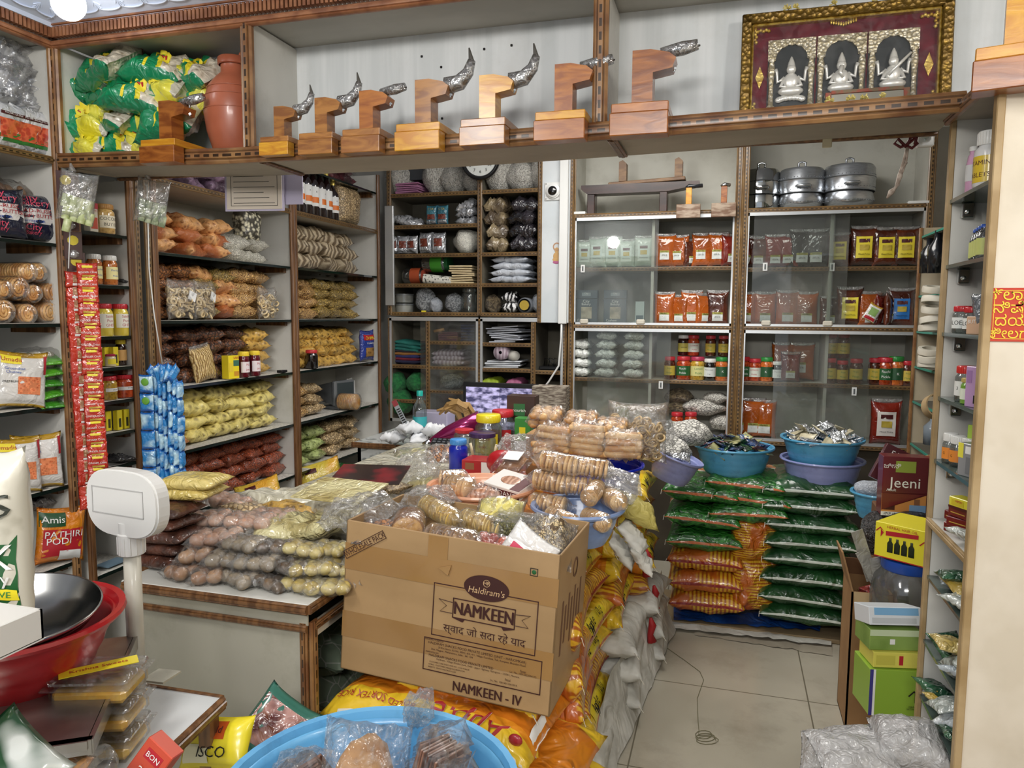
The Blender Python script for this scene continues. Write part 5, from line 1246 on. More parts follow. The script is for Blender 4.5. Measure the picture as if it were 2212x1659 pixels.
# jars lying, paper roll, cloths
JG = film('clear_jar', tint='#dfe6e2', dens=.12, haze=.1, wsc=4, wr=.05, rough=.05)
def lyingjar(key, lid, lab, r=.05, L_=.15):
    def b():
        t = E('plastic_jar', cat='jar', label='x'); g = G(); g.lathe([(0, 0), (r*.9, 0), (r, .01), (r, L_*.8), (r*.8, L_*.9)], 22); g.v = [(z-L_/2, y, x+r) for x, y, z in g.v]; O('body', g.me(JG, True), t)
        g = G(); g.lathe([(r*.86, L_*.86), (r*.86, L_), (0, L_)], 20); g.v = [(z-L_/2, y, x+r) for x, y, z in g.v]; O('lid', g.me(lid, auto=50), t)
        g = G(); g.lathe([(r+.001, L_*.35), (r+.001, L_*.8)], 22); g.v = [(z-L_/2, y, x+r) for x, y, z in g.v]; O('label', g.me(lab, True), t); return t
    return key, b
put(lyingjar('lj1', plain('#96402f', .4), plain('#b0502f', .4)), (bxx(892), BY+.1, 1.64), label='clear jar with orange label lying on the fourth shelf')
put(lyingjar('lj2', plain('#14532a', .4), plain('#3f8f2c', .4), .058, .18), (bxx(940), BY+.1, 1.71), rz=-.1, label='clear jar with green label lying on other goods, fourth shelf')
g = G(); g.lathe([(0, -.09), (.03, -.09), (.03, .09), (0, .09)], 16); g.v = [(z, y, x) for x, y, z in g.v]
tag(O('paper_roll', g.me(mat('printed_paper', '#d8d6cc', '#4a4a46', sc=60, lo=.55, hi=.6, rough=.7), auto=40), None, (bxx(948), BY+.04, 1.66), (0, .1, .2)), 'rolled printed paper under the green jar', 'paper roll')
WCL = mat('white_plastic_sheet', '#b4bac4', '#ccd1d9', sc=6, rough=.4, coat=.5, wr=.8, wsc=12)
for k in range(4): put(packet('wsheet', .29, .2, .045, WCL, name='folded_plastic_sheet', wr=.6, lump=.5), (bxx(1108), BY+.11, 1.66+.04*k), rz=R.uniform(-.15, .15), label=f'folded white plastic sheet in the right bay, {layer(k, 4)}', group='folded plastic sheets', sc=(1-.04*k, 1, 1.1))
# bottom shelf: round box, glass jar, bag items
for k in range(2):
    t = put(('roundbox', lambda: (lambda t: (O('body', G().lathe([(0, 0), (.058, 0), (.06, .048), (0, .048)], 24).me(mat('dusty_clear', '#6f716c', '#9a9b94', sc=8, rough=.2, coat=1), auto=40), t), O('lid', G().lathe([(.063, .045), (.063, .056), (0, .057)], 24).me(plain('#6d7070', .25, .5), auto=40), t), t)[-1])(E('round_box', cat='box', label='x'))), (bxx(868), BY+.1, 1.457+.062*k), label='round clear box on the bottom shelf, '+('upper one' if k else 'lower one'))
put(jar('bigglass', .155, .052, JG, JG, cat='jar', name='glass_jar', label='large empty square-shouldered glass jar on the bottom shelf', neck=.8), (bxx(1012), BY+.08, 1.457))
CLB = mat('clear_bag_stuff', '#7c8084', '#c8ccd0', sc=14, rough=.25, coat=1, wr=1, wsc=18)
for px, w_, h_, wds, m in ((915, .13, .17, 'knotted on the bottom shelf, left bay', CLB), (978, .12, .13, 'leaning on the glass jar', CLB), (938, .08, .1, 'small one in the left bay', WCL), (1062, .10, .12, 'brown knotted one in the right bay', BRB), (1165, .1, .13, 'at the right post, bottom shelf', WCL)):
    k = sackbag('clb'+str(id(m)), 1, 1, 1, m, 'knotted_bag'); put(k, (bxx(px), BY+.09, 1.457), sc=(w_, .12, h_), label='plastic bag '+wds)
for k in range(2): put(packet('zeb', .1, .12, .06, mat('black_white_pack', '#1a1a1c', '#e4e4e4', tex='wave', sc=12, lo=.45, hi=.55, dist=8, rough=.35, coat=1, wr=.5), name='patterned_packet'), (bxx(1103), BY+.08, 1.49+.062*k), label='black and white patterned packet, '+('upper one' if k else 'lower one'))
g = G(); g.lathe([(0, 0), (.045, 0), (.047, .02), (.047, .1), (.04, .11)], 22); g.v = [(x, -z+.06, y+.047) for x, y, z in g.v]
t = E('round_tub', (bxx(1138), BY+.06, 1.457), label='small round tub with yellow end lying on the bottom shelf', cat='tub'); O('tub_wall', g.me(mat('dull_grey', '#70747a', rough=.4), True), t)
g = G(); g.lathe([(0, 0), (.03, 0)], 16); g.v = [(x, -.055, y+.047) for x, y, z in g.v]; O('yellow_end', g.me(plain('#a98f2f', .5)), t)
g = G(); g.box(-.014, .014, -.002, .01, 0, .012); tag(O('yellow_tag', g.me(TY), None, (bxx(920), BY+.02, 1.457)), 'tiny yellow tag on the bottom shelf of the open unit', 'tag')

# sensor and sticker on the pillar
p = at(1195, 413, Y=BY-.03); t = E('motion_sensor', (p.x, BY-.021, p.z), label='white square motion sensor with a black round eye on the pillar', cat='sensor')
g = G(); g.box(-.052, .052, -.008, 0, -.052, .052, bev=.003); O('plate', g.me(WHT), t)
for r_, y_ in ((.044, -.016), (.036, -.026)): g = G(); g.lathe([(r_, 0), (r_, .01), (r_-.004, .013), (0, .013)], 28); g.v = [(x, y_+.01-z, y) for x, y, z in g.v]; g.f = [f[::-1] for f in g.f]; O('stepped_ring', g.me(WHT, auto=40), t)
g = G(); g.ball((0, -.03, 0), .027, 18, 12, sq=(1, .5, 1)); O('black_eye', g.me(plain('#050506', .1, 1), True), t)
for x in (-1, 1):
    for z in (-1, 1): g = G(); g.ball((x*.043, -.009, z*.043), .003, 8, 6); O('screw', g.me(plain('#333333')), t)
p = at(1202, 553, Y=BY-.03); t = E('deity_sticker', (p.x, BY-.0215, p.z-.055), label='small gold and pink sticker of a seated figure on the pillar', cat='sticker')
g = G(); g.lathe([(.017, 0), (.024, 0)], 20); g.v = [(x, -.001, y+.11) for x, y, z in g.v]; g.f = [f[::-1] for f in g.f]; O('halo', g.me(plain('#b58b6a')), t)
g = G(); g.ball((0, 0, .09), .013, 12, 8, sq=(1, .06, 1.2)); g.ball((0, 0, .055), .022, 12, 8, sq=(1, .05, 1.1)); g.ball((0, 0, .035), .026, 12, 8, sq=(1, .05, .5)); O('figure', g.me(plain('#c9a066')), t)
g = G(); g.ball((0, 0, .02), .022, 12, 8, sq=(1.1, .05, .45)); O('pink_seat', g.me(plain('#b5618c')), t)
# small meter at the left corner
g = G(); g.box(-.03, .03, 0, .02, 0, .62, bev=.003); tag(O('grey_door_edge', g.me(ALU), None, (-2.075, BY-.02, 1.5)), 'grey metal strip standing at the left post of the open unit', 'metal strip')

# lower cupboard contents
TLC = mat('teal_cloth', '#14514c', '#1e6d63', sc=8, rough=.7); 
def cloth(key, m, n=3):
    def b():
        t = E('folded_cloth', cat='cloth', label='x')
        for k in range(n): O('fold', pil(.2, .2, .035, m, seed=k, wr=.3, lump=.5, su=.0), t, (0, 0, .015+.022*k))
        return t
    return key, b
def lx(px): return at(px, 760, Y=BY+.1).x
put(cloth('tealc', TLC), (lx(886), BY+.14, 1.2), rot=(0, .1, 0), label='folded teal cloth in the glass front cupboard')
for k, c in enumerate(('#23223f', '#6b1d2c', '#2a2f63', '#8a5d2c', '#1f1f28')):
    put(cloth('c'+c, mat('cloth'+c, c, rough=.8), 1), (lx(886), BY+.14, 1.125+.017*k), rz=R.uniform(-.1, .1), label=f'folded dark cloth under the teal one, {ORD[k]} from the bottom', group='dark folded cloths')
for k in range(5): put(('pfold2', folder(mat('rose_folder', '#7c4a55', rough=.6))), (lx(970), BY+.08, 1.28+.011*k), sc=(.13, 1, 1), rz=R.uniform(-.06, .06), label=f'rose folder behind the sliding pane, {ORD[k]} from the bottom', group='rose folders')
for k in range(6): put(('bfold', folder(mat('navy_folder', '#1d2a55', rough=.5))), (lx(1012), BY+.08, 1.28+.018*k), sc=(.09, 1, 1.5), label=f'navy file behind the sliding pane, {ORD[k]} from the bottom', group='navy files')
g = G(); g.lathe([(0, -.035), (.01, -.035), (.01, .035), (0, .035)], 12); g.v = [(z, y, x) for x, y, z in g.v]; tag(O('wooden_stick', g.me(plain('#b5824a', .5), True), None, (lx(955), BY+.05, 1.345), (0, -.2, 0)), 'short wooden roller lying on the rose folders', 'roller')
PKC = mat('pink_white_cloth', '#9c8794', '#c2b4bf', tex='wave', sc=14, lo=.3, hi=.7, dist=3, rough=.6)
put(cloth('pinkc', PKC, 3), (lx(975), BY+.12, 1.122), label='folded pink and white plastic cloth, second shelf behind the pane', sc=(1.1, 1, 1.3))
put(sackbag('clbag2', 1, 1, 1, CLB, 'clear_bag'), (lx(975), BY+.12, .972), sc=(.15, .12, .1), label='clear bag with a round tray behind the sliding pane')
PPF = mat('grey_paper_file', '#9fa3ad', '#d0d3da', tex='wave', sc=20, lo=.2, hi=.8, dist=2, rough=.6)
for k in range(9): put(('gfold', folder(PPF)), (lx(1095)+R.uniform(-.03, .03), BY+.05, 1.275+.0115*k), sc=(.2+R.uniform(-.04, .02), 1, .9), rot=(0, R.uniform(-.07, .07), R.uniform(-.2, .2)), label=f'grey paper file in the open half, {ORD[k]} from the bottom', group='paper files in the cupboard')
for k in range(4): put(('wpap', folder(mat('loose_white', '#d5d9de', rough=.7))), (lx(1095)+R.uniform(-.02, .02), BY+.03, 1.12+.012*k), sc=(.22, 1, .8), rot=(0, R.uniform(-.05, .05), R.uniform(-.3, .3)), label=f'white paper sheaf below the files, {ORD[k]} from the bottom', group='white paper sheaves')
g = G(); g.lathe([(.01, 0), (.045, 0), (.05, .14), (.012, .14)], 20); g.v = [(x, z-.02, y+.05) for x, y, z in g.v]; tag(O('rolled_cloth', g.me(PKC, True), None, (lx(1090), BY+.03, 1.165)), 'pink rolled plastic sheet lying on the white sheaves', 'roll')
g = G(); g.lathe([(0, 0), (.03, 0), (.034, .1), (0, .1)], 16); g.v = [(x, z, y) for x, y, z in g.v]; tag(O('pale_roll', g.me(plain('#bdbab0', .5), True), None, (lx(1120), BY+.03, 1.195), (0, 0, .6)), 'pale roll beside the pink rolled sheet', 'roll')
g = G(); g.box(-.06, .06, 0, .15, 0, .02, bev=.004); t = tag(O('network_box', g.me(BLK), None, (lx(1188), BY+.06, 1.114)), 'black router box with tangled cables in the narrow bay', 'router')
for k in range(3): g = G(); g.tube([(-.04+.03*k, .05, .02), (-.03+.03*k, .04, .07), (.0+.03*k, .03, .06), (.03, .02, .02)], .003, 6); O('cable', g.me(BLK, True), t)
for k, (c, w_) in enumerate((('#8fa32c', .11), ('#a05a7c', .1))):
    put(cloth('lc'+c, mat('tray'+c, c, rough=.5), 2), (lx(1068+50*k), BY+.1, .965), sc=(w_/.2, 1, 1.6), label=('lime green folded sheet' if k == 0 else 'mauve folded sheet')+' on the lowest shelf behind the monitor')
GRB = mat('green_carrier', '#1c6a3a', '#36934f', sc=6, rough=.35, coat=.7, wr=.8)
for px, z, s, wds in ((860, .93, .15, 'at the left end behind the water bottle'), (905, .95, .13, 'behind the water bottle neck'), (870, .8, .17, 'lower one behind the billing desk')):
    put(sackbag('grb', 1, 1, 1, GRB, 'carrier_bag'), (lx(px), BY+.06, z), sc=(s, .14, s), label='crumpled green carrier bag '+wds)

# ---------------- glass cabinet contents
ORP = mat('orange_pickle_oil', '#b0561a', '#854012', sc=5, lo=.4, hi=.65, rough=.12, coat=1, crough=.05, wr=.4, wsc=14)
DRP = mat('dark_pickle', '#3d1a10', '#5f2a16', sc=8, rough=.15, coat=1, wr=.4, wsc=14)
RDP = mat('red_pickle', '#5e140e', '#7d2417', sc=8, rough=.15, coat=1, wr=.4, wsc=14)
LABW = mat('white_label', '#dfe3e0', '#cfd4d0', sc=50, rough=.6, uvr=None)
GOLDL = plain('#a3a04a', .5)
TOPF = film('pouch_top', dens=.1, haze=.18, wsc=30)
def pick(key, m, lab='white', seed=1, lp=(-.45, .5, -.8, -.25)):
    pan = ((lp[0], lp[1], lp[2], lp[3], LABW, 'label'), (lp[0], lp[1], lp[3]-.13, lp[3], GOLDL, 'label_band')) if lab == 'white' else ((-.62, .6, -.62, .55, lab, 'label'), (-.4, .4, .22, .42, TM, 'logo_oval'), (-.35, .35, -.2, .1, plain('#b9a23c'), 'fruit_picture'))
    tx = (('Amrutha', .009, (lp[0]+lp[1])/2, lp[3]-.06, INK), ('Pickle 1kg\nMRP Rs 250', .006, (lp[0]+lp[1])/2, lp[3]-.3, INK)) if lab == 'white' else (('Mixed Pickle', .009, 0, -.42, INK),)
    return pouch(key, .105, .165, .038, m, panels=pan, txt=tx, cat='pouch', name='pickle_pouch', film_=TOPF, seed=seed, sv=.06)
PO = pick('pko', ORP); PO2 = pick('pko2', ORP, seed=3, lp=(-.6, .3, -.6, .0)); PD = pick('pkd', DRP); PR = pick('pkr', RDP, seed=2)
PY = pick('pky', DRP, plain('#e3d03a', .4, .4)); PB = pick('pkb', DRP, plain('#2a6fb5', .4, .4)); PDK = pick('pkdk', mat('blackish', '#16130f', '#2b2a22', sc=8, rough=.15, coat=1, wr=.5), seed=4)
def row(items, z, y, zone):
    for px, k, rz, s, wds in items: put(k, (at(px, 600, Y=y).x, y, z), rz=rz, sc=s, label=f'{wds} {zone}')
row([(1437, PO2, .1, 1.15, 'orange pickle pouch first from the pane'), (1466, PO2, -.2, 1.1, 'orange pickle pouch second from the pane'), (1492, PD, .5, .95, 'turned brown pickle pouch third from the pane'), (1515, PO2, .1, 1.15, 'orange pickle pouch fourth from the pane'), (1550, PO2, 0, 1.15, 'wide olive pickle pouch fifth from the pane'), (1577, PR, .4, 1.1, 'dark red pickle pouch at the right post')], 1.727, BY+.1, 'in the left cabinet upper row')
row([(1437, PO, 0, 1.15, 'orange pickle pouch first from the pane'), (1470, PO, -.3, 1.05, 'narrow orange pickle pouch second'), (1496, PO, .05, 1.2, 'orange pickle pouch third from the pane'), (1525, PO, .4, 1.1, 'turned orange pickle pouch fourth'), (1552, PD, .0, 1.2, 'brown pickle pouch at the right end')], 1.392, BY+.1, 'in the left cabinet second row')
WPO = pick('pkw', mat('pale_pouch', '#a3b3a6', '#c4cfc6', sc=6, rough=.25, coat=1, wr=.4), plain('#c9d6cf', .5), seed=5)
row([(1262, WPO, .1, 1, 'pale green pouch first'), (1290, WPO, -.1, 1.1, 'pale green pouch second'), (1322, WPO, 0, 1.1, 'pale green pouch third'), (1352, WPO, .1, 1, 'pale green pouch fourth'), (1390, WPO, 0, 1.1, 'pale green pouch fifth')], 1.727, BY+.1, 'behind the mirrored lamp pane')
SLT = mat('slate_pack', '#42525a', '#384850', sc=3, rough=.35, coat=.6)
mac = boxy('macaroon', .135, .05, .15, SLT, cat='box', name='macaroon_box', faces=((.28, .75, .22, .68, mat('macaroon_pic', '#c5b89f', '#8f8672', sc=22, lo=.4, hi=.6)),), txt=(('City', .024, .5, .9, TW), ('Bakery', .02, .5, .79, TW), ('Cashew', .02, .35, .15, TW), ('Macaroon', .02, .42, .04, TW)))
for px, wds in ((1268, 'left one behind the glass pane'), (1330, 'right one behind the glass pane')):
    put(mac, (at(px, 650, Y=BY+.1).x, BY+.1, 1.394), label='slate bakery box reading Cashew Macaroon, '+wds)
lb_ = boxy('lidbox', .135, .05, .05, SLT, cat='box', name='bakery_box', faces=((.3, .7, .3, .7, plain('#8c979c')),), txt=(('City', .015, .5, .6, TW),))
for px, wds in ((1268, 'left'), (1330, 'right')): put(lb_, (at(px, 650, Y=BY+.1).x, BY+.1, 1.546), label=f'low slate box on top of the {wds} macaroon box')
put(boxy('slim', .052, .03, .135, plain('#b9c4c1', .4), cat='box', name='slim_box', faces=((.1, .9, .1, .4, plain('#5a6b70')),), label='slim pale box right of the macaroon boxes'), (at(1383, 650, Y=BY+.1).x, BY+.1, 1.394))
g = G(); g.box(-.025, .025, 0, .012, 0, .03, bev=.006); m_ = g.me(plain('#c9c3b4', .4))
for px in (1262, 1384): tag(O('cupboard_magnet', m_, None, (at(px, 690, Y=BY+.0).x, BY-.012, 1.395)), 'small cream catch on the left cabinet track, '+('left' if px < 1300 else 'right'), 'catch')
for px in (1655, 1788): tag(O('cupboard_magnet', m_, None, (at(px, 690, Y=BY+.0).x, BY-.012, 1.395)), 'small cream catch on the right cabinet track, '+('left' if px < 1700 else 'right'), 'catch')
# right cabinet upper
row([(1612, PR, .3, 1.1, 'dark red pouch first'), (1635, PD, .1, 1.05, 'brown pouch second'), (1672, PR, 0, 1.1, 'red pouch third'), (1700, PR, -.1, 1.1, 'red pouch fourth'), (1728, PDK, .1, 1.25, 'blackish pouch fifth'), (1760, PDK, -.1, 1.25, 'blackish pouch sixth')], 1.717, BY+.1, 'on the upper shelf, right cabinet')
row([(1810, PY, 0, 1.1, 'yellow label pouch half behind the pane'), (1862, PY, 0, 1.3, 'yellow label pouch, left of the clear three'), (1910, PY, .05, 1.25, 'yellow label pouch, middle of the clear three'), (1953, PY, -.05, 1.25, 'yellow label pouch, right of the clear three')], 1.717, BY+.09, 'on the upper shelf')
row([(1613, PO, 0, 1.15, 'orange pickle pouch first'), (1655, PO, 0, 1.15, 'orange pickle pouch second'), (1703, PO, .05, 1.2, 'orange pickle pouch third'), (1745, PO, -.05, 1.15, 'orange pickle pouch fourth'), (1795, PD, .1, 1, 'brown pouch fifth')], 1.392, BY+.1, 'in the right cabinet second row')
row([(1838, PY, 0, 1.3, 'yellow label pouch showing green fruit'), (1882, PO, .1, 1.15, 'orange pouch behind the tilted packet'), (1908, PR, .9, 1.1, 'edge-on red pouch'), (1925, PD, 1.1, 1.15, 'edge-on brown pouch'), (1950, PB, 0, 1.25, 'blue label pickle pouch')], 1.392, BY+.09, 'at the right end, second row')
put(pouch('tilt', .07, .1, .02, WPK, panels=((-.6, .6, -.3, .6, plain('#86a85c')), (-.8, .8, -.85, -.5, TR)), cat='packet', name='small_packet', label='small tilted green and red packet before the orange pouches'), tuple(at(1873, 694, Y=BY+.03)), rot=(0, .5, 0))
# lower cabinets: jars
def labm(c): return plain(c, .5, .2)
J1 = jar('j_green', .135, .042, RCH, REDL, lab=labm('#1f5a2c'), txt=('Ruchi', 'Pickle'), tcol=TW, cat='jar', name='pickle_jar', ts=.26)
J2 = jar('j_lemon', .135, .042, MUSJ, plain('#b83a5a', .4, .3), lab=labm('#d3cf8a'), txt=('Lemon', 'Pickle'), tcol=TG, cat='jar', name='pickle_jar', ts=.26)
J3 = jar('j_white', .125, .036, mat('tar_dark', '#16110f', rough=.1, coat=1), WHL, lab=labm('#d5d9d6'), txt=('Home made', '1 kg'), tcol=INK, cat='jar', name='pickle_jar', ts=.17)
J4 = jar('j_orange', .135, .036, PKL('orange_pk', '#a8481a', '#d07030'), GRNL, lab=labm('#24502f'), txt=('K',), tcol=TW, cat='jar', name='pickle_jar')
J5 = jar('j_small', .12, .03, PKL('tamarind', '#2c120a', '#552412'), REDL, lab=labm('#cdb44a'), txt=('Priya', 'Mango'), tcol=TG, cat='jar', name='pickle_jar', ts=.24)
J6 = jar('j_stwhite', .12, .032, mat('syrup_dark', '#2a0f0c', rough=.1, coat=1), WHL, lab=labm('#c9bd5a'), txt=('GINGER',), tcol=INK, cat='jar', name='pickle_jar', ts=.2)
J7 = jar('j_citron', .12, .034, RCH, REDL, lab=labm('#dfe3d6'), txt=('CITRON', 'Pickle'), tcol=TR, cat='jar', name='pickle_jar', ts=.22)
def jr(items, z, y, zone):
    for px, k, s, wds in items: put(k, (at(px, 750, Y=y).x, y, z), rz=R.uniform(-.25, .25), sc=s, label=f'{wds} {zone}')
jr([(1448, J5, 1.1, 'pickle jar half behind the pane'), (1478, J1, 1, 'red pickle jar with green label'), (1508, J2, 1, 'lemon pickle jar'), (1535, J3, 1, 'black jar with white lid'), (1560, J4, 1, 'orange jar with green lid')], 1.077, BY+.1, 'in the left cabinet front row')
jr([(1476, J6, 1, 'dark ginger jar with white lid'), (1498, J7, 1, 'citron pickle jar'), (1535, J5, 1, 'dark pickle jar with red lid'), (1563, J5, 1, 'dark pickle jar beside the post')], 1.216, BY+.13, 'stacked on the jars, left cabinet')
jr([(1606, J1, 1, 'pickle jar with green label'), (1632, J7, 1.05, 'red pickle jar with cream label'), (1658, J4, 1, 'orange jar with green lid'), (1682, J3, .9, 'white-lidded jar behind the pane')], 1.082, BY+.1, 'at the left of the right cabinet')
jr([(1795, J5, 1.15, 'pale yellow label jar'), (1822, J5, 1.05, 'lower yellow label jar'), (1852, J5, 1.15, 'third yellow label jar')], 1.082, BY+.1, 'behind the pane, right cabinet')
jr([(1795, J5, 1.15, 'upper yellow label jar above the first'), (1822, J5, 1.15, 'upper yellow label jar above the second')], 1.22, BY+.12, 'behind the pane')
jr([(1893, J5, 1.2, 'mango pickle jar with yellow label'), (1938, J4, 1.15, 'orange jar with green lid'), (1915, J1, 1.1, 'jar half hidden behind the green-lidded one'), (1962, J5, 1.1, 'jar against the right post')], 1.082, BY+.1, 'right end of right cabinet')
row([(1715, PR, 0, 1, 'red topped seed pouch')], 1.082, BY+.08, 'behind the pane, right cabinet')
row([(1700, PO2, .1, 1.3, 'large tan pouch'), (1740, PO2, 0, 1.3, 'large brown pouch')], 1.082, BY+.18, 'at the back behind the pane')
WBG = mat('white_grain_bag', '#a9ada8', '#dfe2dc', tex='vor', sc=120, lo=.15, hi=.4, rough=.4, coat=1, wr=.6)
for c_, px, n in ((0, 1258, 4), (1, 1313, 5), (2, 1372, 6)):
    for k in range(n): put(packet('wgrain', .13, .17, .055, WBG, name='grain_packet', wr=.5), (at(px, 750, Y=BY+.12).x, BY+.12, 1.105+.055*k), rz=R.uniform(-.15, .15), label=f'white grain packet in the left cabinet, {["left", "middle", "right"][c_]} stack, {layer(k, n)}', group='white grain packets in the left cabinet')
PEB = mat('white_nut_bag', '#57544a', '#e9e6dd', tex='cell', sc=11, lo=.01, hi=.16, rough=.4, coat=1, wr=.5, dist=0)
for px, z, s, wds in ((1520, .87, (.24, .15, .1), 'long one on the lowest shelf'), (1545, .94, (.14, .14, .07), 'smaller one on top'), (1560, .79, (.14, .14, .09), 'half hidden below')):
    put(sackbag('peb', 1, 1, 1, PEB, 'nut_bag'), (at(px, 900, Y=BY+.12).x, BY+.12, z), sc=s, label='clear bag of white round nuts, '+wds)
for px, z in ((1460, .86), (1465, .93)): put(sackbag('drkb', 1, 1, 1, BRB, 'spice_bag'), (at(px, 900, Y=BY+.16).x, BY+.16, z), sc=(.16, .15, .09), label='brown spice bag beside the pane, '+('lower' if z < .9 else 'upper'))
jr([(1467, J7, 1.05, 'red lidded jar with white label'), (1497, jar('j_pur', .13, .036, RCH, REDL, lab=labm('#3a2550'), txt=('PICKLE',), tcol=TW, cat='jar', name='pickle_jar'), 1, 'red lidded jar with purple label')], .765, BY+.03, 'behind the basin of white nuts')
row([(1605, PO, 0, 1.35, 'orange pickle pouch first'), (1638, PO, .1, 1.35, 'orange pickle pouch second'), (1662, PO, 0, 1.3, 'orange pickle pouch third')], .755, BY+.1, 'in the right cabinet bottom row')
row([(1930, pick('pksp', RDP, plain('#e0d9d2', .4), seed=6), .0, 1.5, 'red pickle pouch with silver top and big white label')], .755, BY+.06, 'in the right cabinet bottom row')
put(pouch('gpk', .09, .12, .04, mat('green_pack', '#5f7a3c', rough=.3, coat=1), cat='packet', name='green_packet'), (at(1345, 880, Y=BY+.1).x, BY+.1, .8), label='green packet behind the ring snacks, seen through the pane')
# top bays
BSC = mat('dark_bench_wood', '#3b2119', '#2a1610', sc=8, st=(1, 4, 4), rough=.35, coat=.4); OLW = mat('old_wood', '#6e5138', '#8b6a48', sc=10, st=(1, 1, 4), rough=.5)
zt = 2.032
def bench(label, x0, x1, z0, h_, yy, m, top=None, legs=1):
    t = E('wooden_bench', ((x0+x1)/2, yy, z0), label=label, cat='bench'); hw = (x1-x0)/2
    g = G()
    g.prism([(-hw-.02, h_+.0), (-hw+.02, h_-.03), (hw-.1, h_-.03), (hw+.08, h_+.0), (hw+.08, h_+.022), (-hw-.02, h_+.022)], -.05, .05); O('seat', g.me(m), t)
    for x in (-hw+.04, hw-.12): g = G(); g.box(x-.022, x+.022, -.045, .045, 0, h_-.03, bev=.003); O('leg', g.me(m), t)
    return t
b1 = bench('dark upright wooden scraper bench in the left top bay', at(1265, 430, Y=BY+.12).x, at(1480, 430, Y=BY+.12).x, zt, .155, BY+.12, BSC)
t = E('wooden_bench', (at(1390, 390, Y=BY+.12).x, BY+.13, zt+.178), label='paler bench lying upside down with its two legs up', cat='bench')
g = G(); g.box(-.2, .24, -.05, .05, 0, .02, bev=.003); O('seat', g.me(OLW), t, (0, 0, 0), (0, -.04, 0))
for x in (-.12, .2): g = G(); g.prism([(x-.022, .02), (x+.022, .02), (x+.022, .12), (x, .14), (x-.022, .13)], -.03, .03); O('leg', g.me(OLW), t)
for i, (px, w_) in enumerate(((1487, 'with a dark blade, beside the dark bench'), (1563, 'at the right end of the left top bay'))):
    t = E('coconut_scraper', (at(px, 460, Y=BY-.04).x, BY-.03, zt), label='small pale-based wooden scraper '+w_, cat='coconut scraper', group='small scrapers on the cabinets')
    g = G(); g.box(-.065, .065, -.03, -.004, -.045, .03, bev=.002); O('front_block', g.me(mat('scuffed_base%d' % i, '#a3907c', '#6b4c34', sc=14, st=(1, 1, 4), rough=.4, coat=.4)), t)
    g = G(); g.box(-.06, .06, -.004, .14, .004, .03, bev=.002); O('seat_board', g.me(WDS[2]), t)
    g = G(); g.box(-.016, .016, -.02, .02, .03, .12, bev=.002); O('post', g.me(WDS[0] if i == 0 else WDS[3]), t)
    g = G(); g.tube([(-.02, 0, .125), (.0, 0, .132), (.03, .01, .13)]+([(.07, .02, .135)] if i == 0 else []), [.005, .012, .01]+([.012] if i == 0 else []), 8); O('blade', g.me(CHR if i else plain('#23262c', .2, .8), True), t)
g = G(); g.box(-.035, .035, -.01, .03, 0, .016, bev=.002); tag(O('white_switch_box', g.me(WHT), None, (at(1252, 452, Y=BY).x, BY, zt)), 'small white box at the left end of the left top bay', 'box')
g = G(); g.box(-.05, .05, -.01, .03, 0, .014, bev=.002); tag(O('white_tray', g.me(WHT), None, (at(1985, 432, Y=BY).x, BY, zt)), 'small white tray beside the hanging cord', 'tray')
STEEL = mat('polished_steel', '#b9bcbe', rough=.08, metal=1); ALM = mat('brushed_aluminium', '#c7cbd0', '#b4b8be', sc=30, st=(1, 1, 12), rough=.28, metal=.9)
def steamer(key, r, h_, m, bulge=True):
    def b():
        t = E('steamer_pot', cat='pot', label='x', group='steel steamers above the cabinet'); q = r*.93
        pr = [(0, 0), (q*.8, 0), (q*.96, .015), (r*1.0, h_*.18), (q*.97, h_*.36)] if bulge else [(0, 0), (r*.96, 0), (r, .01), (r, h_*.34)]
        g = G(); g.lathe(pr, 40); O('lower_pan', g.me(m, auto=45), t)
        g = G(); g.lathe([(r*.99, h_*.36), (r*1.02, h_*.37), (r*1.0, h_*.40), (r*1.01, h_*.62), (r*1.035, h_*.66)], 40); O('middle_ring', g.me(m, auto=30), t)
        g = G(); g.lathe([(r*1.03, h_*.67), (r*1.0, h_*.7), (r*.99, h_*.88), (r*.9, h_*.95), (r*.4, h_), (0, h_)], 40); O('lid', g.me(m, auto=40), t)
        g = G(); g.tube([(-.018, 0, h_-.002), (-.018, 0, h_+.028), (0, 0, h_+.034), (.018, 0, h_+.028), (.018, 0, h_-.002)], .006, 8); O('lid_handle', g.me(m, True), t)
        g = G(); g.tube([(-.035, -r*.98, h_*.5), (-.03, -r-.02, h_*.5), (.03, -r-.02, h_*.5), (.035, -r*.98, h_*.5)], .008, 8); O('side_handle', g.me(m, True), t)
        if bulge:
            g = G()
            for zz in (.72, .44, .14):
                for k in range(20): a = rad(-80+8.2*k); g.ball((r*1.0*math.sin(a), -r*1.0*math.cos(a), h_*zz), .0028, 6, 4)
            O('rivet_dots', g.me(m if False else plain('#8d9196', .3, 0, .8), True), t)
        return t
    return key, b
for px, k, w_ in ((1643, steamer('st1', .10, .235, STEEL, False), 'tall mirror-bright steamer at the left of the three'), (1730, steamer('st2', .122, .23, ALM), 'dull steamer in the middle of the three'), (1832, steamer('st3', .132, .238, ALM), 'wide dull steamer at the right of the three')):
    put(k, (at(px, 430, Y=BY+.14).x, BY+.14, zt+.002), label=w_)
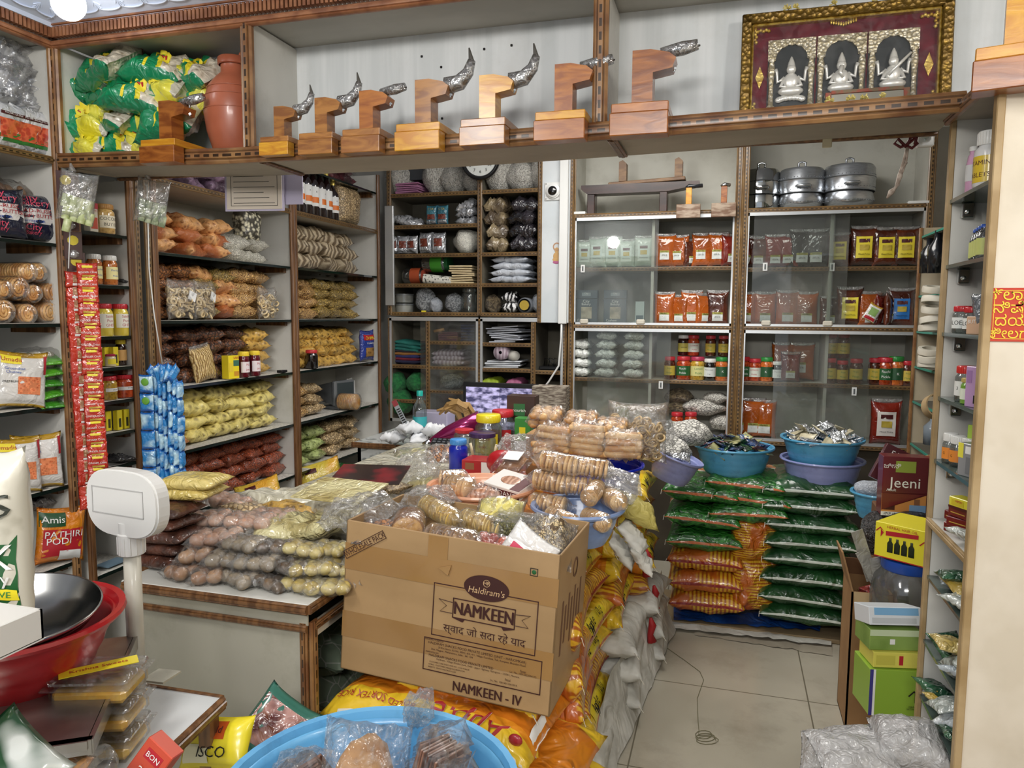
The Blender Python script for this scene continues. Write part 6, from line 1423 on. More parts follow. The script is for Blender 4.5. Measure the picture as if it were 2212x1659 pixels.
# lamp holder, hanging cord, hook under the overhead shelf
p = at(1997, 300, Y=2.2); t = E('wall_lamp', (p.x+.012, 2.24, p.z+.012), label='unlit frosted bulb in a white holder at the top right', cat='lamp', sc=.42)
g = G(); g.box(-.05, .05, 0, .05, -.055, .06, bev=.008); O('holder', g.me(WHT), t); g = G(); g.ball((-.01, -.03, .02), .035, 16, 12); g.tube([(-.01, -.03, -.015), (-.01, -.03, -.03)], .006, 8); O('bulb', g.me(mat('frosted_glass', '#a9b3ae', rough=.15, coat=1), True), t)

RC = mat('red_cord', '#5a1418', rough=.5); CORD = mat('twisted_cord', '#8f7f72', '#b5a597', sc=80, rough=.7)
pp = lambda *q: [tuple(at(x, y, Y=2.215)) for x, y in q]
t = E('knotted_ribbon', (0, 0, 0), label='red looped ribbon with a knotted pale cord hanging under the shelf', cat='cord')
g = G(); g.tube(pp((1958, 318), (1940, 300), (1932, 310), (1945, 318), (1960, 312), (1975, 300), (1982, 310), (1970, 320), (1958, 315)), .004, 8); g.tube(pp((1958, 315), (1968, 296), (1980, 298), (1976, 312)), .004, 8); O('red_loop', g.me(RC, True), t)
g = G(); g.tube(pp((1959, 316), (1953, 342), (1947, 365), (1944, 380), (1935, 405), (1925, 415), (1916, 428)), [.0028, .0028, .004, .007, .0034, .008, .002], 8); g.tube(pp((1962, 316), (1957, 350), (1948, 375), (1940, 400), (1926, 412)), .003, 8); g.tube(pp((1958, 350), (1950, 362), (1944, 372)), .004, 8); O('pale_cord', g.me(CORD, True), t)
g = G(); g.box(-.012, .012, -.004, 0, -.02, .005, bev=.002); p = at(1787, 303, Y=2.2); tag(O('cream_hook', g.me(plain('#c9bf9f', .4)), None, tuple(p)), 'small cream hook under the rear edge of the overhead shelf', 'hook')

# ================================================================ sacks
SKG = mat('leaf_sack', '#0e3f18', '#3c8f35', tex='noise', sc=16, st=(1, 2.5, 1), lo=.35, hi=.65, rough=.35, coat=.7, wr=.8, wsc=9, dist=2.5, det=5,
          uvr=[('Y', [(0, '#d5784a'), (.004, '#ead7bb'), (.006, None), (.62, '#e9e4d4'), (.66, '#d58a52'), (.95, '#c97a45')])])
SKD = mat('dark_green_sack', '#173d1e', '#24552b', sc=8, rough=.35, coat=.7, wr=.9, wsc=10,
          uvr=[('Y', [(0, '#dfe8de'), (.0012, '#173d1e'), (.003, '#dfe8de'), (.0042, None)])])
SKO = mat('orange_striped_sack', '#e0b02c', '#a9591a', '#c2641f', tex='wave', sc=17, lo=.35, hi=.75, rough=.38, coat=.6, wr=.9, wsc=9, dist=.6, c3sc=5,
          uvr=[('Y', [(0, '#8f1f1d'), (.002, '#e8dcc0'), (.0035, '#a32a22'), (.005, None)])])
SKA = mat('apple_rice_sack', '#d9861f', '#c96f1a', sc=5, rough=.35, coat=.7, wr=.9, wsc=9,
          uvr=[('Y', [(0, '#c96a1c'), (.006, '#e9c22e'), (.16, '#dd8a22'), (.2, None), (.84, '#e9c22e'), (.99, '#b93a20')])])
SKW = mat('white_woven_sack', '#b9b7ae', '#d4d2ca', sc=9, rough=.6, coat=.1, wr=.8, wsc=8, dirt=.5, dcol='#7f7a6c', dsc=6)
def sack(key, w_, d_, t_, m, seed=1, name='rice_sack', extra=None, su=.02, sv=.015):
    def b():
        t = E(name, cat='sack', label='x'); O('sack_body', pil(w_, d_, t_, m, seed=seed, nu=24, nv=18, su=su, sv=sv, wr=.22, lump=.3), t)
        g = G(); pts = [(-w_*.47, -d_*.44, .002), (-w_*.5, -d_*.47, .006), (-w_*.505, -d_*.51, -.012)]; g.tube(pts, .0013, 5); O('stitch_end', g.me(plain('#d9d3c4', .8)), t)
        if extra: extra(t, w_, d_, t_, seed)
        return t
    return key, b
FYS = 3.42   # front of the back stacks
def sx_(px, py=1200): return at(px, py, Y=FYS).x
def sz_(px, py): return at(px, py, Y=FYS).z
def sackstack(px, pys, k, w0, label, group, ws=None, rzj=.05):
    for i, py in enumerate(pys):
        x = sx_(px[i] if isinstance(px, (list, tuple)) else px, py); z = sz_(px[i] if isinstance(px, (list, tuple)) else px, py)
        put(k[i % len(k)], (x, FYS+.21, z), rot=(R.uniform(-.03, .03), (ws or [0]*20)[i], R.uniform(-rzj, rzj)), label=f'{label}, {layer(i, len(pys))}', group=group)
kG = [sack('sg%d' % i, .345, .43, .105, SKG, i+2) for i in range(3)]
kD = [sack('sd%d' % i, .40, .45, .10, SKD, i+2) for i in range(3)]
kO = [sack('so%d' % i, .345, .43, .115, SKO, i+2) for i in range(3)]
sackstack([1522, 1518, 1524], [1313, 1268, 1218], kO, 0, 'orange striped sack lying at the foot of the leaf stack', 'orange striped sacks lying')
sackstack([1520, 1516, 1512], [1175, 1128, 1068], kG, 0, 'leaf-printed rice sack in the left pile under the blue basin', 'leaf sacks, left pile', ws=[0, .06, .05])
sackstack([1618, 1624, 1612], [1115, 1082, 1052], kG, 0, 'leaf-printed rice sack in the right pile under the blue basin', 'leaf sacks, right pile', ws=[-.03, .08, .05])
sackstack([1738, 1734, 1742, 1746, 1750, 1752, 1754, 1758], [1338, 1298, 1255, 1213, 1178, 1142, 1100, 1062], kD, 0, 'dark green sack under the stacked basins', 'dark green sacks', ws=[.04, .06, .02, .02, .01, .02, 0, 0])
for px, py, w_ in ((1632, 1265, 'lower'), (1632, 1168, 'upper')):
    p = at(px, py, Y=FYS+.06); put(kO[1 if py > 1200 else 2], (p.x, FYS+.10, p.z), rot=(rad(80), rad(88), 0), sc=(.78 if py > 1200 else .6, .55, 1.1), label=f'{w_} orange sack standing upright between the green piles', group='orange sacks standing upright')
# floor sheets under the stacks
def sheet(name, pts, m, label, cat='sheet', amp=.012, n=26, thick=None, z0=.004):
    """wavy sheet between two polylines lying on the floor"""
    A, B_ = pts; g = G(); vs = []; fs = []; k = 5
    for i in range(n+1):
        a = A[0].lerp(A[1], i/n); b = B_[0].lerp(B_[1], i/n)
        for j in range(k+1):
            p = a.lerp(b, j/k); q = noise.noise(Vector((i*.35, j*.8, len(name)))); vs.append((p.x+q*.012, p.y+.02*noise.noise(Vector((i*.5, j, 7))), p.z+z0+amp*abs(q)))
    for i in range(n):
        for j in range(k): c = i*(k+1)+j; fs.append((c, c+k+1, c+k+2, c+1))
    g.add(vs, fs); return tag(O(name, g.me(m, True)), label, cat)
Vf = lambda px, py: at(px, py, Z=0)
sheet('cardboard_sheet', ((Vf(1500, 1372), Vf(1798, 1418)), (Vf(1500, 1300), Vf(1800, 1330))), mat('grey_cardboard', '#8a8272', '#9b9382', sc=8, rough=.8, dirt=.4), 'flattened grey cardboard under the white sheet on the floor', z0=.002, amp=.006)
sheet('white_sheet', ((Vf(1445, 1362), Vf(1795, 1400)), (Vf(1445, 1300), Vf(1800, 1320))), SKW, 'white plastic sheet edge under the back sacks', z0=.012)
sheet('blue_tarpaulin', ((Vf(1455, 1352), Vf(1770, 1378)), (Vf(1455, 1290), Vf(1800, 1300))), mat('blue_tarp', '#123c86', '#1d4f9f', sc=9, rough=.35, coat=.6, wr=.9, wsc=8), 'blue plastic tarpaulin strip under the back sacks', z0=.03, amp=.03)
g = G(); g.box(-.4, .72, 0, .4, 0, .02, bev=.004); tag(O('pallet_board', g.me(mat('board', '#8d7a5c', rough=.8)), None, (-.12, 3.44, .0)), 'low board under the green and orange sacks', 'board')

# ---------------- long stack of apple rice sacks beside the aisle
def apple(t, w_, d_, t_, seed):
    K = dict(seed=seed, su=.02, sv=.015, wr=.22, lump=.3)
    O('yellow_strip', patch(w_, d_, t_, plain('#e6cf2c', .4, .4), -.55, .55, -.985, -.82, up=False, off=.003, **K), t)
    f = lambda x, y: (lambda P: (P[0], P[1]-.004, P[2]+.006))(pil_pt(w_, d_, t_, 2*x/w_, -.9+2*y/d_, 1, seed, .02, .015, .22, .3))
    text(t, 'Apple    10kg', .034, INK, wrap=f, shear=.3, bold=.02)
kA = [sack('sa%d' % i, .50, .36, .12, SKA, i+3, extra=apple) for i in range(3)]
kS = [sack('sst%d' % i, .50, .36, .12, SKO, i+3) for i in range(2)]
kW = [sack('sw%d' % i, .50, .38, .11, SKW, i+3, name='woven_sack') for i in range(2)]
cols_ = [(1.82, 'first from the carton'), (2.30, 'second from the carton'), (2.78, 'third from the carton'), (3.16, 'farthest from the carton')]
for c, (y, wds) in enumerate(cols_):
    for i in range(8):
        wht = i < (1 if c < 2 else 3)
        k = kW[i % 2] if wht else (kA[(i+c) % 3] if (i+c) % 3 != 0 else kS[i % 2])
        put(k, (-.475+(-.08, -.05, -.005, .045)[c]+(.03 if wht else R.uniform(-.02, .012))-.006*i, y+R.uniform(-.02, .02), .06+.094*i), rot=(R.uniform(-.04, .1), R.uniform(-.05, .05), PI/2+R.uniform(-.06, .06)), sc=(.96 if c < 3 else .8, 1, 1),
            label=f'{"white woven" if wht else "orange rice"} sack in the aisle stack, {wds}, {layer(i, 8)}', group='white woven sacks beside the aisle' if wht else 'orange rice sacks beside the aisle')
for c, y in enumerate((2.05, 2.55, 3.05)):
    for i in range(7, 8): put(kA[c], (-.76, y, .06+.094*i), rot=(0, 0, PI/2), label=f'orange rice sack beside the counter, {["nearest", "middle", "farthest"][c]} of three')
g = G(); g.box(-.915, -.66, 1.8, 3.3, .0, .62); tag(O('inner_sack_block', g.me(SKW)), 'pale sacks packed between the counter and the aisle stack', 'sack block')
# striped vertical fold sacks right below the carton's right edge
for i, (px, py, wds) in enumerate(((1250, 1440, 'upper'), (1262, 1560, 'middle'), (1240, 1640, 'lower'))):
    p = at(px, py, Y=1.62); put(kS[i % 2], (-.43, 1.9+.02*i, p.z), rot=(0, .1, PI/2+.12), sc=(.8, .5, 1.1), label=f'striped orange sack end below the carton corner, {wds} of three')
# apple sacks below the carton
def bigapple(t, w_, d_, t_, seed):
    K = dict(seed=seed, su=.03, sv=.02, wr=.22, lump=.3)
    f = lambda cx, cy: lambda x, y: (lambda P: (P[0], P[1]-.0035, P[2]+.004))(pil_pt(w_, d_, t_, max(-.98, min(.98, cx-2*x/w_)), max(-.985, min(.9, cy-2*y/d_)), 1, seed, .03, .02, .22, .3))
    RM = plain('#a3242c', .4, .4, name='apple_red')
    text(t, 'Apple', .085, WPAP, wrap=f(.42, -.80), shear=.3, bold=.05); text(t, 'Apple', .085, RM, (0, -.001, .0012), wrap=f(.42, -.80), shear=.3, bold=.02)
    text(t, 'BOILED SORTEX RICE', .022, RM, wrap=f(-.48, -.80), bold=.02)
    for u, v in ((.86, -.82),):
        P = pil_pt(w_, d_, t_, u, v, 1, seed, .03, .02, .22, .3); g = G(); g.ball((P[0], P[1]-.004, P[2]+.003), .017, 12, 8, sq=(1, .5, .8)); O('apple_picture', g.me(RM, True), t)
    O('paper_tag', patch(w_, d_, t_, WPAP, .93, 1.0, -.6, -.1, up=False, off=.004, **K), t)
    O('white_band', patch(w_, d_, t_, plain('#e3ddcf', .4, .3), -.8, .97, -.995, -.955, up=False, off=.003, n=14, **K), t)
kB = sack('sab', .56, .40, .15, SKA, 5, extra=bigapple, su=.03, sv=.02)
for i, (x, y, z, wds) in enumerate(((-.64, 1.68, .47, 'directly under the carton'), (-.56, 1.63, .37, 'second below the carton'), (-.55, 1.66, .255, 'third below the carton'), (-.55, 1.68, .14, 'lowest below the carton'))):
    put(kB, (x, y, z), rz=-.12+.05*i, label='orange rice sack printed with red fruit '+wds)
# white cover sheet along the foot of the stack, red ribbons
g = G(); vs = []; fs = []; n, k = 40, 10
for i in range(n+1):
    y = 1.75+1.62*i/n
    for j in range(k+1):
        v = j/k; q = noise.noise(Vector((i*.32, j*.5, 3))); q2 = noise.noise(Vector((i*.9, j*1.3, 9)))
        vs.append((-.40+.095*(y-1.75)+.05*(1-v)**2-.02*v+.012*q+.006*q2, y, .008+(.13+.09*(y-1.75))*v+.02*q2*v+(.05*noise.noise(Vector((i*.2, 1, 1))) if j == k else 0)))
for i in range(n):
    for j in range(k): c = i*(k+1)+j; fs.append((c, c+1, c+k+2, c+k+1))
g.add(vs, fs); tag(O('cover_sheet', g.me(SKW, True)), 'crumpled white woven cover along the foot of the aisle stack', 'sheet')
RRB = mat('red_ribbon', '#8f1418', '#b81f22', sc=8, rough=.6)
for i, (px, py) in enumerate(((1395, 1215), (1412, 1290), (1405, 1360), (1445, 1345))):
    p = at(px, py, X=-.27); g = G(); g.tube([(0, 0, .05), (.008, 0, .02), (0, .0, -.02), (.008, 0, -.05)], [.006, .016, .012, .02], 8)
    tag(O('red_ribbon', g.me(RRB, True), None, tuple(p)), f'red cloth strip hanging on the aisle stack, {["uppermost", "second", "third", "lowest right"][i]}', 'ribbon', 'red cloth strips on the aisle stack')

# ---------------- basins on the back stacks
BLT = mat('light_blue_plastic', '#4f9ac2', '#5aa6cb', sc=4, st=(1, 1, 6), rough=.35, coat=.35, dirt=.5, dcol='#1f4a63', dsc=26)
LIL2 = mat('lilac_plastic', '#8b93c8', '#959dcf', sc=4, rough=.35, coat=.35, dirt=.4, dcol='#4d5488', dsc=26)
RBL = mat('royal_blue_plastic', '#0f22a0', '#1229b0', sc=4, rough=.25, coat=.5)
PCH = mat('peach_plastic', '#e3a17c', '#e8ab88', sc=4, rough=.4, coat=.25, dirt=.15)
PWB = mat('powder_blue_plastic', '#7f97c4', '#8ba2cd', sc=4, rough=.35, coat=.35, dirt=.3, dcol='#4a5f8c', dsc=20)
REDP = mat('red_plastic', '#b81d25', '#a81a22', sc=4, rough=.28, coat=.5, dirt=.15)
def basin(px, py, Z, wpx, h, m, label, Yh=None, rot=None, taper=.78, key=None, Y=None):
    """rim ellipse centre at pixel px,py on height Z"""
    p = at(px, py, Z=Z) if Y is None else at(px, py, Y=Y); a = at(px-wpx/2, py, Y=p.y); b = at(px+wpx/2, py, Y=p.y); r = (b.x-a.x)/2-.012
    t = tub('tub%d%d' % (px, py), r, h, m, taper=taper)[1](); t.location = (p.x, p.y, p.z-h); t['label'] = label; t['category'] = 'basin'; t.name = 'basin'
    if rot: t.rotation_euler = rot
    return t, r, p
t1, r1, p1 = basin(1585, 962, 0, 176, .135, BLT, 'light blue basin of small packets on the leaf sacks', Y=3.58)
t2, r2, p2 = basin(1776, 990, 0, 186, .145, LIL2, 'lilac basin under the blue one on the dark green sacks', Y=3.60)
t3, r3, p3 = basin(1776, 945, 0, 184, .13, BLT, 'light blue basin of silver sachets stacked on the lilac basin', Y=3.60)
t4, r4, p4 = basin(1895, 1062, 0, 118, .11, BLT, 'small blue basin behind the tall maroon box', Y=3.25)
t5, r5, p5 = basin(1444, 978, 0, 118, .12, LIL2, 'tilted lilac basin holding a clear bag of white nuts', Y=3.25, rot=(0, .35, 0))
t6, r6, p6 = basin(1290, 1000, 0, 200, .16, RBL, 'deep royal blue basin under the biscuit stick packets', Y=2.72, taper=.85)
SIL = mat('silver_sachet', '#c9cccf', '#e9ebed', sc=20, rough=.2, metal=.7, wr=1, wsc=26); CRM = mat('cream_sachet', '#c9c0a3', '#a39a7c', sc=20, rough=.4, coat=.5)
def heap(center, r, h, n, keys, phrase, group, base=.0, flat=.5, sc=(.9, 1.1)):
    for i in range(n):
        a = R.uniform(0, 2*PI); q = r*math.sqrt(R.random()); z = base+h*(1-(q/r)**1.6)*R.uniform(.5, 1)
        wds = ('back', 'right', 'front', 'left')[int(((a+PI*.25) % (2*PI))/(PI/2))] if False else None
        put(keys[i % len(keys)], (center[0]+q*math.cos(a), center[1]+q*math.sin(a), center[2]+z), rot=(R.uniform(-flat, flat), R.uniform(-flat, flat), R.uniform(0, 6.3)), sc=R.uniform(*sc), label=phrase, group=group)
sil = [packet('sil%d' % i, .085, .05, .010, SIL if i < 3 else CRM, name='foil_sachet', seed=i, wr=.9, lump=.9, nu=10, nv=6) for i in range(4)]
heap((p3.x, p3.y, p3.z), r3*.86, .085, 62, sil, 'shiny foil sachet heaped in the upper blue basin', 'foil sachets in the upper blue basin', base=-.015, flat=.7)
DK1 = mat('navy_sachet', '#151b33', '#2d4a78', sc=20, rough=.25, coat=1, wr=.7); DK2 = mat('green_black_sachet', '#14261c', '#2f5236', sc=20, rough=.25, coat=1, wr=.7); DK3 = mat('maroon_sachet', '#36161a', '#5e2a2a', sc=20, rough=.25, coat=1, wr=.7)
dks = [packet('dks%d' % i, .09, .055, .014, m, name='dark_sachet', seed=i, wr=.6, nu=10, nv=6) for i, m in enumerate((DK1, DK2, DK3, plain('#9b9a6a', .35, .6), DK1))]
heap((p1.x, p1.y, p1.z), r1*.85, .055, 40, dks, 'dark glossy packet heaped in the light blue basin', 'dark packets in the light blue basin', base=-.01, flat=.6)
put(sackbag('nutb', 1, 1, 1, PEB, 'nut_bag'), (at(1440, 960, Y=3.25).x, 3.25, p5.z-.05), sc=(.2, .17, .13), label='clear bag of white nuts in the tilted lilac basin')
put(sackbag('nutb', 1, 1, 1, PEB, 'nut_bag'), (at(1488, 950, Y=3.4).x, 3.42, at(1488, 962, Y=3.42).z), sc=(.19, .14, .12), label='clear bag of white nuts between the lilac and blue basins')
put(sil[1], (at(1470, 985, Y=3.1).x, 3.18, at(1470, 985, Y=3.18).z), rot=(.9, .3, .4), label='crumpled foil wrapper at the edge of the tilted basin')
put(sackbag('whb', 1, 1, 1, WCL, 'white_packet'), (p4.x-.03, p4.y-.02, p4.z-.02), sc=(.12, .1, .07), label='white packet in the small blue basin')
# clear drape of plastic above the stacks
# ---------------- right floor corner goods
MRX = mat('maroon_carton', '#5e0f1c', '#6b1422', sc=4, rough=.35, coat=.5)
pj_ = at(1945, 1110, Y=2.85)
TAN = plain('#d8924c', .45, .3)
t = put(boxy('jeeni', .145, .07, .21, MRX, cat='box', name='health_mix_box', faces=((0, 1, 0, .07, TW), (.0, .98, .07, .38, TAN), (.28, .72, .74, .93, plain('#8fa03c')), (.05, .3, .1, .3, plain('#4a1a10')), (.62, .98, .08, .2, plain('#7fa6cf')), (.72, .84, .2, .3, plain('#8a5a3c'))), txt=(('Jeeni', .052, .5, .56, TW), ('ಜೀನಿ', .022, .2, .84, TW), ('Adult', .014, .2, .44, TW), ('ಸಿರಿ ಧಾನ್ಯ', .012, .3, .035, INK)), label='x'), (pj_.x, 2.85, pj_.z), rz=.05, label='maroon health mix box with a large white name, beside the cream unit')
g = G(); g.prism([(-.072, .08), (.0715, .08), (.0715, .085), (-.072, .02)], -.0375, -.0365); O('maroon_curve', g.me(MRX), t)
put(boxy('jb2', .05, .12, .19, mat('foodbox', '#7a2a1c', '#b5733c', sc=20, rough=.4, coat=.4), cat='box', name='food_box', faces=((0, 1, .68, .72, TAN), (0, 1, .35, .39, TAN))), (pj_.x+.105, 2.93, pj_.z+.0), label='narrow red-brown food box behind the maroon one')
pf = at(1945, 1040, Y=2.98)
put(boxy('fastcone', .19, .03, .14, mat('dark_maroon_board', '#451019', '#4f1620', sc=4, rough=.4, coat=.4), cat='box', name='cone_box', txt=(('FAST CONE', .03, .55, .8, TW), ('FAST CONE', .014, .3, .5, PNK), ('FAST CONE', .014, .7, .45, PNK), ('FAST CONE', .014, .35, .2, PNK))), (pf.x-.02, 2.99, pf.z-.03), rot=(-.2, .45, 0), label='dark maroon printed box tilted behind the small basin')
KR = mat('kraft_card', '#a37e54', '#97724a', sc=7, rough=.75, dirt=.25, dcol='#6e5334'); KRL = mat('kraft_inner', '#b49a72', '#a88e66', sc=7, rough=.8)
KRD = mat('brown_card', '#7a5537', '#6a482d', sc=7, rough=.75)
def solid(name, x0, x1, y0, y1, z0, z1, m, label, cat='box', rz=0):
    g = G(); cx, cy = (x0+x1)/2, (y0+y1)/2; g.box(x0-cx, x1-cx, y0-cy, y1-cy, 0, z1-z0, bev=.004); return tag(O(name, g.me(m), None, (cx, cy, z0), (0, 0, rz)), label, cat)
# open kraft carton
cb = E('open_carton', (.435, 2.72, 0), label='open kraft carton holding red sachets beside the dark green sacks', cat='carton')
cwx, cdy, chz = .13, .2, .50; th = .006
g = G(); g.box(-.0, cwx, 0, th, 0, chz); g.box(0, th, 0, cdy, 0, chz); g.box(cwx-th, cwx, 0, cdy, 0, chz); g.box(0, cwx, cdy-th, cdy, 0, chz); g.box(0, cwx, 0, cdy, 0, th); O('carton_wall', g.me(KR), cb)
g = G(); g.add([(0, 0, chz), (0, cdy, chz), (-.03, cdy, chz+.12), (-.035, .02, chz+.13), (th, 0, chz), (th, cdy, chz), (-.024, cdy, chz+.12), (-.029, .02, chz+.13)], [(0, 1, 2, 3), (7, 6, 5, 4), (0, 3, 7, 4), (1, 5, 6, 2), (3, 2, 6, 7)]); O('left_flap', g.me(KR), cb)
g = G(); g.add([(th, 0, chz), (cwx, 0, chz), (cwx-.005, -.035, chz-.09), (.01, -.035, chz-.09)], [(0, 3, 2, 1)]); O('front_flap', g.me(KRL), cb)
g = G(); g.box(0, cwx, cdy-.004, cdy, chz, chz+.06); O('back_flap', g.me(KRD), cb)
text(cb, 'J', .09, INK, (cwx*.6, -.002, .2)); text(cb, '△', .03, INK, (cwx*.7, -.002, .27))
for i in range(5): put(packet('reds', .07, .05, .015, mat('red_sachet_pile', '#5c1c1c', '#a1403a', sc=30, rough=.3, coat=1, wr=.8), name='red_packet'), (.50+R.uniform(-.02, .03), 2.80+R.uniform(-.04, .04), .455+.008*i), rot=(R.uniform(-.4, .4), R.uniform(-.4, .4), R.uniform(0, 3)), label='clear wrapped red sweet packet inside the open kraft carton', group='red packets in the open carton')
solid('tall_carton', .60, .72, 3.0, 3.25, 0, .80, KRD, 'tall brown carton standing behind the open carton', 'carton')
solid('tall_carton', .58, .68, 3.3, 3.5, 0, .58, KR, 'kraft carton at the right of the dark green sacks', 'carton')
solid('brown_carton', .53, .66, 2.35, 2.6, 0, .32, mat('reddish_card', '#8f6247', '#825740', sc=6, rough=.7), 'reddish brown carton on the floor below the lime green box', 'carton')
g = G(); g.lathe([(.05, 0), (.055, 0), (.055, .1), (.05, .1)], 26); g.v = [(x, -z, y+.055) for x, y, z in g.v]; tag(O('cardboard_tube', g.me(KRL, auto=40), None, (.575, 2.33, .0)), 'round cardboard tube end before the reddish carton', 'tube')
LIM = plain('#8fb33a', .4, .4, name='lime_card')
pl_ = at(1925, 1485, Y=2.2)
put(boxy('limeb', .155, .12, .135, LIM, cat='box', name='lime_box', faces=((0, .06, 0, 1, plain('#3f3a86')), (.06, .1, 0, 1, TW)), txt=(('↑', .05, .78, .42, INK), ('HANDLE\nWITH CARE', .008, .8, .2, INK))), (pl_.x+.01, 2.28, .325), rz=.2, label='lime green carton with a black arrow')
put(boxy('yelb', .14, .1, .045, plain('#ddd45e', .4, .3), cat='box', name='tea_box', faces=((.5, .58, .2, .8, TR), (.05, .42, .2, .8, plain('#c9c04f'))), txt=()), (pl_.x+.012, 2.28, .462), rz=.22, label='flat yellow box on the lime green carton')
put(boxy('grnb', .14, .1, .06, mat('herbal_green', '#6b8a3a', '#8aa653', sc=8, rough=.4, coat=.3), cat='box', name='herbal_box', faces=((0, 1, .7, 1, plain('#c9d8b0')), (.4, .5, .3, .55, TW)), txt=()), (pl_.x+.0, 2.29, .508), rz=.24, label='green herbal box on the flat yellow box')
put(boxy('whtb', .145, .1, .05, plain('#dfe3e6', .4, .3), cat='box', name='white_box', faces=((.1, .95, .55, .95, plain('#7fb2d8')), (.05, .9, .1, .4, plain('#c4c8ca'))), txt=()), (pl_.x-.0, 2.29, .569), rot=(-.25, 0, .25), label='white and blue box topmost of the small stack')
# big clear jar with blue lid
g = G(); pb = at(1935, 1440, Y=2.62); t = E('big_clear_jar', (pb.x+.02, 2.62, .33), label='big clear plastic jar with a blue lid behind the small boxes', cat='jar')
g.lathe([(0, 0), (.10, 0), (.108, .01), (.11, .22), (.10, .27), (.075, .30), (.07, .31)], 34); O('jar_body', g.me(film('cloudy_jar', tint='#c9cdcf', dens=.12, haze=.16, wsc=3, wr=.05, rough=.1), True), t)
g = G(); g.lathe([(.078, .30), (.082, .305), (.082, .335), (0, .34)], 30); O('jar_lid', g.me(plain('#1f4fb0', .35, .3), auto=50), t)
solid('support_carton', .52, .74, 2.52, 2.78, 0, .325, KRD, 'brown carton under the big clear jar', 'carton')
YC_ = plain('#efe23c', .35, .4, name='yellow_card')
py_ = at(1950, 1248, Y=2.6)
bot = bottle('tinyb', .06, .011, plain('#23301c', .2, .6), plain('#1c1c1c'), plain('#a9b07c'), band=(.2, .5))
t = put(boxy('oilbox', .17, .17, .115, YC_, cat='box', name='oil_carton', faces=((.0, 1, 0, .03, TR),), txt=(('↑', .045, .1, .7, TR), ('↑', .045, .9, .55, TR), ('HERBAL HAIR OIL', .012, .5, .9, TR))), (py_.x+.03, 2.62, .672), rz=-.62, label='bright yellow carton with pictured dark bottles and red arrows')
g = G()
for k in range(4): g.lathe([(0, 0), (.009, 0), (.009, .03), (.004, .038), (.004, .048), (0, .048)], 8, c=(-.035+.022*k, -.0865, .022), sy=.05)
O('pictured_bottle', g.me(plain('#1f2a16'), True), t); g = G(); g.prism([(-.05, .075), (.05, .085), (.05, .098), (-.05, .09)], -.0872, -.0862); O('red_ribbon_print', g.me(TR), t)
g = G(); g.box(.0852, .0862, -.06, .06, .02, .09); O('side_panel_print', g.me(plain('#c9bf3a')), t)
# dark wrapped bundle and papers behind
DWR = mat('dark_wrap', '#1f1d1e', '#4f4c4c', sc=12, rough=.25, coat=1, wr=1, wsc=16)
for px, py, w_, h_, lab in ((1905, 1160, .14, .17, 'dark film-wrapped bundle left of the yellow carton'), (1960, 1128, .2, .1, 'dark wrapped roll below the maroon box')):
    p = at(px, py, Y=2.85); put(sackbag('dwr', 1, 1, 1, DWR, 'wrapped_bundle'), (p.x, 2.85, p.z-h_*.4), sc=(w_, .14, h_), label=lab)
solid('stand_carton', .55, .8, 2.78, 3.1, 0, .74, KRD, 'brown carton carrying the maroon box and small basin', 'carton')
SLV = mat('grey_paper', '#8d8a84', '#a8a59d', sc=6, rough=.5, wr=.5)
for i, (px, py, a) in enumerate(((1868, 1200, .35), (1885, 1240, .5), (1900, 1260, .2))):
    p = at(px, py, Y=2.65); g = G(); g.box(-.02, .02, 0, .003, -.09, .09); O('grey_strip', g.me(SLV), None, tuple(p), (0, -a, .3), label=f'grey folded paper strip beside the clear jar, {["upper", "middle", "lower"][i]}', cat='paper')
# clear bags on the floor in front
CBG = mat('clear_bag_pile', '#b5b4b3', '#d3d2d1', sc=9, lo=.35, hi=.7, rough=.25, coat=.8, wr=.6, wsc=6, alpha=.62)
for i, (px, py, w_, h_, wds) in enumerate(((1800, 1610, .15, .09, 'left one'), (1880, 1620, .2, .1, 'middle one'), (1850, 1655, .2, .08, 'nearest one'), (1960, 1640, .16, .12, 'beside the cream unit'))):
    p = at(px, py, Z=.42); put(packet('cbg', 1, .8, .55, CBG, name='folded_bag_bundle', wr=.08, lump=.35, nu=20, nv=14), (p.x, p.y, .40+.02*i), rot=(.1, R.uniform(-.2, .2), R.uniform(-.4, .4)), sc=(w_, .2, h_*1.4), label='bundle of clear plastic bags at the aisle front, '+wds)
solid('low_stool', .27, .47, 1.2, 1.62, 0, .37, KR, 'low carton under the clear bag bundles', 'carton')
# hair on the floor: loose string
g = G(); pts = [Vf(1440, 1400), Vf(1480, 1428), Vf(1512, 1452), Vf(1520, 1470), Vf(1506, 1510), Vf(1508, 1560), Vf(1510, 1580), Vf(1508, 1590)]+[Vf(1520+4*(k//12)+(18+3*(k//12))*math.cos(k*.55), 1588+6*(k//12)+9*math.sin(k*.55)) for k in range(36)]
g.tube([(p.x, p.y, .002) for p in pts], .0013, 5); tag(O('loose_string', g.me(plain('#6f6a4e', .7))), 'thin loose string curled on the tiled floor', 'string')
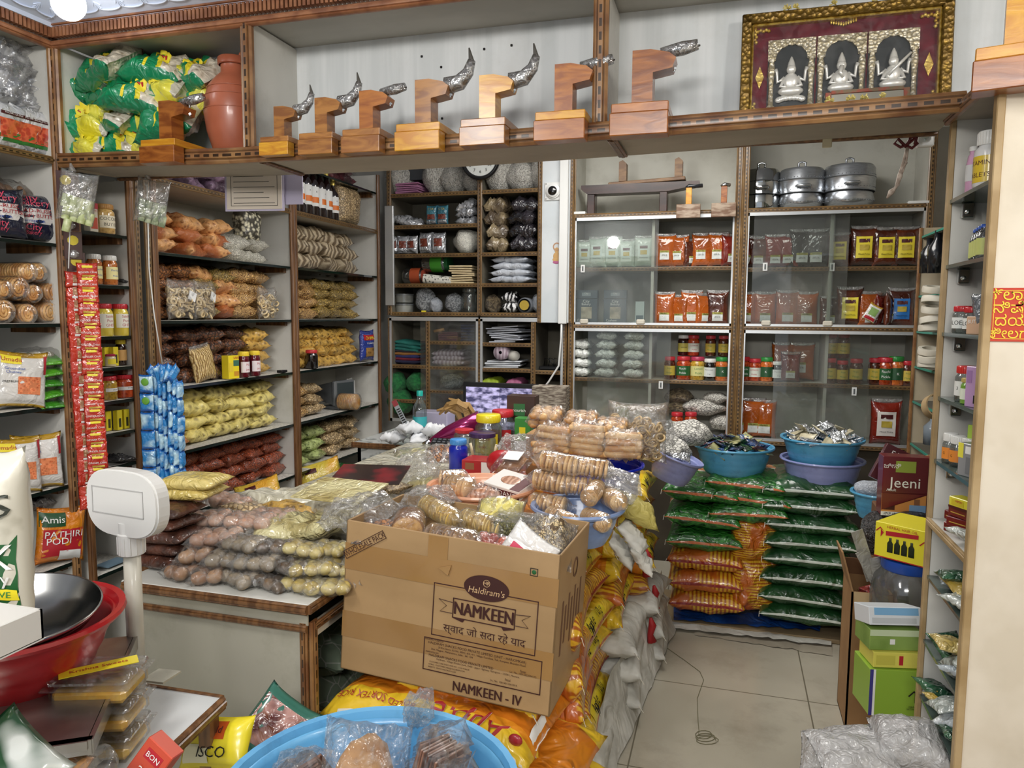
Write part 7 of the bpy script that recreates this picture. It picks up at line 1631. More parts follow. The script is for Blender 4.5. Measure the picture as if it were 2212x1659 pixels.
# ---------------- display unit goods
def ru(items, z):
    for k, y, dx, rz, s, lab in items: put(k, (RX+dx*.6+.004, y+.09, z), rz=rz, sc=s, label=lab)
RF = -1.1
PINKL = mat('pink_lotion', '#d8a6c6', rough=.15, coat=1)
vit = jar('vit', .12, .030, plain('#e4e4e2', .3, .5), WHL, lab=plain('#e2c23a', .35, .4), txt=('VITAMIN', 'TABLETS'), tcol=TM, cat='jar', name='tablet_bottle', ts=.3, lidh=.24, neck=.8, band=(.1, .72))
ru([(vit, 1.80, .05, RF, 1, 'large white tablet bottle with a yellow label'), (bottle('lot', .105, .015, PINKL, WHL, plain('#d8d8d8'), neckr=.6, band=(.25, .6)), 1.88, .035, RF, 1, 'slim pink lotion bottle on the top glass'),
    (jar('redt', .085, .02, plain('#d9d5d0', .3, .5), REDL, lab=TR, txt=('GEL',), tcol=TW, cat='jar', name='gel_bottle', ts=.3), 1.87, .075, RF, 1, 'white gel bottle with a red label behind the lotion')], 1.735)
oil = bottle('oilb', .075, .014, film('thin_bottle', tint='#aab4b8', dens=.15, haze=.1), plain('#2a55b0', .3), plain('#c9cf7a'), neckr=.5, name='oil_bottle', band=(.12, .6))
for k in range(4): ru([(oil, 1.77+.035*k, .035+.008*k, RF, 1, f'small oil bottle with blue cap, {ORD[k]} from the near end')], 1.577)
alo = jar('alo', .065, .022, JG, plain('#c52f36', .35, .4), lab=plain('#e3e6e2'), txt=('ALOE',), tcol=INK, cat='jar', name='aloe_jar', ts=.42, lidh=.2)
ru([(alo, 1.92, .05, RF, 1, 'aloe jar with red lid, farther of the two'), (alo, 1.85, .055, RF, .95, 'aloe jar with red lid, nearer of the two')], 1.412)
put(boxy('soap', .05, .03, .04, plain('#cfa98a', .5), cat='box', name='soap_box', txt=(('BUT', .012, .35, .7, TW), ('8', .012, .85, .3, INK))), (RX+.034, 1.875, 1.412), rz=RF, label='tan soap box beside the aloe jars')
for k in range(6): put(('scard', lambda: O('sachet_card', pil(.05, .075, .006, mat('grey_sachet', '#3d4248', '#6d747c', sc=14, rough=.25, coat=1, wr=.5), up=True, sv=.05), cat='sachet', label='x')), (RX+.03+.003*k, 1.86+.013*k, 1.47), rot=(-.1, -.35+.05*k, RF), label=f'dark sachet standing in the tan box, {ORD[k]} in the row', group='dark sachets on the third glass')
g = G(); g.lathe([(.017, 0), (.018, .014), (0, .014)], 16); tag(O('lost_cap', g.me(plain('#2b5fb5', .35), auto=40), None, (RX+.05, 1.90, 1.475)), 'small blue lid behind the dark sachets', 'cap')
ru([(jar('alo2', .085, .024, JG, plain('#c9302c', .35, .4), lab=plain('#dfe0dc'), txt=('3',), tcol=INK, cat='jar', name='cream_jar', lidh=.2), 1.87, .055, RF, 1, 'jar with a wide red lid on the fourth glass'), (jar('alg', .06, .022, plain('#6f9c3a', .2, .8), plain('#c2b06a', .3, .5), lab=plain('#dbe3cf'), cat='jar', name='green_gel_jar', neck=.9), 1.82, .05, RF, 1, 'green aloe gel jar with gold lid')], 1.252)
put(boxy('lavb', .045, .03, .09, plain('#b591bd', .45, .3), cat='box', name='lavender_box', faces=((.55, .8, .1, .3, INK), (.1, .4, .6, .9, plain('#9a74a6')))), (RX+.03, 1.845, 1.252), rz=RF, label='lavender box beside the green gel jar')
pil_j = jar('pillj', .075, .018, JG, WHL, lab=plain('#e08a34'), txt=('G',), tcol=INK, cat='jar', name='pill_jar', lidh=.25)
for k, (y, dx) in enumerate(((1.93, .04), (1.89, .05), (1.86, .075), (1.83, .085))): ru([(pil_j, y, dx, RF, 1, f'white lidded pill jar, {["farthest", "second farthest", "third", "nearest"][k]} on the fifth glass')], 1.093)
put(boxy('greyb', .06, .035, .075, plain('#8b8d90', .4, .4), cat='box', name='grey_box', faces=((.0, .25, .55, 1, plain('#e3da4c')), (.35, .98, .7, .92, WPAP), (.4, .9, .1, .6, plain('#77797c')))), (RX+.036, 1.86, 1.093), rz=RF, label='grey medicine box with a yellow corner')
put(boxy('limec', .05, .002, .04, plain('#a9c84c', .5), cat='card', name='lime_card'), (RX+.06, 1.93, 1.16), rz=RF+.3, label='lime green card above the pill jars')
mb_ = boxy('maroonb', .085, .03, .022, plain('#6b1418', .4, .4), cat='box', name='medicine_box', faces=((.1, .6, .4, .5, TGO),), txt=())
for i, (y, z, rz, lab) in enumerate(((1.86, .94, RF, 'bottom of the stack'), (1.83, .963, RF+.15, 'second of the stack'), (1.88, .963, RF-.2, 'second row, farther end'), (1.83, .986, RF, 'third of the stack'))): put(mb_, (RX+.04, y+.07, z), rz=rz, label='maroon medicine box, '+lab)
put(boxy('ybm', .09, .035, .026, plain('#d9cf3c', .4, .4), cat='box', name='yellow_medicine_box', faces=((0, 1, 0, .2, TM), (.1, .5, .3, .8, plain('#c9b52c'))), txt=(('HIMA', .008, .35, .7, TR),)), (RX+.04, 1.885, 1.009), rz=RF, label='yellow topped medicine box on the maroon stack')
PLB = [film('poly%d' % i, tint=c, dens=.1, haze=.3, wsc=14) for i, c in enumerate(('#dfeee6', '#e8e4d8', '#dfe6ea'))]
POK = [mat('pouch_fill%d' % i, a, b, sc=16, rough=.3, coat=1, wr=.9) for i, (a, b) in enumerate((('#9aa39c', '#c9cfc9'), ('#b89a3c', '#d9c27a'), ('#1f4a34', '#3c6a4c'), ('#a9b3b8', '#dbe0e2')))]
j = 0
for z, n in ((.79, 4), (.62, 4), (.47, 5), (.30, 4), (.94, 1)):
    for k in range(n):
        m = POK[(j*3+k) % 4]; put(packet('spk%d' % ((j*3+k) % 4), .10, .08, .022, m, name='herb_packet', wr=.6, lump=.6), (RX+.034+.014*(k % 2), 1.835+.05*k, z+.02+.014*(k % 3)), rot=(R.uniform(-.5, .5), R.uniform(-.3, .6), RF+R.uniform(-.6, .6)), label=f'small herb packet on the display unit, {ORD[k]} from the near end, {["sixth", "seventh", "eighth", "ninth", "wooden"][j]} shelf')
    j += 1
# ---------------- tape rack goods
TPM = mat('paper_cup', '#d9d3c4', '#c7c0b0', sc=8, rough=.5)
g = G(); g.lathe([(.042, 0), (.058, 0), (.06, .012), (.058, .028), (.042, .028), (.042, 0)], 26); tpm = g.me(TPM, auto=40)
for i, (px, py) in enumerate(((2022, 632), (2020, 655), (2020, 675), (2018, 698), (2014, 715), (2012, 765), (2014, 780), (2012, 795))):
    p = at(px, py, X=.90); O('tape_roll', tpm, None, tuple(p), (R.uniform(-.2, .2), R.uniform(-.15, .15), 0), label=f'cream tape roll piled in the dim far rack, {ORD[i]} from the top', cat='tape roll', group='tape rolls in the far rack')
for i, (px, py, h_) in enumerate(((2005, 590, .17), (2022, 590, .2), (2014, 960, .14))):
    p = at(px, py, X=.93); g = G(); g.lathe([(0, 0), (.04, 0), (.042, h_*.6), (.016, h_*.8), (.015, h_), (0, h_)], 16); tag(O('dark_bottle', g.me(plain('#15171c' if i < 2 else '#7d8790', .2, .6), True), None, tuple(p)), f'dark bottle in the far rack, {["first", "second", "pale one below"][i]}', 'bottle')
g = G(); g.lathe([(.05, 0), (.056, 0), (.056, .05), (.05, .05)], 26)
for i, (px, py) in enumerate(((2018, 880), (2010, 1010))):
    p = at(px, py, X=.88); O('brown_tape_roll', g.me(KRL, auto=40), None, tuple(p), (1.2, .5, 0), label='wide brown tape roll in the far rack, '+('upper' if i == 0 else 'lower'), cat='tape roll')

# ================================================================ carton of snacks
CW, CD, CH = .535, .30, .375
KRF = mat('kraft_carton', '#a98960', '#9e7f57', sc=3, st=(1, 1, 3), rough=.6, coat=.12, dirt=.3, dcol='#7d5e3b', dsc=7)
PRN = plain('#3a1712', .6, name='brown_print')
ct = E('snack_carton', (-.628, 1.553, .563), .03, label='large brown NAMKEEN wholesale carton full of snack packets', cat='carton')
ct.rotation_euler = (rad(-1), rad(3.2), -.03)
for nm, a in (('front_wall', (-CW/2, CW/2, 0, .005, 0, CH)), ('back_wall', (-CW/2, CW/2, CD-.005, CD, 0, CH)), ('left_wall', (-CW/2, -CW/2+.005, 0, CD, 0, CH)), ('right_wall', (CW/2-.005, CW/2, 0, CD, 0, CH+.0)), ('bottom_panel', (-CW/2, CW/2, 0, CD, 0, .005))):
    g = G(); g.box(*a, bev=.0015); O(nm, g.me(KRF), ct)
TAPE = mat('packing_tape', '#a07b4c', '#977347', sc=3, rough=.18, coat=.5, wr=.15, wsc=5)
g = G(); g.box(-CW/2, CW/2, -.0012, -.0006, .085, .15); g.box(-CW/2, CW/2, -.0012, -.0006, .255, .32); O('clear_tape', g.me(TAPE), ct)
g = G(); g.box(-.05, .0, -.0016, -.0008, .32, .372); g.prism([(-.02, .30), (.005, .285), (.012, .31)], -.006, -.0015); O('loose_tape', g.me(TAPE), ct)
def frame_(x0, x1, z0, z1, w_=.0022):
    g = G()
    for a in ((x0, x1, z0, z0+w_), (x0, x1, z1-w_, z1), (x0, x0+w_, z0, z1), (x1-w_, x1, z0, z1)): g.box(a[0], a[1], -.0018, -.0012, a[2], a[3])
    return g
O('print_frame', frame_(-.03, .225, .135, .262).me(PRN), ct); O('print_frame', frame_(-.047, .243, .047, .127).me(PRN), ct)
g = G(); n = 32; vs = [(.1, -.0026, .27)]+[(.1+.055*math.cos(2*PI*k/n), -.0026, .27+.03*math.sin(2*PI*k/n)) for k in range(n)]
g.add(vs, [(0, 1+(k+1) % n, 1+k)[::-1] for k in range(n)]); O('logo_oval', g.me(PRN), ct)
CRT = plain('#c9a57b', .6, name='kraft_tone')
text(ct, "Haldiram's", .021, CRT, (.1, -.0032, .262), shear=.15, bold=.025); text(ct, 'HR', .012, CRT, (.1, -.0032, .282), bold=.02)
g = G(); r_ = .0085
for k in range(20): a = 2*PI*k/20; b = 2*PI*(k+1)/20; g.add([(.1+q*math.cos(t_), -.0032, .282+q*math.sin(t_)) for t_, q in ((a, r_), (b, r_), (b, r_-.001), (a, r_-.001))], [(0, 3, 2, 1)])
O('logo_ring', g.me(CRT), ct)
O('ribbon_frame', frame_(.020, .173, .186, .234).me(PRN), ct)
for s in (-1, 1):
    cx = .0965; g = G(); pts = [(s*.0775, .196), (s*.108, .196), (s*.092, .212), (s*.112, .225), (s*.0775, .222)]
    g.tube([(cx+x, -.0015, z) for x, z in pts], .0009, 4); g.prism([(cx+s*.076, .186), (cx+s*.045, .186), (cx+s*.05, .179)][::s], -.0018, -.0012); O('ribbon_tail', g.me(PRN), ct)
for k in range(6): text(ct, 'NAMKEEN', .043, PRN, (.0955+.0005*k, -.002-.0001*k, .2095), sx=.74)
text(ct, 'स्वाद जो सदा रहे याद', .0255, PRN, (.1, -.002, .158), bold=.02)
for s, z, sz, x in (('MANUFACTURED BY:', .1225, .0055, -.02), ('HALDIRAM SNACKS FOOD PRIVATE LIMITED (UNIT - HARIOMKAR)', .1155, .0088, .085), ('20 Km Stone, Kh No. 409/3, 410, 411, Village Gumthala, Teh. Kamptee, Bhandara Road,', .1075, .0066, .098), ('Dist. Nagpur, Maharashtra, India - 441 104', .1005, .0066, .025),
                    ('MARKETED BY:', .0925, .0055, -.024), ('HALDIRAM SNACKS FOOD PRIVATE LIMITED', .0855, .0088, .048), ('Haldiram - Village Kherki Daula, Delhi - Jaipur Highway, Gurugram - 122001, Haryana.', .0785, .0064, .09), ('CUSTOMER CARE EXECUTIVE NO. : 0120-4186038', .0695, .005, .02), ('E-MAIL : CUSTOMERCARE@HALDIRAM.COM', .063, .005, .014), ('WEBSITE : WWW.HALDIRAM.COM', .0565, .005, .002),
                    ('fssai', .0935, .009, .2), ('Lic. No. 10015022004173', .087, .0066, .2), ('fssai', .066, .009, .165), ('Lic. No. 10014011001919', .057, .0068, .155)):
    text(ct, s, sz, PRN, (x, -.002, z), bold=.02, sx=.92)
for k in range(4): text(ct, 'NAMKEEN - IV', .034, PRN, (.115+.0005*k, -.002-.0001*k, .022), sx=.78)
q = text(ct, 'WHOLESALE PACK', .02, PRN, (-.215, -.002, .322), rot=(0, rad(-33), 0), sx=.72, bold=.03); O('stamp_frame', frame_(-.062, .062, -.010, .011, .0014).me(PRN), q)
O('veg_mark_frame', frame_(.2, .218, .318, .336, .0014).me(INK), ct); g = G(); g.ball((.209, -.0012, .327), .0052, 14, 8, sq=(1, .15, 1)); O('veg_mark_dot', g.me(plain('#1f5a2c'), True), ct)
g = G()
for k in range(7): g.box(CW/2+.0004, CW/2+.001, .05+.03*k, .062+.03*k, .12+.02*(k % 3), .25-.02*(k % 2))
g.lathe([(.018, 0), (.024, 0), (.024, .001), (.018, .001)], 20, c=(0, 0, 0)); nn = 80
for i in range(len(g.v)-nn, len(g.v)): x, y, z = g.v[i]; g.v[i] = (CW/2+.0006+z, .16+x, .3+y)
O('side_print', g.me(mat('faded_print', '#6b4a33', rough=.7)), ct)

# round biscuits rolled in film; buns in bags
BIS = mat('biscuit', '#c9995c', '#e0b981', sc=22, rough=.65, bump=.2); BISD = mat('biscuit_dark', '#8a6238', '#b58b55', sc=22, rough=.65, bump=.2); BISY = mat('biscuit_yellow', '#c9a24a', '#dcc07a', sc=22, rough=.65)
def biscuitroll(key, r, n, m, gap=.011, name='biscuit_roll'):
    def b():
        t = E(name, cat='biscuit packet', label='x'); g = G(); th = gap*.78
        g.lathe([(0, 0), (r*.8, 0), (r, th*.3), (r, th*.7), (r*.85, th), (0, th)], 20); g.v = [(z-th/2, y, x) for x, y, z in g.v]; me = g.me(m, auto=40)
        for k in range(n): O('biscuit', me, t, ((k-(n-1)/2)*gap, R.uniform(-.001, .001), r), (0, R.uniform(-.12, .12), R.uniform(-.12, .12)))
        L_ = n*gap; g = G(); pr = [(.002, -L_/2-.03), (r*.25, -L_/2-.02), (r*.9, -L_/2-.004), (r*1.06, -L_/2+.004), (r*1.05, 0), (r*1.06, L_/2-.004), (r*.9, L_/2+.004), (r*.3, L_/2+.02), (r*.35, L_/2+.034)]
        g.lathe(pr, 20); g.v = [(z, y*(1+.05*math.sin(z*300)), x+r) for x, y, z in g.v]; O('wrapper', g.me(FILMF, True), t); return t
    return key, b
def bunbag(key, nx, ny, r, m, flat=.8, fm=FILMF, name='bun_packet', part='bun', lay=1):
    def b():
        t = E(name, cat='packet', label='x'); g = G(); g.ball((0, 0, 0), r, 16, 10, sq=(1, 1, flat), seed=len(key), amp=.12); me = g.me(m, True)
        for z in range(lay):
            for i in range(nx):
                for j in range(ny): O(part, me, t, ((i-(nx-1)/2)*r*1.8+R.uniform(-1, 1)*r*.15, (j-(ny-1)/2)*r*1.8, r*flat*(1+1.6*z)), (R.uniform(-.4, .4), R.uniform(-.4, .4), R.uniform(0, 6)))
        w_, d_ = nx*r*1.8+r*.9, ny*r*1.8+r*.8
        o = O('bag_film', pil(w_, d_, r*flat*2.3*lay*.95+.004, fm, seed=nx, su=.04, sv=.04, wr=.6, lump=.3, nu=18, nv=12), t, (0, 0, r*flat*(1+.8*(lay-1))))
        g = G(); g.tube([(w_*.48, 0, r*.8), (w_*.56, .004, r*.9), (w_*.68, -.004, r*1.3)], [r*.5, r*.12, r*.5], 10, cap=False); O('knotted_end', g.me(FILMW, True), t); return t
    return key, b
def bunm(n, a, b): return mat(n, a, b, sc=16, rough=.5, coat=.35, crough=.3, bump=.1)
M_gr, M_tn, M_bk, M_yl, M_pk = bunm('grey_bun', '#8f7f69', '#a6967e'), bunm('tan_bun', '#a07350', '#b98f69'), bunm('brown_ladoo', '#4a3826', '#7a6042'), bunm('yellow_ladoo', '#bba24f', '#d9c882'), bunm('pink_bun', '#b98c72', '#d0aa92')
CZ = .772
bgr, btn, bbk, byl, bpk = [bunbag('bb_'+n, a, b_, r, m) for n, a, b_, r, m in (('gr', 3, 2, .021, M_gr), ('tn', 2, 2, .0215, M_tn), ('bk', 3, 2, .017, M_bk), ('yl', 3, 2, .0185, M_yl), ('pk', 3, 2, .022, M_pk))]
def cp(px, Y, Z=CZ): p = at(px, 1200, Y=Y); return (p.x, Y, Z)
BUNS = [(395, 1.53, 0, btn, 'tan bun packet, front row at the left'), (455, 1.53, 0, btn, 'tan bun packet, front row beside the grey ones'), (520, 1.54, 0, bgr, 'grey bun packet, front row'), (590, 1.54, 0, bbk, 'brown ladoo packet, front row'), (655, 1.545, 0, byl, 'yellow ladoo packet, front row'), (712, 1.55, 0, byl, 'yellow ladoo packet at the counter corner'),
        (430, 1.57, 1, btn, 'tan bun packet, second layer'), (500, 1.57, 1, bgr, 'grey bun packet, second layer left'), (560, 1.57, 1, bgr, 'grey bun packet, second layer right'), (625, 1.57, 1, bbk, 'brown ladoo packet, second layer'), (675, 1.575, 1, byl, 'yellow ladoo packet, second layer'), (720, 1.6, 1, byl, 'yellow ladoo packet, second layer by the carton'),
        (470, 1.62, 2, bpk, 'pink-tan bun packet, third layer left'), (530, 1.60, 2, bgr, 'grey egg-shaped bun packet on top'), (600, 1.61, 2, bbk, 'brown ladoo packet, third layer'), (660, 1.61, 2, byl, 'yellow ladoo packet, third layer'), (715, 1.64, 2, byl, 'yellow ladoo packet, third layer by the carton'),
        (450, 1.70, 2.6, bpk, 'pink bun packet behind the grey ones'), (540, 1.72, 2.6, bpk, 'pink bun packet in the middle of the rear row'), (500, 1.84, 3.1, bpk, 'pink bun packet highest at the back'), (590, 1.78, 2.6, bpk, 'pink bun packet right of the highest one')]
for px, Y, L_, k, lab in BUNS: put(k, cp(px, Y, CZ+.032*L_), rot=(R.uniform(-.12, .12), R.uniform(-.12, .12), R.uniform(-.4, .4)), label=lab, sc=R.uniform(.96, 1.06))
for i in range(2):
    for j in range(4): put((bpk, bgr, byl, bbk)[j], (-1.38+.13*j, 1.70+.13*i, CZ), rz=R.uniform(0, 3), label=f'bun packet buried in the counter pile, {["front", "rear"][i]} row, {ORD[j]} from the left')
BAR = mat('dark_cake_slab', '#3b2118', '#5c3526', sc=30, rough=.5, coat=.9, wr=.8, bump=.3)
YSL = mat('yellow_cake_slab', '#c9b25f', '#dcc77c', sc=18, rough=.5, coat=.8, wr=.7)
def slab(n, m): return n, lambda: O('cake_slab', pil(.17, .13, .036, m, seed=4, wr=.15, lump=.1, su=.05), cat='cake slab', label='x')
for k in range(5): put(slab('slabd', BAR), cp(362, 1.60+.01*(k % 2), CZ+.018+.034*k), rz=.1*(k % 3)-.1, label=f'wrapped dark cake slab at the counter left end, {layer(k, 5)}', group='dark cake slabs')
for k in range(2): put(slab('slaby', YSL), cp(415+10*k, 1.66, CZ+.19+.03*k), rz=.15, label='wrapped yellow cake slab on the dark ones, '+('upper' if k else 'lower'))
# more goods farther back on the counter
WMT = mat('pale_wrap', '#b9b39c', '#dedac8', sc=10, rough=.35, coat=1, wr=1, wsc=13); YLW = mat('yellow_leaf_snack', '#b5a468', '#e0d7a4', sc=9, rough=.4, coat=1, wr=.8); CLR = FILMC
mids = [packet('md%d' % i, .19, .15, .05, m, name='snack_packet', wr=.6, lump=.6) for i, m in enumerate((WMT, YLW, S_pn, CLR, WMT, S_mu))]
spots = [(620, 1125, 1), (690, 1130, 1), (560, 1100, 2), (640, 1095, 5), (720, 1090, 0), (780, 1075, 1), (590, 1075, 0), (700, 1055, 1), (760, 1045, 5), (640, 1062, 4), (820, 1050, 2), (860, 1035, 0), (740, 1110, 1), (800, 1100, 3), (850, 1080, 3), (900, 1060, 3), (770, 1125, 3), (830, 1020, 4), (905, 1040, 1)]
for i, (px, py, k) in enumerate(spots):
    p = at(px, py, Z=.875 if py > 1090 else .88); put(mids[k], (p.x, p.y, p.z-.02), rot=(R.uniform(-.35, .2), R.uniform(-.3, .3), R.uniform(-.6, .6)), label=f'{["pale", "yellow", "beige", "clear crinkled", "pale", "mustard"][k]} snack packet in the counter heap, {ORD[i % 12]} {"near" if i < 12 else "farther"} one')
g = G(); g.box(-1.42, -.98, 1.86, 3.1, CZ, .86, bev=.02); tag(O('bulk_packet', g.me(WMT)), 'broad bed of pale packets beneath the counter heap', 'packet')
MAGZ = mat('poster_print', '#7c1c22', '#2a1a18', sc=6, lo=.45, hi=.55, rough=.35, coat=.5)
for i, (px, py, m, lab, rz) in enumerate(((800, 1025, MAGZ, 'dark red printed leaflet lying behind the heap', .2), (735, 1060, YLW, 'yellow printed snack leaflet on the heap', -.1))):
    p = at(px, py, Z=.95); g = G(); g.box(-.11, .11, -.08, .08, 0, .003); O('leaflet', g.me(m), None, tuple(p), (.15, .0, rz), label=lab, cat='leaflet')
def crinkle(px, py, Z, w_, h_, lab, m=None, rz=0):
    p = at(px, py, Z=Z); put(packet('crk', 1, .8, .7, m or FILMC, name='clear_bag', wr=.15, lump=.9, nu=20, nv=14), tuple(p), rot=(R.uniform(-.3, .3), R.uniform(-.2, .2), rz), sc=(w_, w_*.8, h_), label=lab)
for px, py, w_, h_, wds in ((780, 1110, .2, .12, 'behind the carton left corner'), (930, 1085, .16, .1, 'in front of the peach tub'), (900, 1010, .15, .12, 'left of the blue jar'), (1120, 965, .16, .12, 'right of the yellow jar'), (1420, 940, .16, .16, 'left of the tilted basin'), (1240, 935, .2, .06, 'over the biscuit sticks')):
    crinkle(px, py, .93, w_, h_, 'crinkled clear bag '+wds)

# carton contents (positions relative to the carton)
def cc(x, y, z): return tuple(ct.matrix_world@Vector((x, y, z)) if False else Matrix.Translation(ct.location)@ct.rotation_euler.to_matrix().to_4x4()@Vector((x, y, z)))
g = G(); g.box(-CW/2+.01, CW/2-.01, .01, CD-.01, .006, CH-.085, bev=.01); tag(O('packed_filling', g.me(S_pn), None, tuple(ct.location), tuple(ct.rotation_euler)), 'packed snacks filling the lower part of the NAMKEEN carton', 'packet')
BRD = mat('bread_slice', '#c99a55', '#a87838', sc=60, rough=.8, bump=.4); CRU = mat('bread_crust', '#8a5a2a', rough=.6, coat=.4)
t = E('round_bread', cc(-.125, .045, CH-.045), .35, label='wrapped round loaf showing a speckled slice face in the carton', cat='bread')
g = G(); g.lathe([(0, 0), (.037, 0), (.04, .004), (.04, .09), (.03, .1)], 28); g.v = [(x, z, y*.85+.03) for x, y, z in g.v]; g.f = [f[::-1] for f in g.f]; O('loaf', g.me(CRU, auto=40), t)
g = G(); g.lathe([(0, 0), (.036, 0)], 28); g.v = [(x, -.001, y*.85+.03) for x, y, z in g.v]; g.f = [f[::-1] for f in g.f]; O('slice_face', g.me(BRD), t)
g = G(); g.lathe([(.0, -.006), (.038, -.005), (.043, .002), (.043, .1), (.02, .13)], 20); g.v = [(x, z, y*.85+.03) for x, y, z in g.v]; O('wrapper', g.me(FILMF, True), t)
r1_ = biscuitroll('cr_dark', .034, 11, BISD, .0115); r2_ = biscuitroll('cr_yel', .026, 12, BISY, .010)
put(r1_, cc(-.01, .05, CH-.06), rz=-.25, label='roll of brown biscuits lying across the carton front'); put(r2_, cc(-.10, .17, CH-.02), rot=(0, .15, -.5), label='roll of striped yellow biscuits at the carton back left'); put(r2_, cc(.02, .17, CH-.035), rot=(0, .1, -.3), label='roll of yellow biscuits behind the brown roll'); put(r2_, cc(-.02, .06, CH-.11), rz=-.1, label='roll of yellow biscuits under the brown roll')
YSN = snack('yellow_twist', '#b59a2c', '#efe07a', 'vor', 40, .05, .5)
put(packet('ysn', .12, .11, .06, YSN, name='snack_packet', ends=FILMF), cc(.04, .24, CH+.0), rot=(.5, 0, .1), label='packet of pale yellow twists at the back of the carton')
put(packet('ysn2', .13, .1, .05, S_br, name='snack_packet', ends=FILMF), cc(-.2, .06, CH-.04), rot=(.2, 0, .3), label='reddish snack packet in the left corner of the carton')
g = G(); g.box(-.055, .055, -.035, .035, 0, .034, bev=.004); t = E('seed_box', cc(.115, .17, CH-.02), -.08, label='clear box of green seeds in the carton', cat='box')
g.M = Matrix.Identity(4); O('green_seeds', g.me(snack('green_seeds', '#2f2f14', '#8a8a4a', 'cell', 150, .02, .2)), t); g = G(); g.box(-.06, .06, -.04, .04, -.002, .042, bev=.005); g.box(-.066, .066, -.046, .046, .040, .043); O('clear_box', g.me(FILM), t)
PEP = mat('roasted_seeds', '#3a2c1c', '#d0b98c', tex='cell', sc=95, lo=.03, hi=.12, c3='#5a452c', c3sc=60, rough=.5, coat=.8, bump=.7, wr=.4, dist=.3)
put(packet('pep', .13, .17, .11, PEP, name='seed_packet', ends=FILMF, wr=.3), cc(.195, .14, CH-.03), rot=(.35, 0, .1), label='bulging packet of pale and dark roasted seeds in the carton corner')
CAN = mat('red_candy', '#a8341c', '#d9643c', sc=20, rough=.3, coat=1, wr=.5)
put(bunbag('candy', 3, 2, .017, CAN, name='candy_packet', part='candy'), cc(.08, .07, CH-.035), rot=(.3, 0, -.3), label='packet of orange-red candies beside the brown biscuit roll')
t = put(pouch('diam', .12, .15, .02, mat('white_pink_pack', '#e6e4e1', rough=.3, coat=1, wr=.4), panels=((-.7, .8, -.75, .35, plain('#d03a5a', .4, .5)), (-.4, .1, -.2, .25, WPAP)), txt=(('DIAMOND', .016, -.15, .02, TR), ('ROASTED\nPEANUT', .015, .35, -.4, TW)), cat='packet', name='peanut_packet', label='white and pink peanut packet in the carton'), cc(.13, .02, CH-.10), rot=(-.25, .6, 0))

# ================================================================ tubs behind the carton
t7, r7, p7 = basin(1040, 1048, 0, 224, .11, PCH, 'peach tub of biscuit packets behind the carton', Y=2.08)
t8, r8, p8 = basin(1248, 1092, 0, 200, .105, PWB, 'powder blue tub piled with biscuit rolls right of the peach one', Y=2.0, taper=.72)
CARM = mat('caramel_nut', '#a06a48', '#c9987a', tex='wave', sc=20, dist=8, rough=.4, coat=.8)
rb = biscuitroll('rbig', .036, 6, BIS, .014); rb8 = biscuitroll('rb8', .027, 8, BIS, .0125)
put(rb, (p7.x-.07, p7.y, p7.z-.05), rz=-.3, label='packet of round biscuits at the left in the peach tub'); put(rb, (p7.x-.12, p7.y+.06, p7.z-.045), rz=.4, label='packet of round biscuits at the back left in the peach tub')
put(packet('carm', .11, .09, .05, CARM, name='sweet_packet', ends=FILMF), (p7.x+.03, p7.y-.03, p7.z-.02), label='round packet of caramel coloured sweets in the peach tub')
t = put(boxy('kard', .13, .1, .03, plain('#e6e0da', .4, .4), cat='box', name='sweet_box', faces=((0, 1, .1, .75, plain('#5a1f22')),), txt=(('KARDANT', .022, .5, .4, TW),)), (p7.x+.095, p7.y-.0, p7.z-.005), rot=(.25, .1, -.35), label='white and maroon sweet box in the peach tub')
g = G(); g.ball((0, 0, .0305), .028, 14, 8, sq=(1.2, .9, .04)); O('nut_picture', g.me(CARM, True), t); g = G(); g.box(.03, .064, -.049, .05, .0302, .0306); O('maroon_band', g.me(plain('#5a1f22')), t)
for i, (dx, dy, dz, rz, sc_) in enumerate(((-.09, .02, .0, -.1, 1), (-.03, -.07, -.01, -.5, .9), (.06, -.06, -.01, -.9, .95), (.09, .02, .03, -1.0, 1), (-.09, .05, .055, .0, 1.1), (0, .06, .05, .2, 1), (-.07, .06, .11, 0, 1.1), (.02, .07, .105, .1, 1), (.04, .0, .05, 1.5, .95))):
    put(rb8, (p8.x+dx, p8.y+dy, p8.z-.035+dz), rot=(R.uniform(-.2, .2), R.uniform(-.15, .15), rz), sc=sc_, label=f'roll of pale biscuits piled in the powder blue tub, {["left at the rim", "front", "front right", "right slope", "left middle", "centre middle", "top left", "top right", "upright showing its round face"][i]}', group='biscuit rolls in the powder blue tub')
g = G(); g.box(-.05, .05, -.04, .04, 0, .05, bev=.006); g.box(-.056, .056, -.046, .046, .05, .053); tag(O('clear_tray', g.me(FILMW), None, (p8.x+.09, p8.y+.1, p8.z+.02), (.5, .3, .4)), 'empty clear tray behind the biscuit rolls', 'tray')
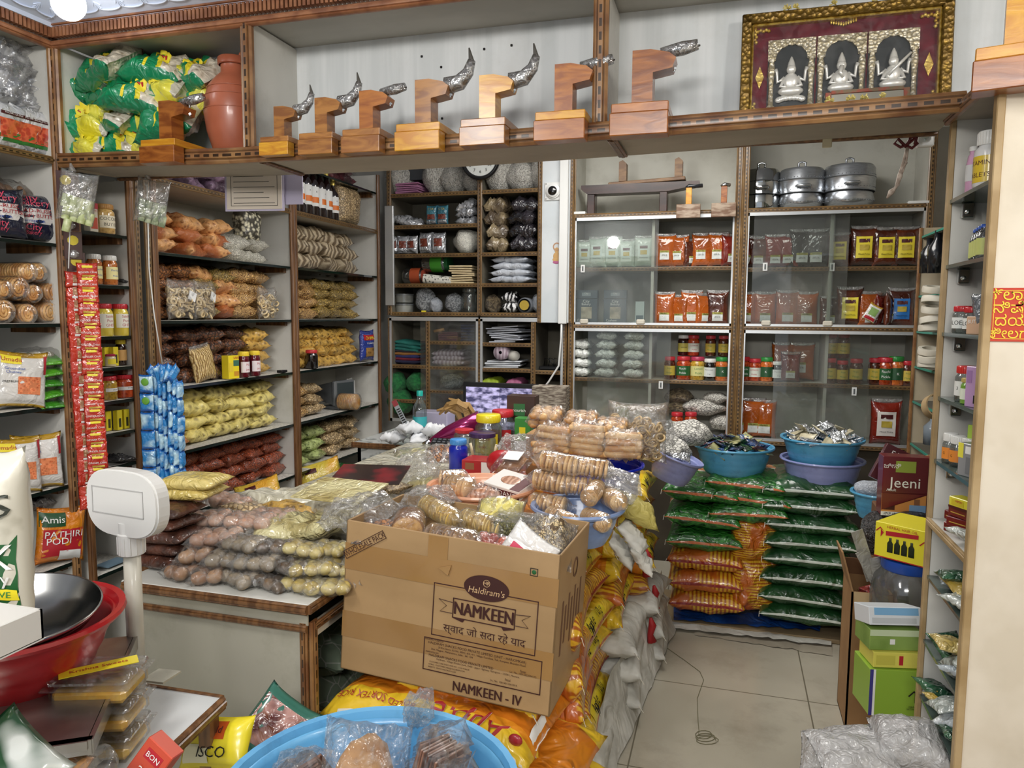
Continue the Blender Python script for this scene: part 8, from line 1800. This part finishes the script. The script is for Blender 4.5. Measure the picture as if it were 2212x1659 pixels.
# biscuit sticks (rusk) and bags above the royal blue basin
STK = bunm('biscuit_stick', '#c08a52', '#e3bd88')
def stickbag(key, n, L_=.15, r=.014, rows=3):
    def b():
        t = E('stick_packet', cat='biscuit packet', label='x'); g = G(); g.tube([(-L_/2, 0, 0), (-L_/2+.006, 0, 0), (L_/2-.006, 0, 0), (L_/2, 0, 0)], [r*.6, r, r, r*.6], 12); me = g.me(STK, True)
        for k in range(n): O('biscuit_stick', me, t, (R.uniform(-.004, .004), r*1.7*(k//rows), r+r*1.75*(k % rows)), (0, R.uniform(-.05, .05), R.uniform(-.06, .06)))
        O('bag_film', pil(L_*1.12, r*2.6*(1+n//rows)*.8, r*2.2*rows*.95, FILMF, seed=n, wr=.5, lump=.2, su=.03, sv=.03), t, (0, r*1.7*(n//rows-1)/2, r*rows*.95)); return t
    return key, b
sb1 = stickbag('sk1', 8, rows=4); sb2 = stickbag('sk2', 10, rows=5)
for i, (px, py, k, rz, lab) in enumerate(((1195, 975, sb1, -.25, 'left packet of long biscuit sticks'), (1265, 985, sb2, .05, 'middle packet of long biscuit sticks, tallest'), (1345, 990, sb1, .12, 'right packet of long biscuit sticks'), (1190, 1005, sb1, .3, 'packet of biscuit sticks under the left one'))):
    p = at(px, py, Y=2.5); put(k, tuple(p), rot=(0, R.uniform(-.06, .1), rz), label=lab, sc=.86)
RSK = bunm('rusk_piece', '#a9763e', '#d0a46a')
ski = bunbag('rskb', 3, 3, .024, RSK, flat=.7, lay=2, name='rusk_packet', part='rusk')
for px, py, lab in ((1180, 915, 'clear bag of rusk pieces at the left back'), (1255, 925, 'clear bag of rusk pieces at the right back'), (1320, 940, 'clear bag of rusk pieces beside the ring snacks')):
    p = at(px, py, Y=2.78); put(ski, tuple(p), rot=(.2, 0, R.uniform(-.5, .5)), sc=.95, label=lab)
RNG2 = G(); RNG2.tube([(.016*math.cos(a), 0, .016*math.sin(a)) for a in [2*PI*k/12 for k in range(13)]], .0045, 6)
p = at(1375, 985, Y=2.85); put(ringbag('rb3', .22, .21, 90, me=RNG2.me(mat('pale_ring', '#b99a66', '#d0b382', sc=20, rough=.5, coat=.4), True), lbl=False, dep=.09), (p.x, 2.85, p.z-.02), label='big clear bag of pale ring snacks behind the biscuit sticks')
solid('goods_carton', -.78, -.45, 2.86, 3.2, .80, .97, KR, 'kraft carton hidden below the ring snacks and rusk bags', 'carton')
YGB = mat('yellow_folded_sack', '#a89a4c', '#b8aa5c', sc=5, rough=.6, wr=.5); p = at(1375, 1095, Y=2.1)
put(packet('ygb', .16, .14, .05, YGB, name='folded_sack', wr=.4), tuple(at(1368, 1098, Y=2.15)), rot=(.2, .5, .3), label='folded mustard sack beside the powder blue tub')
for i, (px, py) in enumerate(((1368, 1160), (1345, 1190), (1385, 1205))): put(packet('whtcov', .11, .08, .03, SKW, name='white_sheet_fold', wr=.8), tuple(at(px, py, Y=2.1)), rot=(.3, .9, .2*i), label=f'white plastic fold hanging below the powder blue tub, {["upper", "left", "right"][i]}')

# ================================================================ things on the desk
def dk_(px, py=945, Z=.782): return at(px, py, Z=Z)
MON = E('desk_monitor', (at(1080, 830, Y=3.75).x, 3.75, .78), 0, label='black flat monitor showing camera pictures on the billing desk', cat='monitor'); mw = .21
mt_ = at(1080, 828, Y=3.75).z-.78
g = G(); g.box(-mw, mw, 0, .03, mt_-.27, mt_, bev=.004); O('casing', g.me(BLK), MON)
cam1 = mat('cctv_picture', '#3b3a5c', '#b9b3dc', sc=22, st=(1, 1, 2), lo=.4, hi=.6, rough=.3, emit=.4, det=6)
for k in range(2): g = G(); g.box(-mw+.018+(mw-.018)*k, (mw-.018)*k-.002, -.001, 0, mt_-.25, mt_-.024); O('screen', g.me(cam1), MON)
g = G(); g.box(-.03, .03, .005, .03, .02, mt_-.2); g.box(-.1, .1, -.05, .08, 0, .02, bev=.003); O('stand', g.me(BLK), MON)
def dj(k, px, Y, Z, sc=1, rz=0, lab=''): put(k, (at(px, 900, Y=Y).x, Y, Z), rz=rz, sc=sc, label=lab)
CY = plain('#e9d62c', .35, .4)
dj(jar('bigy', .27, .072, JG, CY, lab=mat('yellow_label', '#e6d435', rough=.4, coat=.3, uvr=[('Y', [(0, '#1f5a34'), (.14, None)])]), txt=('Krackjack', 'Sweet', 'One'), tcol=TR, cat='jar', name='sweet_jar', ts=.2, lidh=.14, band=(.18, .74)), 1055, 3.0, .80, .82, -.2, 'tall clear jar with a yellow lid and yellow label')
dj(jar('marr', .27, .064, JG, REDL, lab=plain('#b8242c', .4, .3), txt=('Marie', 'Biscuit'), tcol=TW, cat='jar', name='sweet_jar', ts=.3, lidh=.12, band=(.1, .72)), 1086, 3.12, .80, .84, -.2, 'tall clear jar with a red lid and red label')
dj(jar('purp', .13, .07, JG, plain('#3c2350', .35, .4), cat='jar', name='sweet_jar', neck=.95), 1042, 2.86, .86, .8, 0, 'squat clear jar with a dark purple lid')
for k in range(2): g = G(); g.tube([(0, 0, 0), (.012*(2*k-1), 0, .05)], .006, 8); tag(O('clay_pipe', g.me(plain('#d8c9a6'), True), None, (at(1020+45*k, 965, Y=2.75).x, 2.76, at(1020, 985, Y=2.75).z)), 'cream stick leaning on the purple lidded jar, '+('right' if k else 'left'), 'stick')
dj(jar('redsm', .1, .05, JG, REDL, cat='jar', name='sweet_jar'), 1003, 2.95, .87, .9, 0, 'small clear jar with a red lid behind the purple lidded one')
dj(jar('bluej', .12, .036, plain('#1428a8', .25, .4), plain('#4a8fd0', .35), cat='jar', name='blue_jar', neck=.85), 990, 2.62, .855, 1, 0, 'royal blue plastic jar with light blue lid')
t = put(boxy('redcart', .14, .1, .05, plain('#a81f26', .4, .4), cat='box', name='red_box', faces=((.1, .35, .3, .8, plain('#8a5a3c')), (.55, .8, .1, .9, WPAP))), (at(1045, 1000, Y=2.6).x, 2.6, .86), label='red printed box right of the blue jar')
g = G(); g.ball((0, 0, 0), .06, 16, 10, sq=(1, .6, .8)); tag(O('red_scoop', g.me(REDP, True), None, tuple(at(1085, 1000, Y=2.5))), 'red plastic scoop behind the peach tub', 'scoop')
t = E('cake_box', tuple(at(1108, 1012, Y=2.4)), .1, label='clear cake box with a paper label beside the biscuit sticks', cat='box', rot=(.35, 0, -.15))
g = G(); g.box(-.04, .04, -.05, .05, 0, .028, bev=.01); O('cake', g.me(bunm('choc_cake', '#7a4a2a', '#a5713e')), t); g = G(); g.box(-.055, .055, -.062, .062, -.003, .04, bev=.008); O('clear_box', g.me(FILM), t); g = G(); g.box(-.03, .03, -.01, .045, .0405, .042); O('label', g.me(WPAP), t)
put(boxy('browb', .13, .08, .12, plain('#3b221a', .4, .4), cat='box', name='brown_box', txt=(('nourish', .02, .45, .45, TW),), faces=((.25, .65, .25, .7, plain('#2c6a3a')),)), (at(1130, 870, Y=3.2).x, 3.2, at(1130, 910, Y=3.2).z), label='dark brown box with a green badge before the monitor')
put(boxy('grnb2', .07, .06, .1, plain('#3c8a3a', .35, .4), cat='box', name='green_box', faces=((.3, .7, .3, .6, CY),)), (at(1132, 930, Y=3.1).x, 3.1, at(1132, 950, Y=3.1).z), label='small green box below the brown one')
WBT = film('water_bottle', tint='#e6f0ee', dens=.06, haze=.04, wsc=3, wr=.1, rough=.05)
put(bottle('water', .26, .036, WBT, plain('#1fa396', .35), plain('#3aa3a8', .4), band=(.3, .5), neckr=.4), (at(907, 920, Y=3.45).x, 3.45, .80), label='clear water bottle with a teal cap and label')
MAG = mat('magenta_flask', '#7a1048', '#8f1a58', sc=3, rough=.18, metal=.6, coat=.6)
a = at(930, 955, Y=3.05); b = at(1040, 905, Y=3.12); g = G(); g.tube([tuple(a), tuple(a.lerp(b, .1)), tuple(a.lerp(b, .35)), tuple(a.lerp(b, .6)), tuple(b)], [.016, .022, .036, .04, .04], 20); t = tag(O('steel_flask', g.me(MAG, True)), 'shiny magenta flask lying across the desk front', 'flask')
g = G(); g.tube([tuple(a-(b-a)*.14), tuple(a)], [.014, .016], 16); O('metal_cap', g.me(CHR, True), t)
p = at(968, 958, Y=3.0); t = E('remote_control', tuple(p), .1, label='black remote control with rubber keys lying before the magenta flask', cat='remote', rot=(.5, 0, .05))
g = G(); g.box(-.075, .075, -.022, .022, 0, .014, bev=.004); O('casing', g.me(BLK), t)
for i in range(6):
    for j in range(2): g = G(); g.box(-.066+.022*i, -.052+.022*i, -.015+.016*j, -.005+.016*j, .014, .018, bev=.001); O('key', g.me(plain('#4a4d52', .5)), t)
KP = mat('kraft_paper', '#8a6a3c', '#a3814e', sc=6, rough=.7)
for i in range(7):
    p = at(985+R.uniform(-18, 18), 890+R.uniform(-14, 14), Y=3.3); g = G(); g.tube([(-.07, 0, -.02), (-.02, 0, .02), (.03, 0, .025), (.07, 0, -.01)], [.005, .016, .018, .012], 4); O('paper_strip', g.me(KP), None, tuple(p), (R.uniform(-.5, .5), R.uniform(-.3, .9), R.uniform(-.5, .5)), label=f'curled brown paper strip in the desk clutter, {ORD[i]} of seven', cat='paper', group='brown paper strips on the desk')
p = at(868, 900, Y=3.35); t = E('rate_card', tuple(p), .2, label='tall narrow printed card leaning at the desk left end', cat='card', rot=(-.1, -.5, .2))
g = G(); g.box(-.013, .013, 0, .002, -.09, .09); O('card', g.me(plain('#8d9296', .5)), t); g = G(); g.box(-.013, .013, -.001, 0, .06, .09); O('red_head', g.me(plain('#8a2a30')), t); g = G(); [g.box(-.009, .009, -.001, 0, -.07+.012*k, -.064+.012*k) for k in range(10)]; O('printed_lines', g.me(INK), t)
for i, (px, py) in enumerate(((850, 945), (885, 925), (905, 950), (940, 930))): put(packet('napk', .12, .1, .05, mat('tissue', '#d3d5d8', '#e9eaec', sc=8, rough=.8), name='crumpled_napkin', wr=.9, lump=.9), tuple(at(px, py, Y=3.35)), rz=i, label=f'crumpled white paper on the desk left end, {ORD[i]} from the left')
TRN = mat('tray_goods', '#7a8a5a', '#b9b08a', sc=20, rough=.3, coat=1, wr=.8)
put(packet('trayp', .2, .13, .06, TRN, name='vegetable_tray', ends=FILMW), tuple(at(895, 990, Y=2.8)), rot=(.3, 0, .1), label='clear tray of green and orange goods left of the blue jar')
put(packet('brnp', .14, .14, .08, S_br, name='snack_packet', ends=FILMW), tuple(at(955, 990, Y=2.75)), rot=(.4, 0, .3), label='clear bag of reddish brown pieces just left of the blue jar')
g = G(); g.box(-.09, .09, 0, .1, 0, .13, bev=.003); tag(O('newspaper_stack', g.me(mat('news_brown', '#5e5247', '#a09788', sc=30, st=(1, 1, 5), rough=.8)), None, (at(1185, 850, Y=3.7).x, 3.7, .95)), 'dark newspaper bundle right of the monitor', 'newspaper')
g = G(); g.box(-.1, .08, 0, .12, 0, .13, bev=.003); tag(O('document_box', g.me(LIL), None, (at(935, 870, Y=3.6).x, 3.6, .80)), 'pale file tray left of the monitor', 'tray')
# sacks visible inside the counter side
for i in range(4): put(('ctrbag', lambda: O('flour_sack', pil(.34, .4, .12, mat('printed_white_sack', '#b9bab0', '#7f8f7a', tex='cell', sc=14, lo=.01, hi=.03, rough=.5, coat=.3, wr=.7, wsc=7), wr=.3), cat='sack', label='x')), (-1.13, 1.78, .42+.1*(i % 2)+(-.34 if i > 1 else 0)), rz=PI/2+.1*i, label=f'white printed flour sack on the counter inner shelf, {["upper shelf lower", "upper shelf top", "lower shelf lower", "lower shelf top"][i]}', sc=.9)

# ================================================================ foreground: small table, scale, bowls
tb = E('side_table', (-.93, .97, 0), label='low white-topped table with brown edge in front of the counter', cat='table')
TZ = .72
tw = at(478, 1508, Z=TZ); tf = at(330, 1485, Z=TZ); tn = at(250, 1720, Z=TZ)
def quad(g, P, z0, z1):
    g.add([(p[0], p[1], z0) for p in P]+[(p[0], p[1], z1) for p in P], [(0, 3, 2, 1), (4, 5, 6, 7), (0, 1, 5, 4), (1, 2, 6, 5), (2, 3, 7, 6), (3, 0, 4, 7)])
ux = (Vector((tf.x, tf.y))-Vector((tw.x, tw.y))).normalized(); uy = (Vector((tn.x, tn.y))-Vector((tw.x, tw.y))).normalized()
c0 = Vector((tw.x, tw.y)); P = [c0, c0+ux*.62, c0+ux*.62+uy*.55, c0+uy*.55]; L0 = Vector(tb.location[:2]); P = [(p-L0) for p in P][::-1]
g = G(); quad(g, P, TZ-.018, TZ); O('table_top', g.me(mat('table_white', '#d9dcdd', '#cfd3d4', sc=4, rough=.3, coat=.3, dirt=.3, dcol='#9b978c', dsc=6)), tb)
Q = [Vector((p[0], p[1], TZ-.01)) for p in P][::-1]
rail(tb, Q[3], Q[0], .026, .012, WD, face=tuple((Vector((0, 0, 1)).cross(Q[3]-Q[0])).normalized()*1), name='table_edge')
rail(tb, Q[0], Q[1], .026, .012, WD, face=tuple((Vector((0, 0, 1)).cross(Q[0]-Q[1])).normalized()), name='table_edge')
for i, q in enumerate(P):
    c = Vector(q)*.94+Vector(((P[0][0]+P[2][0])/2, (P[0][1]+P[2][1])/2))*.06; g = G(); g.box(c.x-.013, c.x+.013, c.y-.013, c.y+.013, 0, TZ-.018); O('leg', g.me(WD), tb)
# weighing scale: box base, steel tray
SCB = mat('scale_cream', '#b9b7a8', '#c5c3b4', sc=4, rough=.45, dirt=.4)
u3, v3 = Vector((*uy, 0)), Vector((*ux, 0))
s0 = at(300, 1495, Z=TZ); s0 = Vector((s0.x, s0.y, 0)); sn = (at(225, 1700, Z=TZ)-at(300, 1495, Z=TZ)); sn = Vector((sn.x, sn.y, 0)).normalized(); sw_ = Vector((sn.y, -sn.x, 0)); sw_ = sw_ if sw_.x < 0 else -sw_
sc = E('weighing_scale', tuple(s0), label='cream electronic scale with steel tray and raised white display', cat='weighing scale')
def obox(g, o, a, b, la, lb, z0, z1): p = [o, o+b*lb, o+b*lb+a*la, o+a*la]; quad(g, [tuple(x)[:2] for x in p], z0, z1)
g = G(); obox(g, Vector((0, 0, 0))+sn*.01+sw_*.02, sn, sw_, .33, .38, TZ+.006, TZ+.082); O('base', g.me(SCB), sc)
g = G(); obox(g, sn*(-.005)+sw_*.005, sn, sw_, .37, .42, TZ+.098, TZ+.112); O('steel_tray', g.me(mat('dull_steel', '#8f8a84', '#a7a29b', sc=8, rough=.3, metal=.85)), sc)
g = G(); obox(g, sn*.35+sw_*(-.0), sn, sw_, .012, .42, TZ+.09, TZ+.112); obox(g, sn*(0)-sw_*.002, sn, sw_, .36, .008, TZ+.088, TZ+.112); O('tray_rim', g.me(mat('tray_steel', '#a8a5a0', rough=.25, metal=.9)), sc)
g = G(); 
for q in (.06, .3):
    for l in (.06, .34): c = sn*q+sw_*l; g.lathe([(.012, 0), (.012, .02)], 12, c=(c.x, c.y, TZ+.08))
O('tray_pin', g.me(BLK, True), sc)
c = sn*.13+sw_*.018; g = G(); obox(g, c-sw_*.003, sn, sw_, .03, .004, TZ+.022, TZ+.054); sq = O('switch', g.me(BLK), sc); g = G(); obox(g, c-sw_*.005+sn*.006, sn, sw_, .018, .004, TZ+.027, TZ+.049); O('red_rocker', g.me(plain('#b5161a', .3, .5)), sq)
# display pole
pb_ = at(297, 1478, Z=TZ+.01); pt_ = at(290, 1165, Y=pb_.y)
g = G(); g.tube([(pb_.x-s0.x, pb_.y-s0.y, TZ+.004), (pb_.x-s0.x, pb_.y-s0.y, pt_.z)], .0155, 24); O('display_pole', g.me(mat('pole_cream', '#c9c5b8', rough=.35, coat=.3), True), sc)
g = G(); obox(g, Vector((pb_.x-s0.x, pb_.y-s0.y, 0))-sn*.03+sw_*.0, Vector((1, .1, 0)), Vector((0, 1, 0)), .05, .05, TZ, TZ+.004); O('pole_foot', g.me(SCB), sc)
WP = mat('display_white', '#d5d4d1', rough=.35, coat=.3)
c = (pb_.x-s0.x, pb_.y-s0.y, pt_.z); g = G(); g.lathe([(.019, -.03), (.023, -.028), (.0245, .012), (.022, .014), (.022, .035), (0, .036)], 28, c=c)
for k in range(14): a = 2*PI*k/14; g.box(c[0]+.0238*math.cos(a)-.001, c[0]+.0238*math.cos(a)+.001, c[1]+.0238*math.sin(a)-.001, c[1]+.0238*math.sin(a)+.001, c[2]-.026, c[2]+.008)
O('collar', g.me(WP, auto=40), sc)
hc = at(290, 1083, Y=pb_.y); hd = E('display_head', (c[0], c[1], hc.z)); hd.parent = sc; hd.rotation_euler = (0, 0, -.12)
a_ = at(203, 1083, Y=pb_.y).x; b_ = at(378, 1083, Y=pb_.y).x; W2 = (b_-a_)/2; H2 = .056
def head(y0, y1, k):
    n = 40; poly = []
    for i in range(n):
        t = 2*PI*i/n; x = math.copysign(abs(math.cos(t))**.45, math.cos(t)); z = math.copysign(abs(math.sin(t))**.62, math.sin(t)); poly.append((x*W2*k*(1-.05*z*z*abs(x)), z*H2*k*(1+.12*(1-x*x)) - (.0 if z > 0 else .004)*(1-x*x)))
    g = G(); g.prism(poly, y0, y1); return g
O('head_shell', head(-.016, .008, 1).me(WP), hd); O('head_bevel', head(-.02, -.015, .965).me(WP), hd)
g = frame_(-W2*.8, W2*.63, -H2*.42, H2*.5, .0016); g.v = [(x, y-.0195, z) for x, y, z in g.v]; O('window_groove', g.me(plain('#b5b4b2', .4)), hd)
# red bowl with steel pan
rbp = at(30, 1350, Z=1.0)
t, r_, p_ = basin(34, 1330, 0, 322, .135, REDP, 'big red plastic bowl on the scale tray', Y=.92, taper=.62); RBZ = p_.z
STP = mat('steel_pan', '#a9a9a8', rough=.2, metal=1)
g = G(); g.lathe([(0, .0), (.10, .006), (.15, .03), (.172, .062), (.176, .0635), (.178, .061), (.156, .026), (.1, .001), (0, -.004)], 48)
pp_ = at(187, 1285, Y=.9); tag(O('steel_pan', g.me(STP, True), None, (pp_.x-.158, .9, RBZ-.02), (.06, .1, 0), .74), 'wide steel pan set inside the red bowl', 'pan')
# pouches standing at the far left foreground
BGE = mat('beige_leaf_pouch', '#cfcabb', '#bdb8a8', sc=14, lo=.55, hi=.6, rough=.4, coat=.3); DGR = plain('#1d5a2c', .4, .3)
put(pouch('mix', .13, .26, .06, BGE, panels=((-.9, .9, -.75, .12, DGR, 'green_panel'), (-.9, .9, -1, -.78, plain('#c9b48a')), (-.2, .9, -.62, -.5, CY)), txt=(("FD'S", .045, .25, .42, plain('#33372f')), ('IX', .05, .5, -.15, TW), ('spy', .026, .55, -.38, TW), ('PRESERVE', .012, .4, -.56, TG), ('OPTI', .012, .4, .22, plain('#6a6a60'))), cat='pouch', name='mix_pouch'), tuple(at(-22, 1345, Y=.74)-Vector((0, 0, .012))), rz=.25, label='beige and green mix pouch at the left picture edge')
p = at(0, 1335, Y=.70); q = at(93, 1345, Y=.70)
g = G(); g.box(-.003, 0, -.3, 0, -.02, .018); g.box(-.2, 0, -.003, 0, -.02, .018); g.box(-.2, 0, -.3, 0, -.022, -.019); tag(O('white_rack_tray', g.me(mat('tray_white', '#cfccc7', rough=.3, coat=.4)), None, (q.x, .70, q.z)), 'white edged tray carrying the mix pouch at the left edge', 'tray')
# yellow sweet boxes
YSW = mat('yellow_sweet', '#dca22c', '#ebc050', sc=40, rough=.3, coat=.6, sss=0); tz0 = TZ+.001
def sweet(key, lab=True):
    def b():
        t = E('sweet_box', cat='box', label='x'); g = G(); g.box(-.05, .05, -.036, .036, .003, .022, bev=.006); O('sweet', g.me(YSW), t)
        g = G(); g.box(-.054, .054, -.04, .04, .0, .026, bev=.008); g.box(-.06, .06, -.046, .046, .024, .027, bev=.001); O('clear_tub', g.me(FILM), t)
        g = G(); g.box(-.055, .055, -.041, .041, .027, .036, bev=.006); o = O('clear_lid', g.me(FILM), t)
        if lab:
            g = G(); g.box(-.05, .05, -.013, .013, .0362, .037); l = O('yellow_label', g.me(CY), t, (0, 0, 0), (0, 0, .5))
            text(l, 'Krishna Sweets', .012, TR, (0, 0, .0374), rot=(-PI/2, 0, 0))
        return t
    return key, b
for k in range(3): pq = at(232, 1600, Z=TZ+.02); put(sweet('sweet%d' % (k == 2), k == 2), (pq.x-.01, pq.y, tz0+.048*k), rz=.35, sc=(1.15, 1.15, 1.35), label='clear box of yellow sweets at the scale corner, '+layer(k, 3))
# foreground blue tub
FT, rF, pF = basin(798, 1700, 0, 590, .17, mat('sky_plastic', '#5a9fd0', '#66abd8', sc=4, rough=.4, coat=.3, dirt=.35, dcol='#23466b', dsc=22), 'large sky blue tub in the foreground', Y=1.0, taper=.8)
solid('tub_stool', pF.x-.13, pF.x+.13, .88, 1.12, 0, pF.z-.172, KR, 'carton under the sky blue tub', 'carton')
BR2 = bunm('wrapped_loaf', '#9a683a', '#b98a54')
t = E('bread_loaf', (pF.x-.01, pF.y+.0, pF.z-.005), .5, label='brown loaf in a clear bag inside the sky blue tub', cat='bread', rot=(.5, .25, .5))
g = G(); g.ball((0, 0, 0), .07, 26, 18, sq=(.75, 1.3, .5), seed=3, amp=.15); O('loaf', g.me(BR2, True), t); O('bag_film', pil(.15, .24, .085, FILMF, seed=8, wr=.6, lump=.3), t, (0, 0, 0), (0, 0, PI/2) if False else (0, 0, 0))
CHS = mat('choc_wafer', '#5c3a2c', '#8a6350', sc=16, rough=.45, coat=.4)
def wafer():
    t = E('wafer_packet', cat='packet', label='x'); g = G(); g.box(-.034, .034, -.002, .002, 0, .085, bev=.0008); me = g.me(CHS)
    for k in range(11): O('wafer', me, t, (0, -.026+.0052*k, 0), (R.uniform(-.04, .04), R.uniform(-.06, .06), R.uniform(-.04, .04)))
    O('bag_film', pil(.085, .15, .075, FILMF, up=True, seed=5, wr=.7, sv=.12), t, (0, 0, .06)); return t
for i, (dx, dy, dz, rx, ry, rz, w_) in enumerate(((.085, .05, -.03, .2, .15, 1.2, 'right one with a tall clear neck'), (.12, -.02, -.05, .3, .2, 1.5, 'front right one'), (-.09, .02, -.06, .4, -.5, .6, 'left one'))): put(('wafer', wafer), (pF.x+dx, pF.y+dy, pF.z+dz), rot=(rx, ry, rz), label='clear packet of brown wafers in the blue tub, '+w_)
for i, (px, py, s) in enumerate(((650, 1650, .1),)): crinkle(px, py, pF.z-.03, s, s*.6, f'crumpled clear film in the sky blue tub, {["left", "right", "middle"][i]}')
t = crinkle(905, 1530, pF.z+.02, .06, .10, 'tall clear bag neck rising from the sky blue tub', rz=.4)
# packets at the bottom edge
MEATP = mat('meat_picture', '#5c2320', '#b98a80', sc=22, lo=.4, hi=.62, rough=.3, coat=1, wr=.5)
put(pouch('meat', .13, .15, .03, mat('teal_white_pack', '#2f6a5a', rough=.3, coat=1), panels=((-.9, .75, -.9, .7, MEATP, 'picture'),), cat='packet', name='meat_packet'), tuple(at(540, 1650, Y=1.22)), rot=(-.7, .55, .1), label='packet with a dark red meat picture beside the sky blue tub')
put(pouch('yscp', .15, .1, .04, CY, panels=((-.3, .4, .1, .8, plain('#c2541c')), (-.8, .0, -.8, -.1, plain('#e9e2c0'))), txt=(('Gold', .02, .05, .45, TM), ('ISCO', .03, .1, -.4, INK)), cat='packet', name='yellow_packet'), tuple(at(455, 1668, Y=1.1)), rot=(-.6, -.15, 0), label='yellow and orange packet at the bottom beside the table')
put(boxy('bon', .05, .03, .075, plain('#c4472c', .4, .3), cat='box', name='orange_box', faces=((.2, .8, .62, .85, TR),), txt=(('BON', .012, .5, .74, TW), ('agi', .02, .5, .42, TW), ('ali', .02, .5, .2, TW))), tuple(at(300, 1690, Y=.86)), rot=(-.2, .6, 0), label='orange red box at the bottom edge')
g = G(); g.lathe([(.02, 0), (.028, .012), (.03, .03), (.024, .034), (0, .034)], 24); tag(O('clear_cup', g.me(FILMW, True), None, tuple(at(225, 1668, Y=.86)), (.6, 0, 0)), 'small clear plastic cup beside the orange box', 'cup')
put(packet('grnpk2', .12, .1, .03, mat('green_white_pack', '#1d4a2c', '#dfe3df', sc=4, lo=.5, hi=.53, rough=.3, coat=1), name='green_packet'), tuple(at(15, 1655, Y=.66)), rot=(.6, .6, 0), label='dark green and white packet in the bottom left corner')
put(packet('orgpk', .05, .06, .02, S_or, name='orange_packet', ends=FILMF), tuple(at(145, 1668, Y=.80)), rot=(.8, .2, 0), label='small packet of orange snack at the bottom edge')

for o in bpy.context.scene.objects:
    if o.parent is None and 'category' in o and 'kind' not in o: o['kind'] = 'thing'
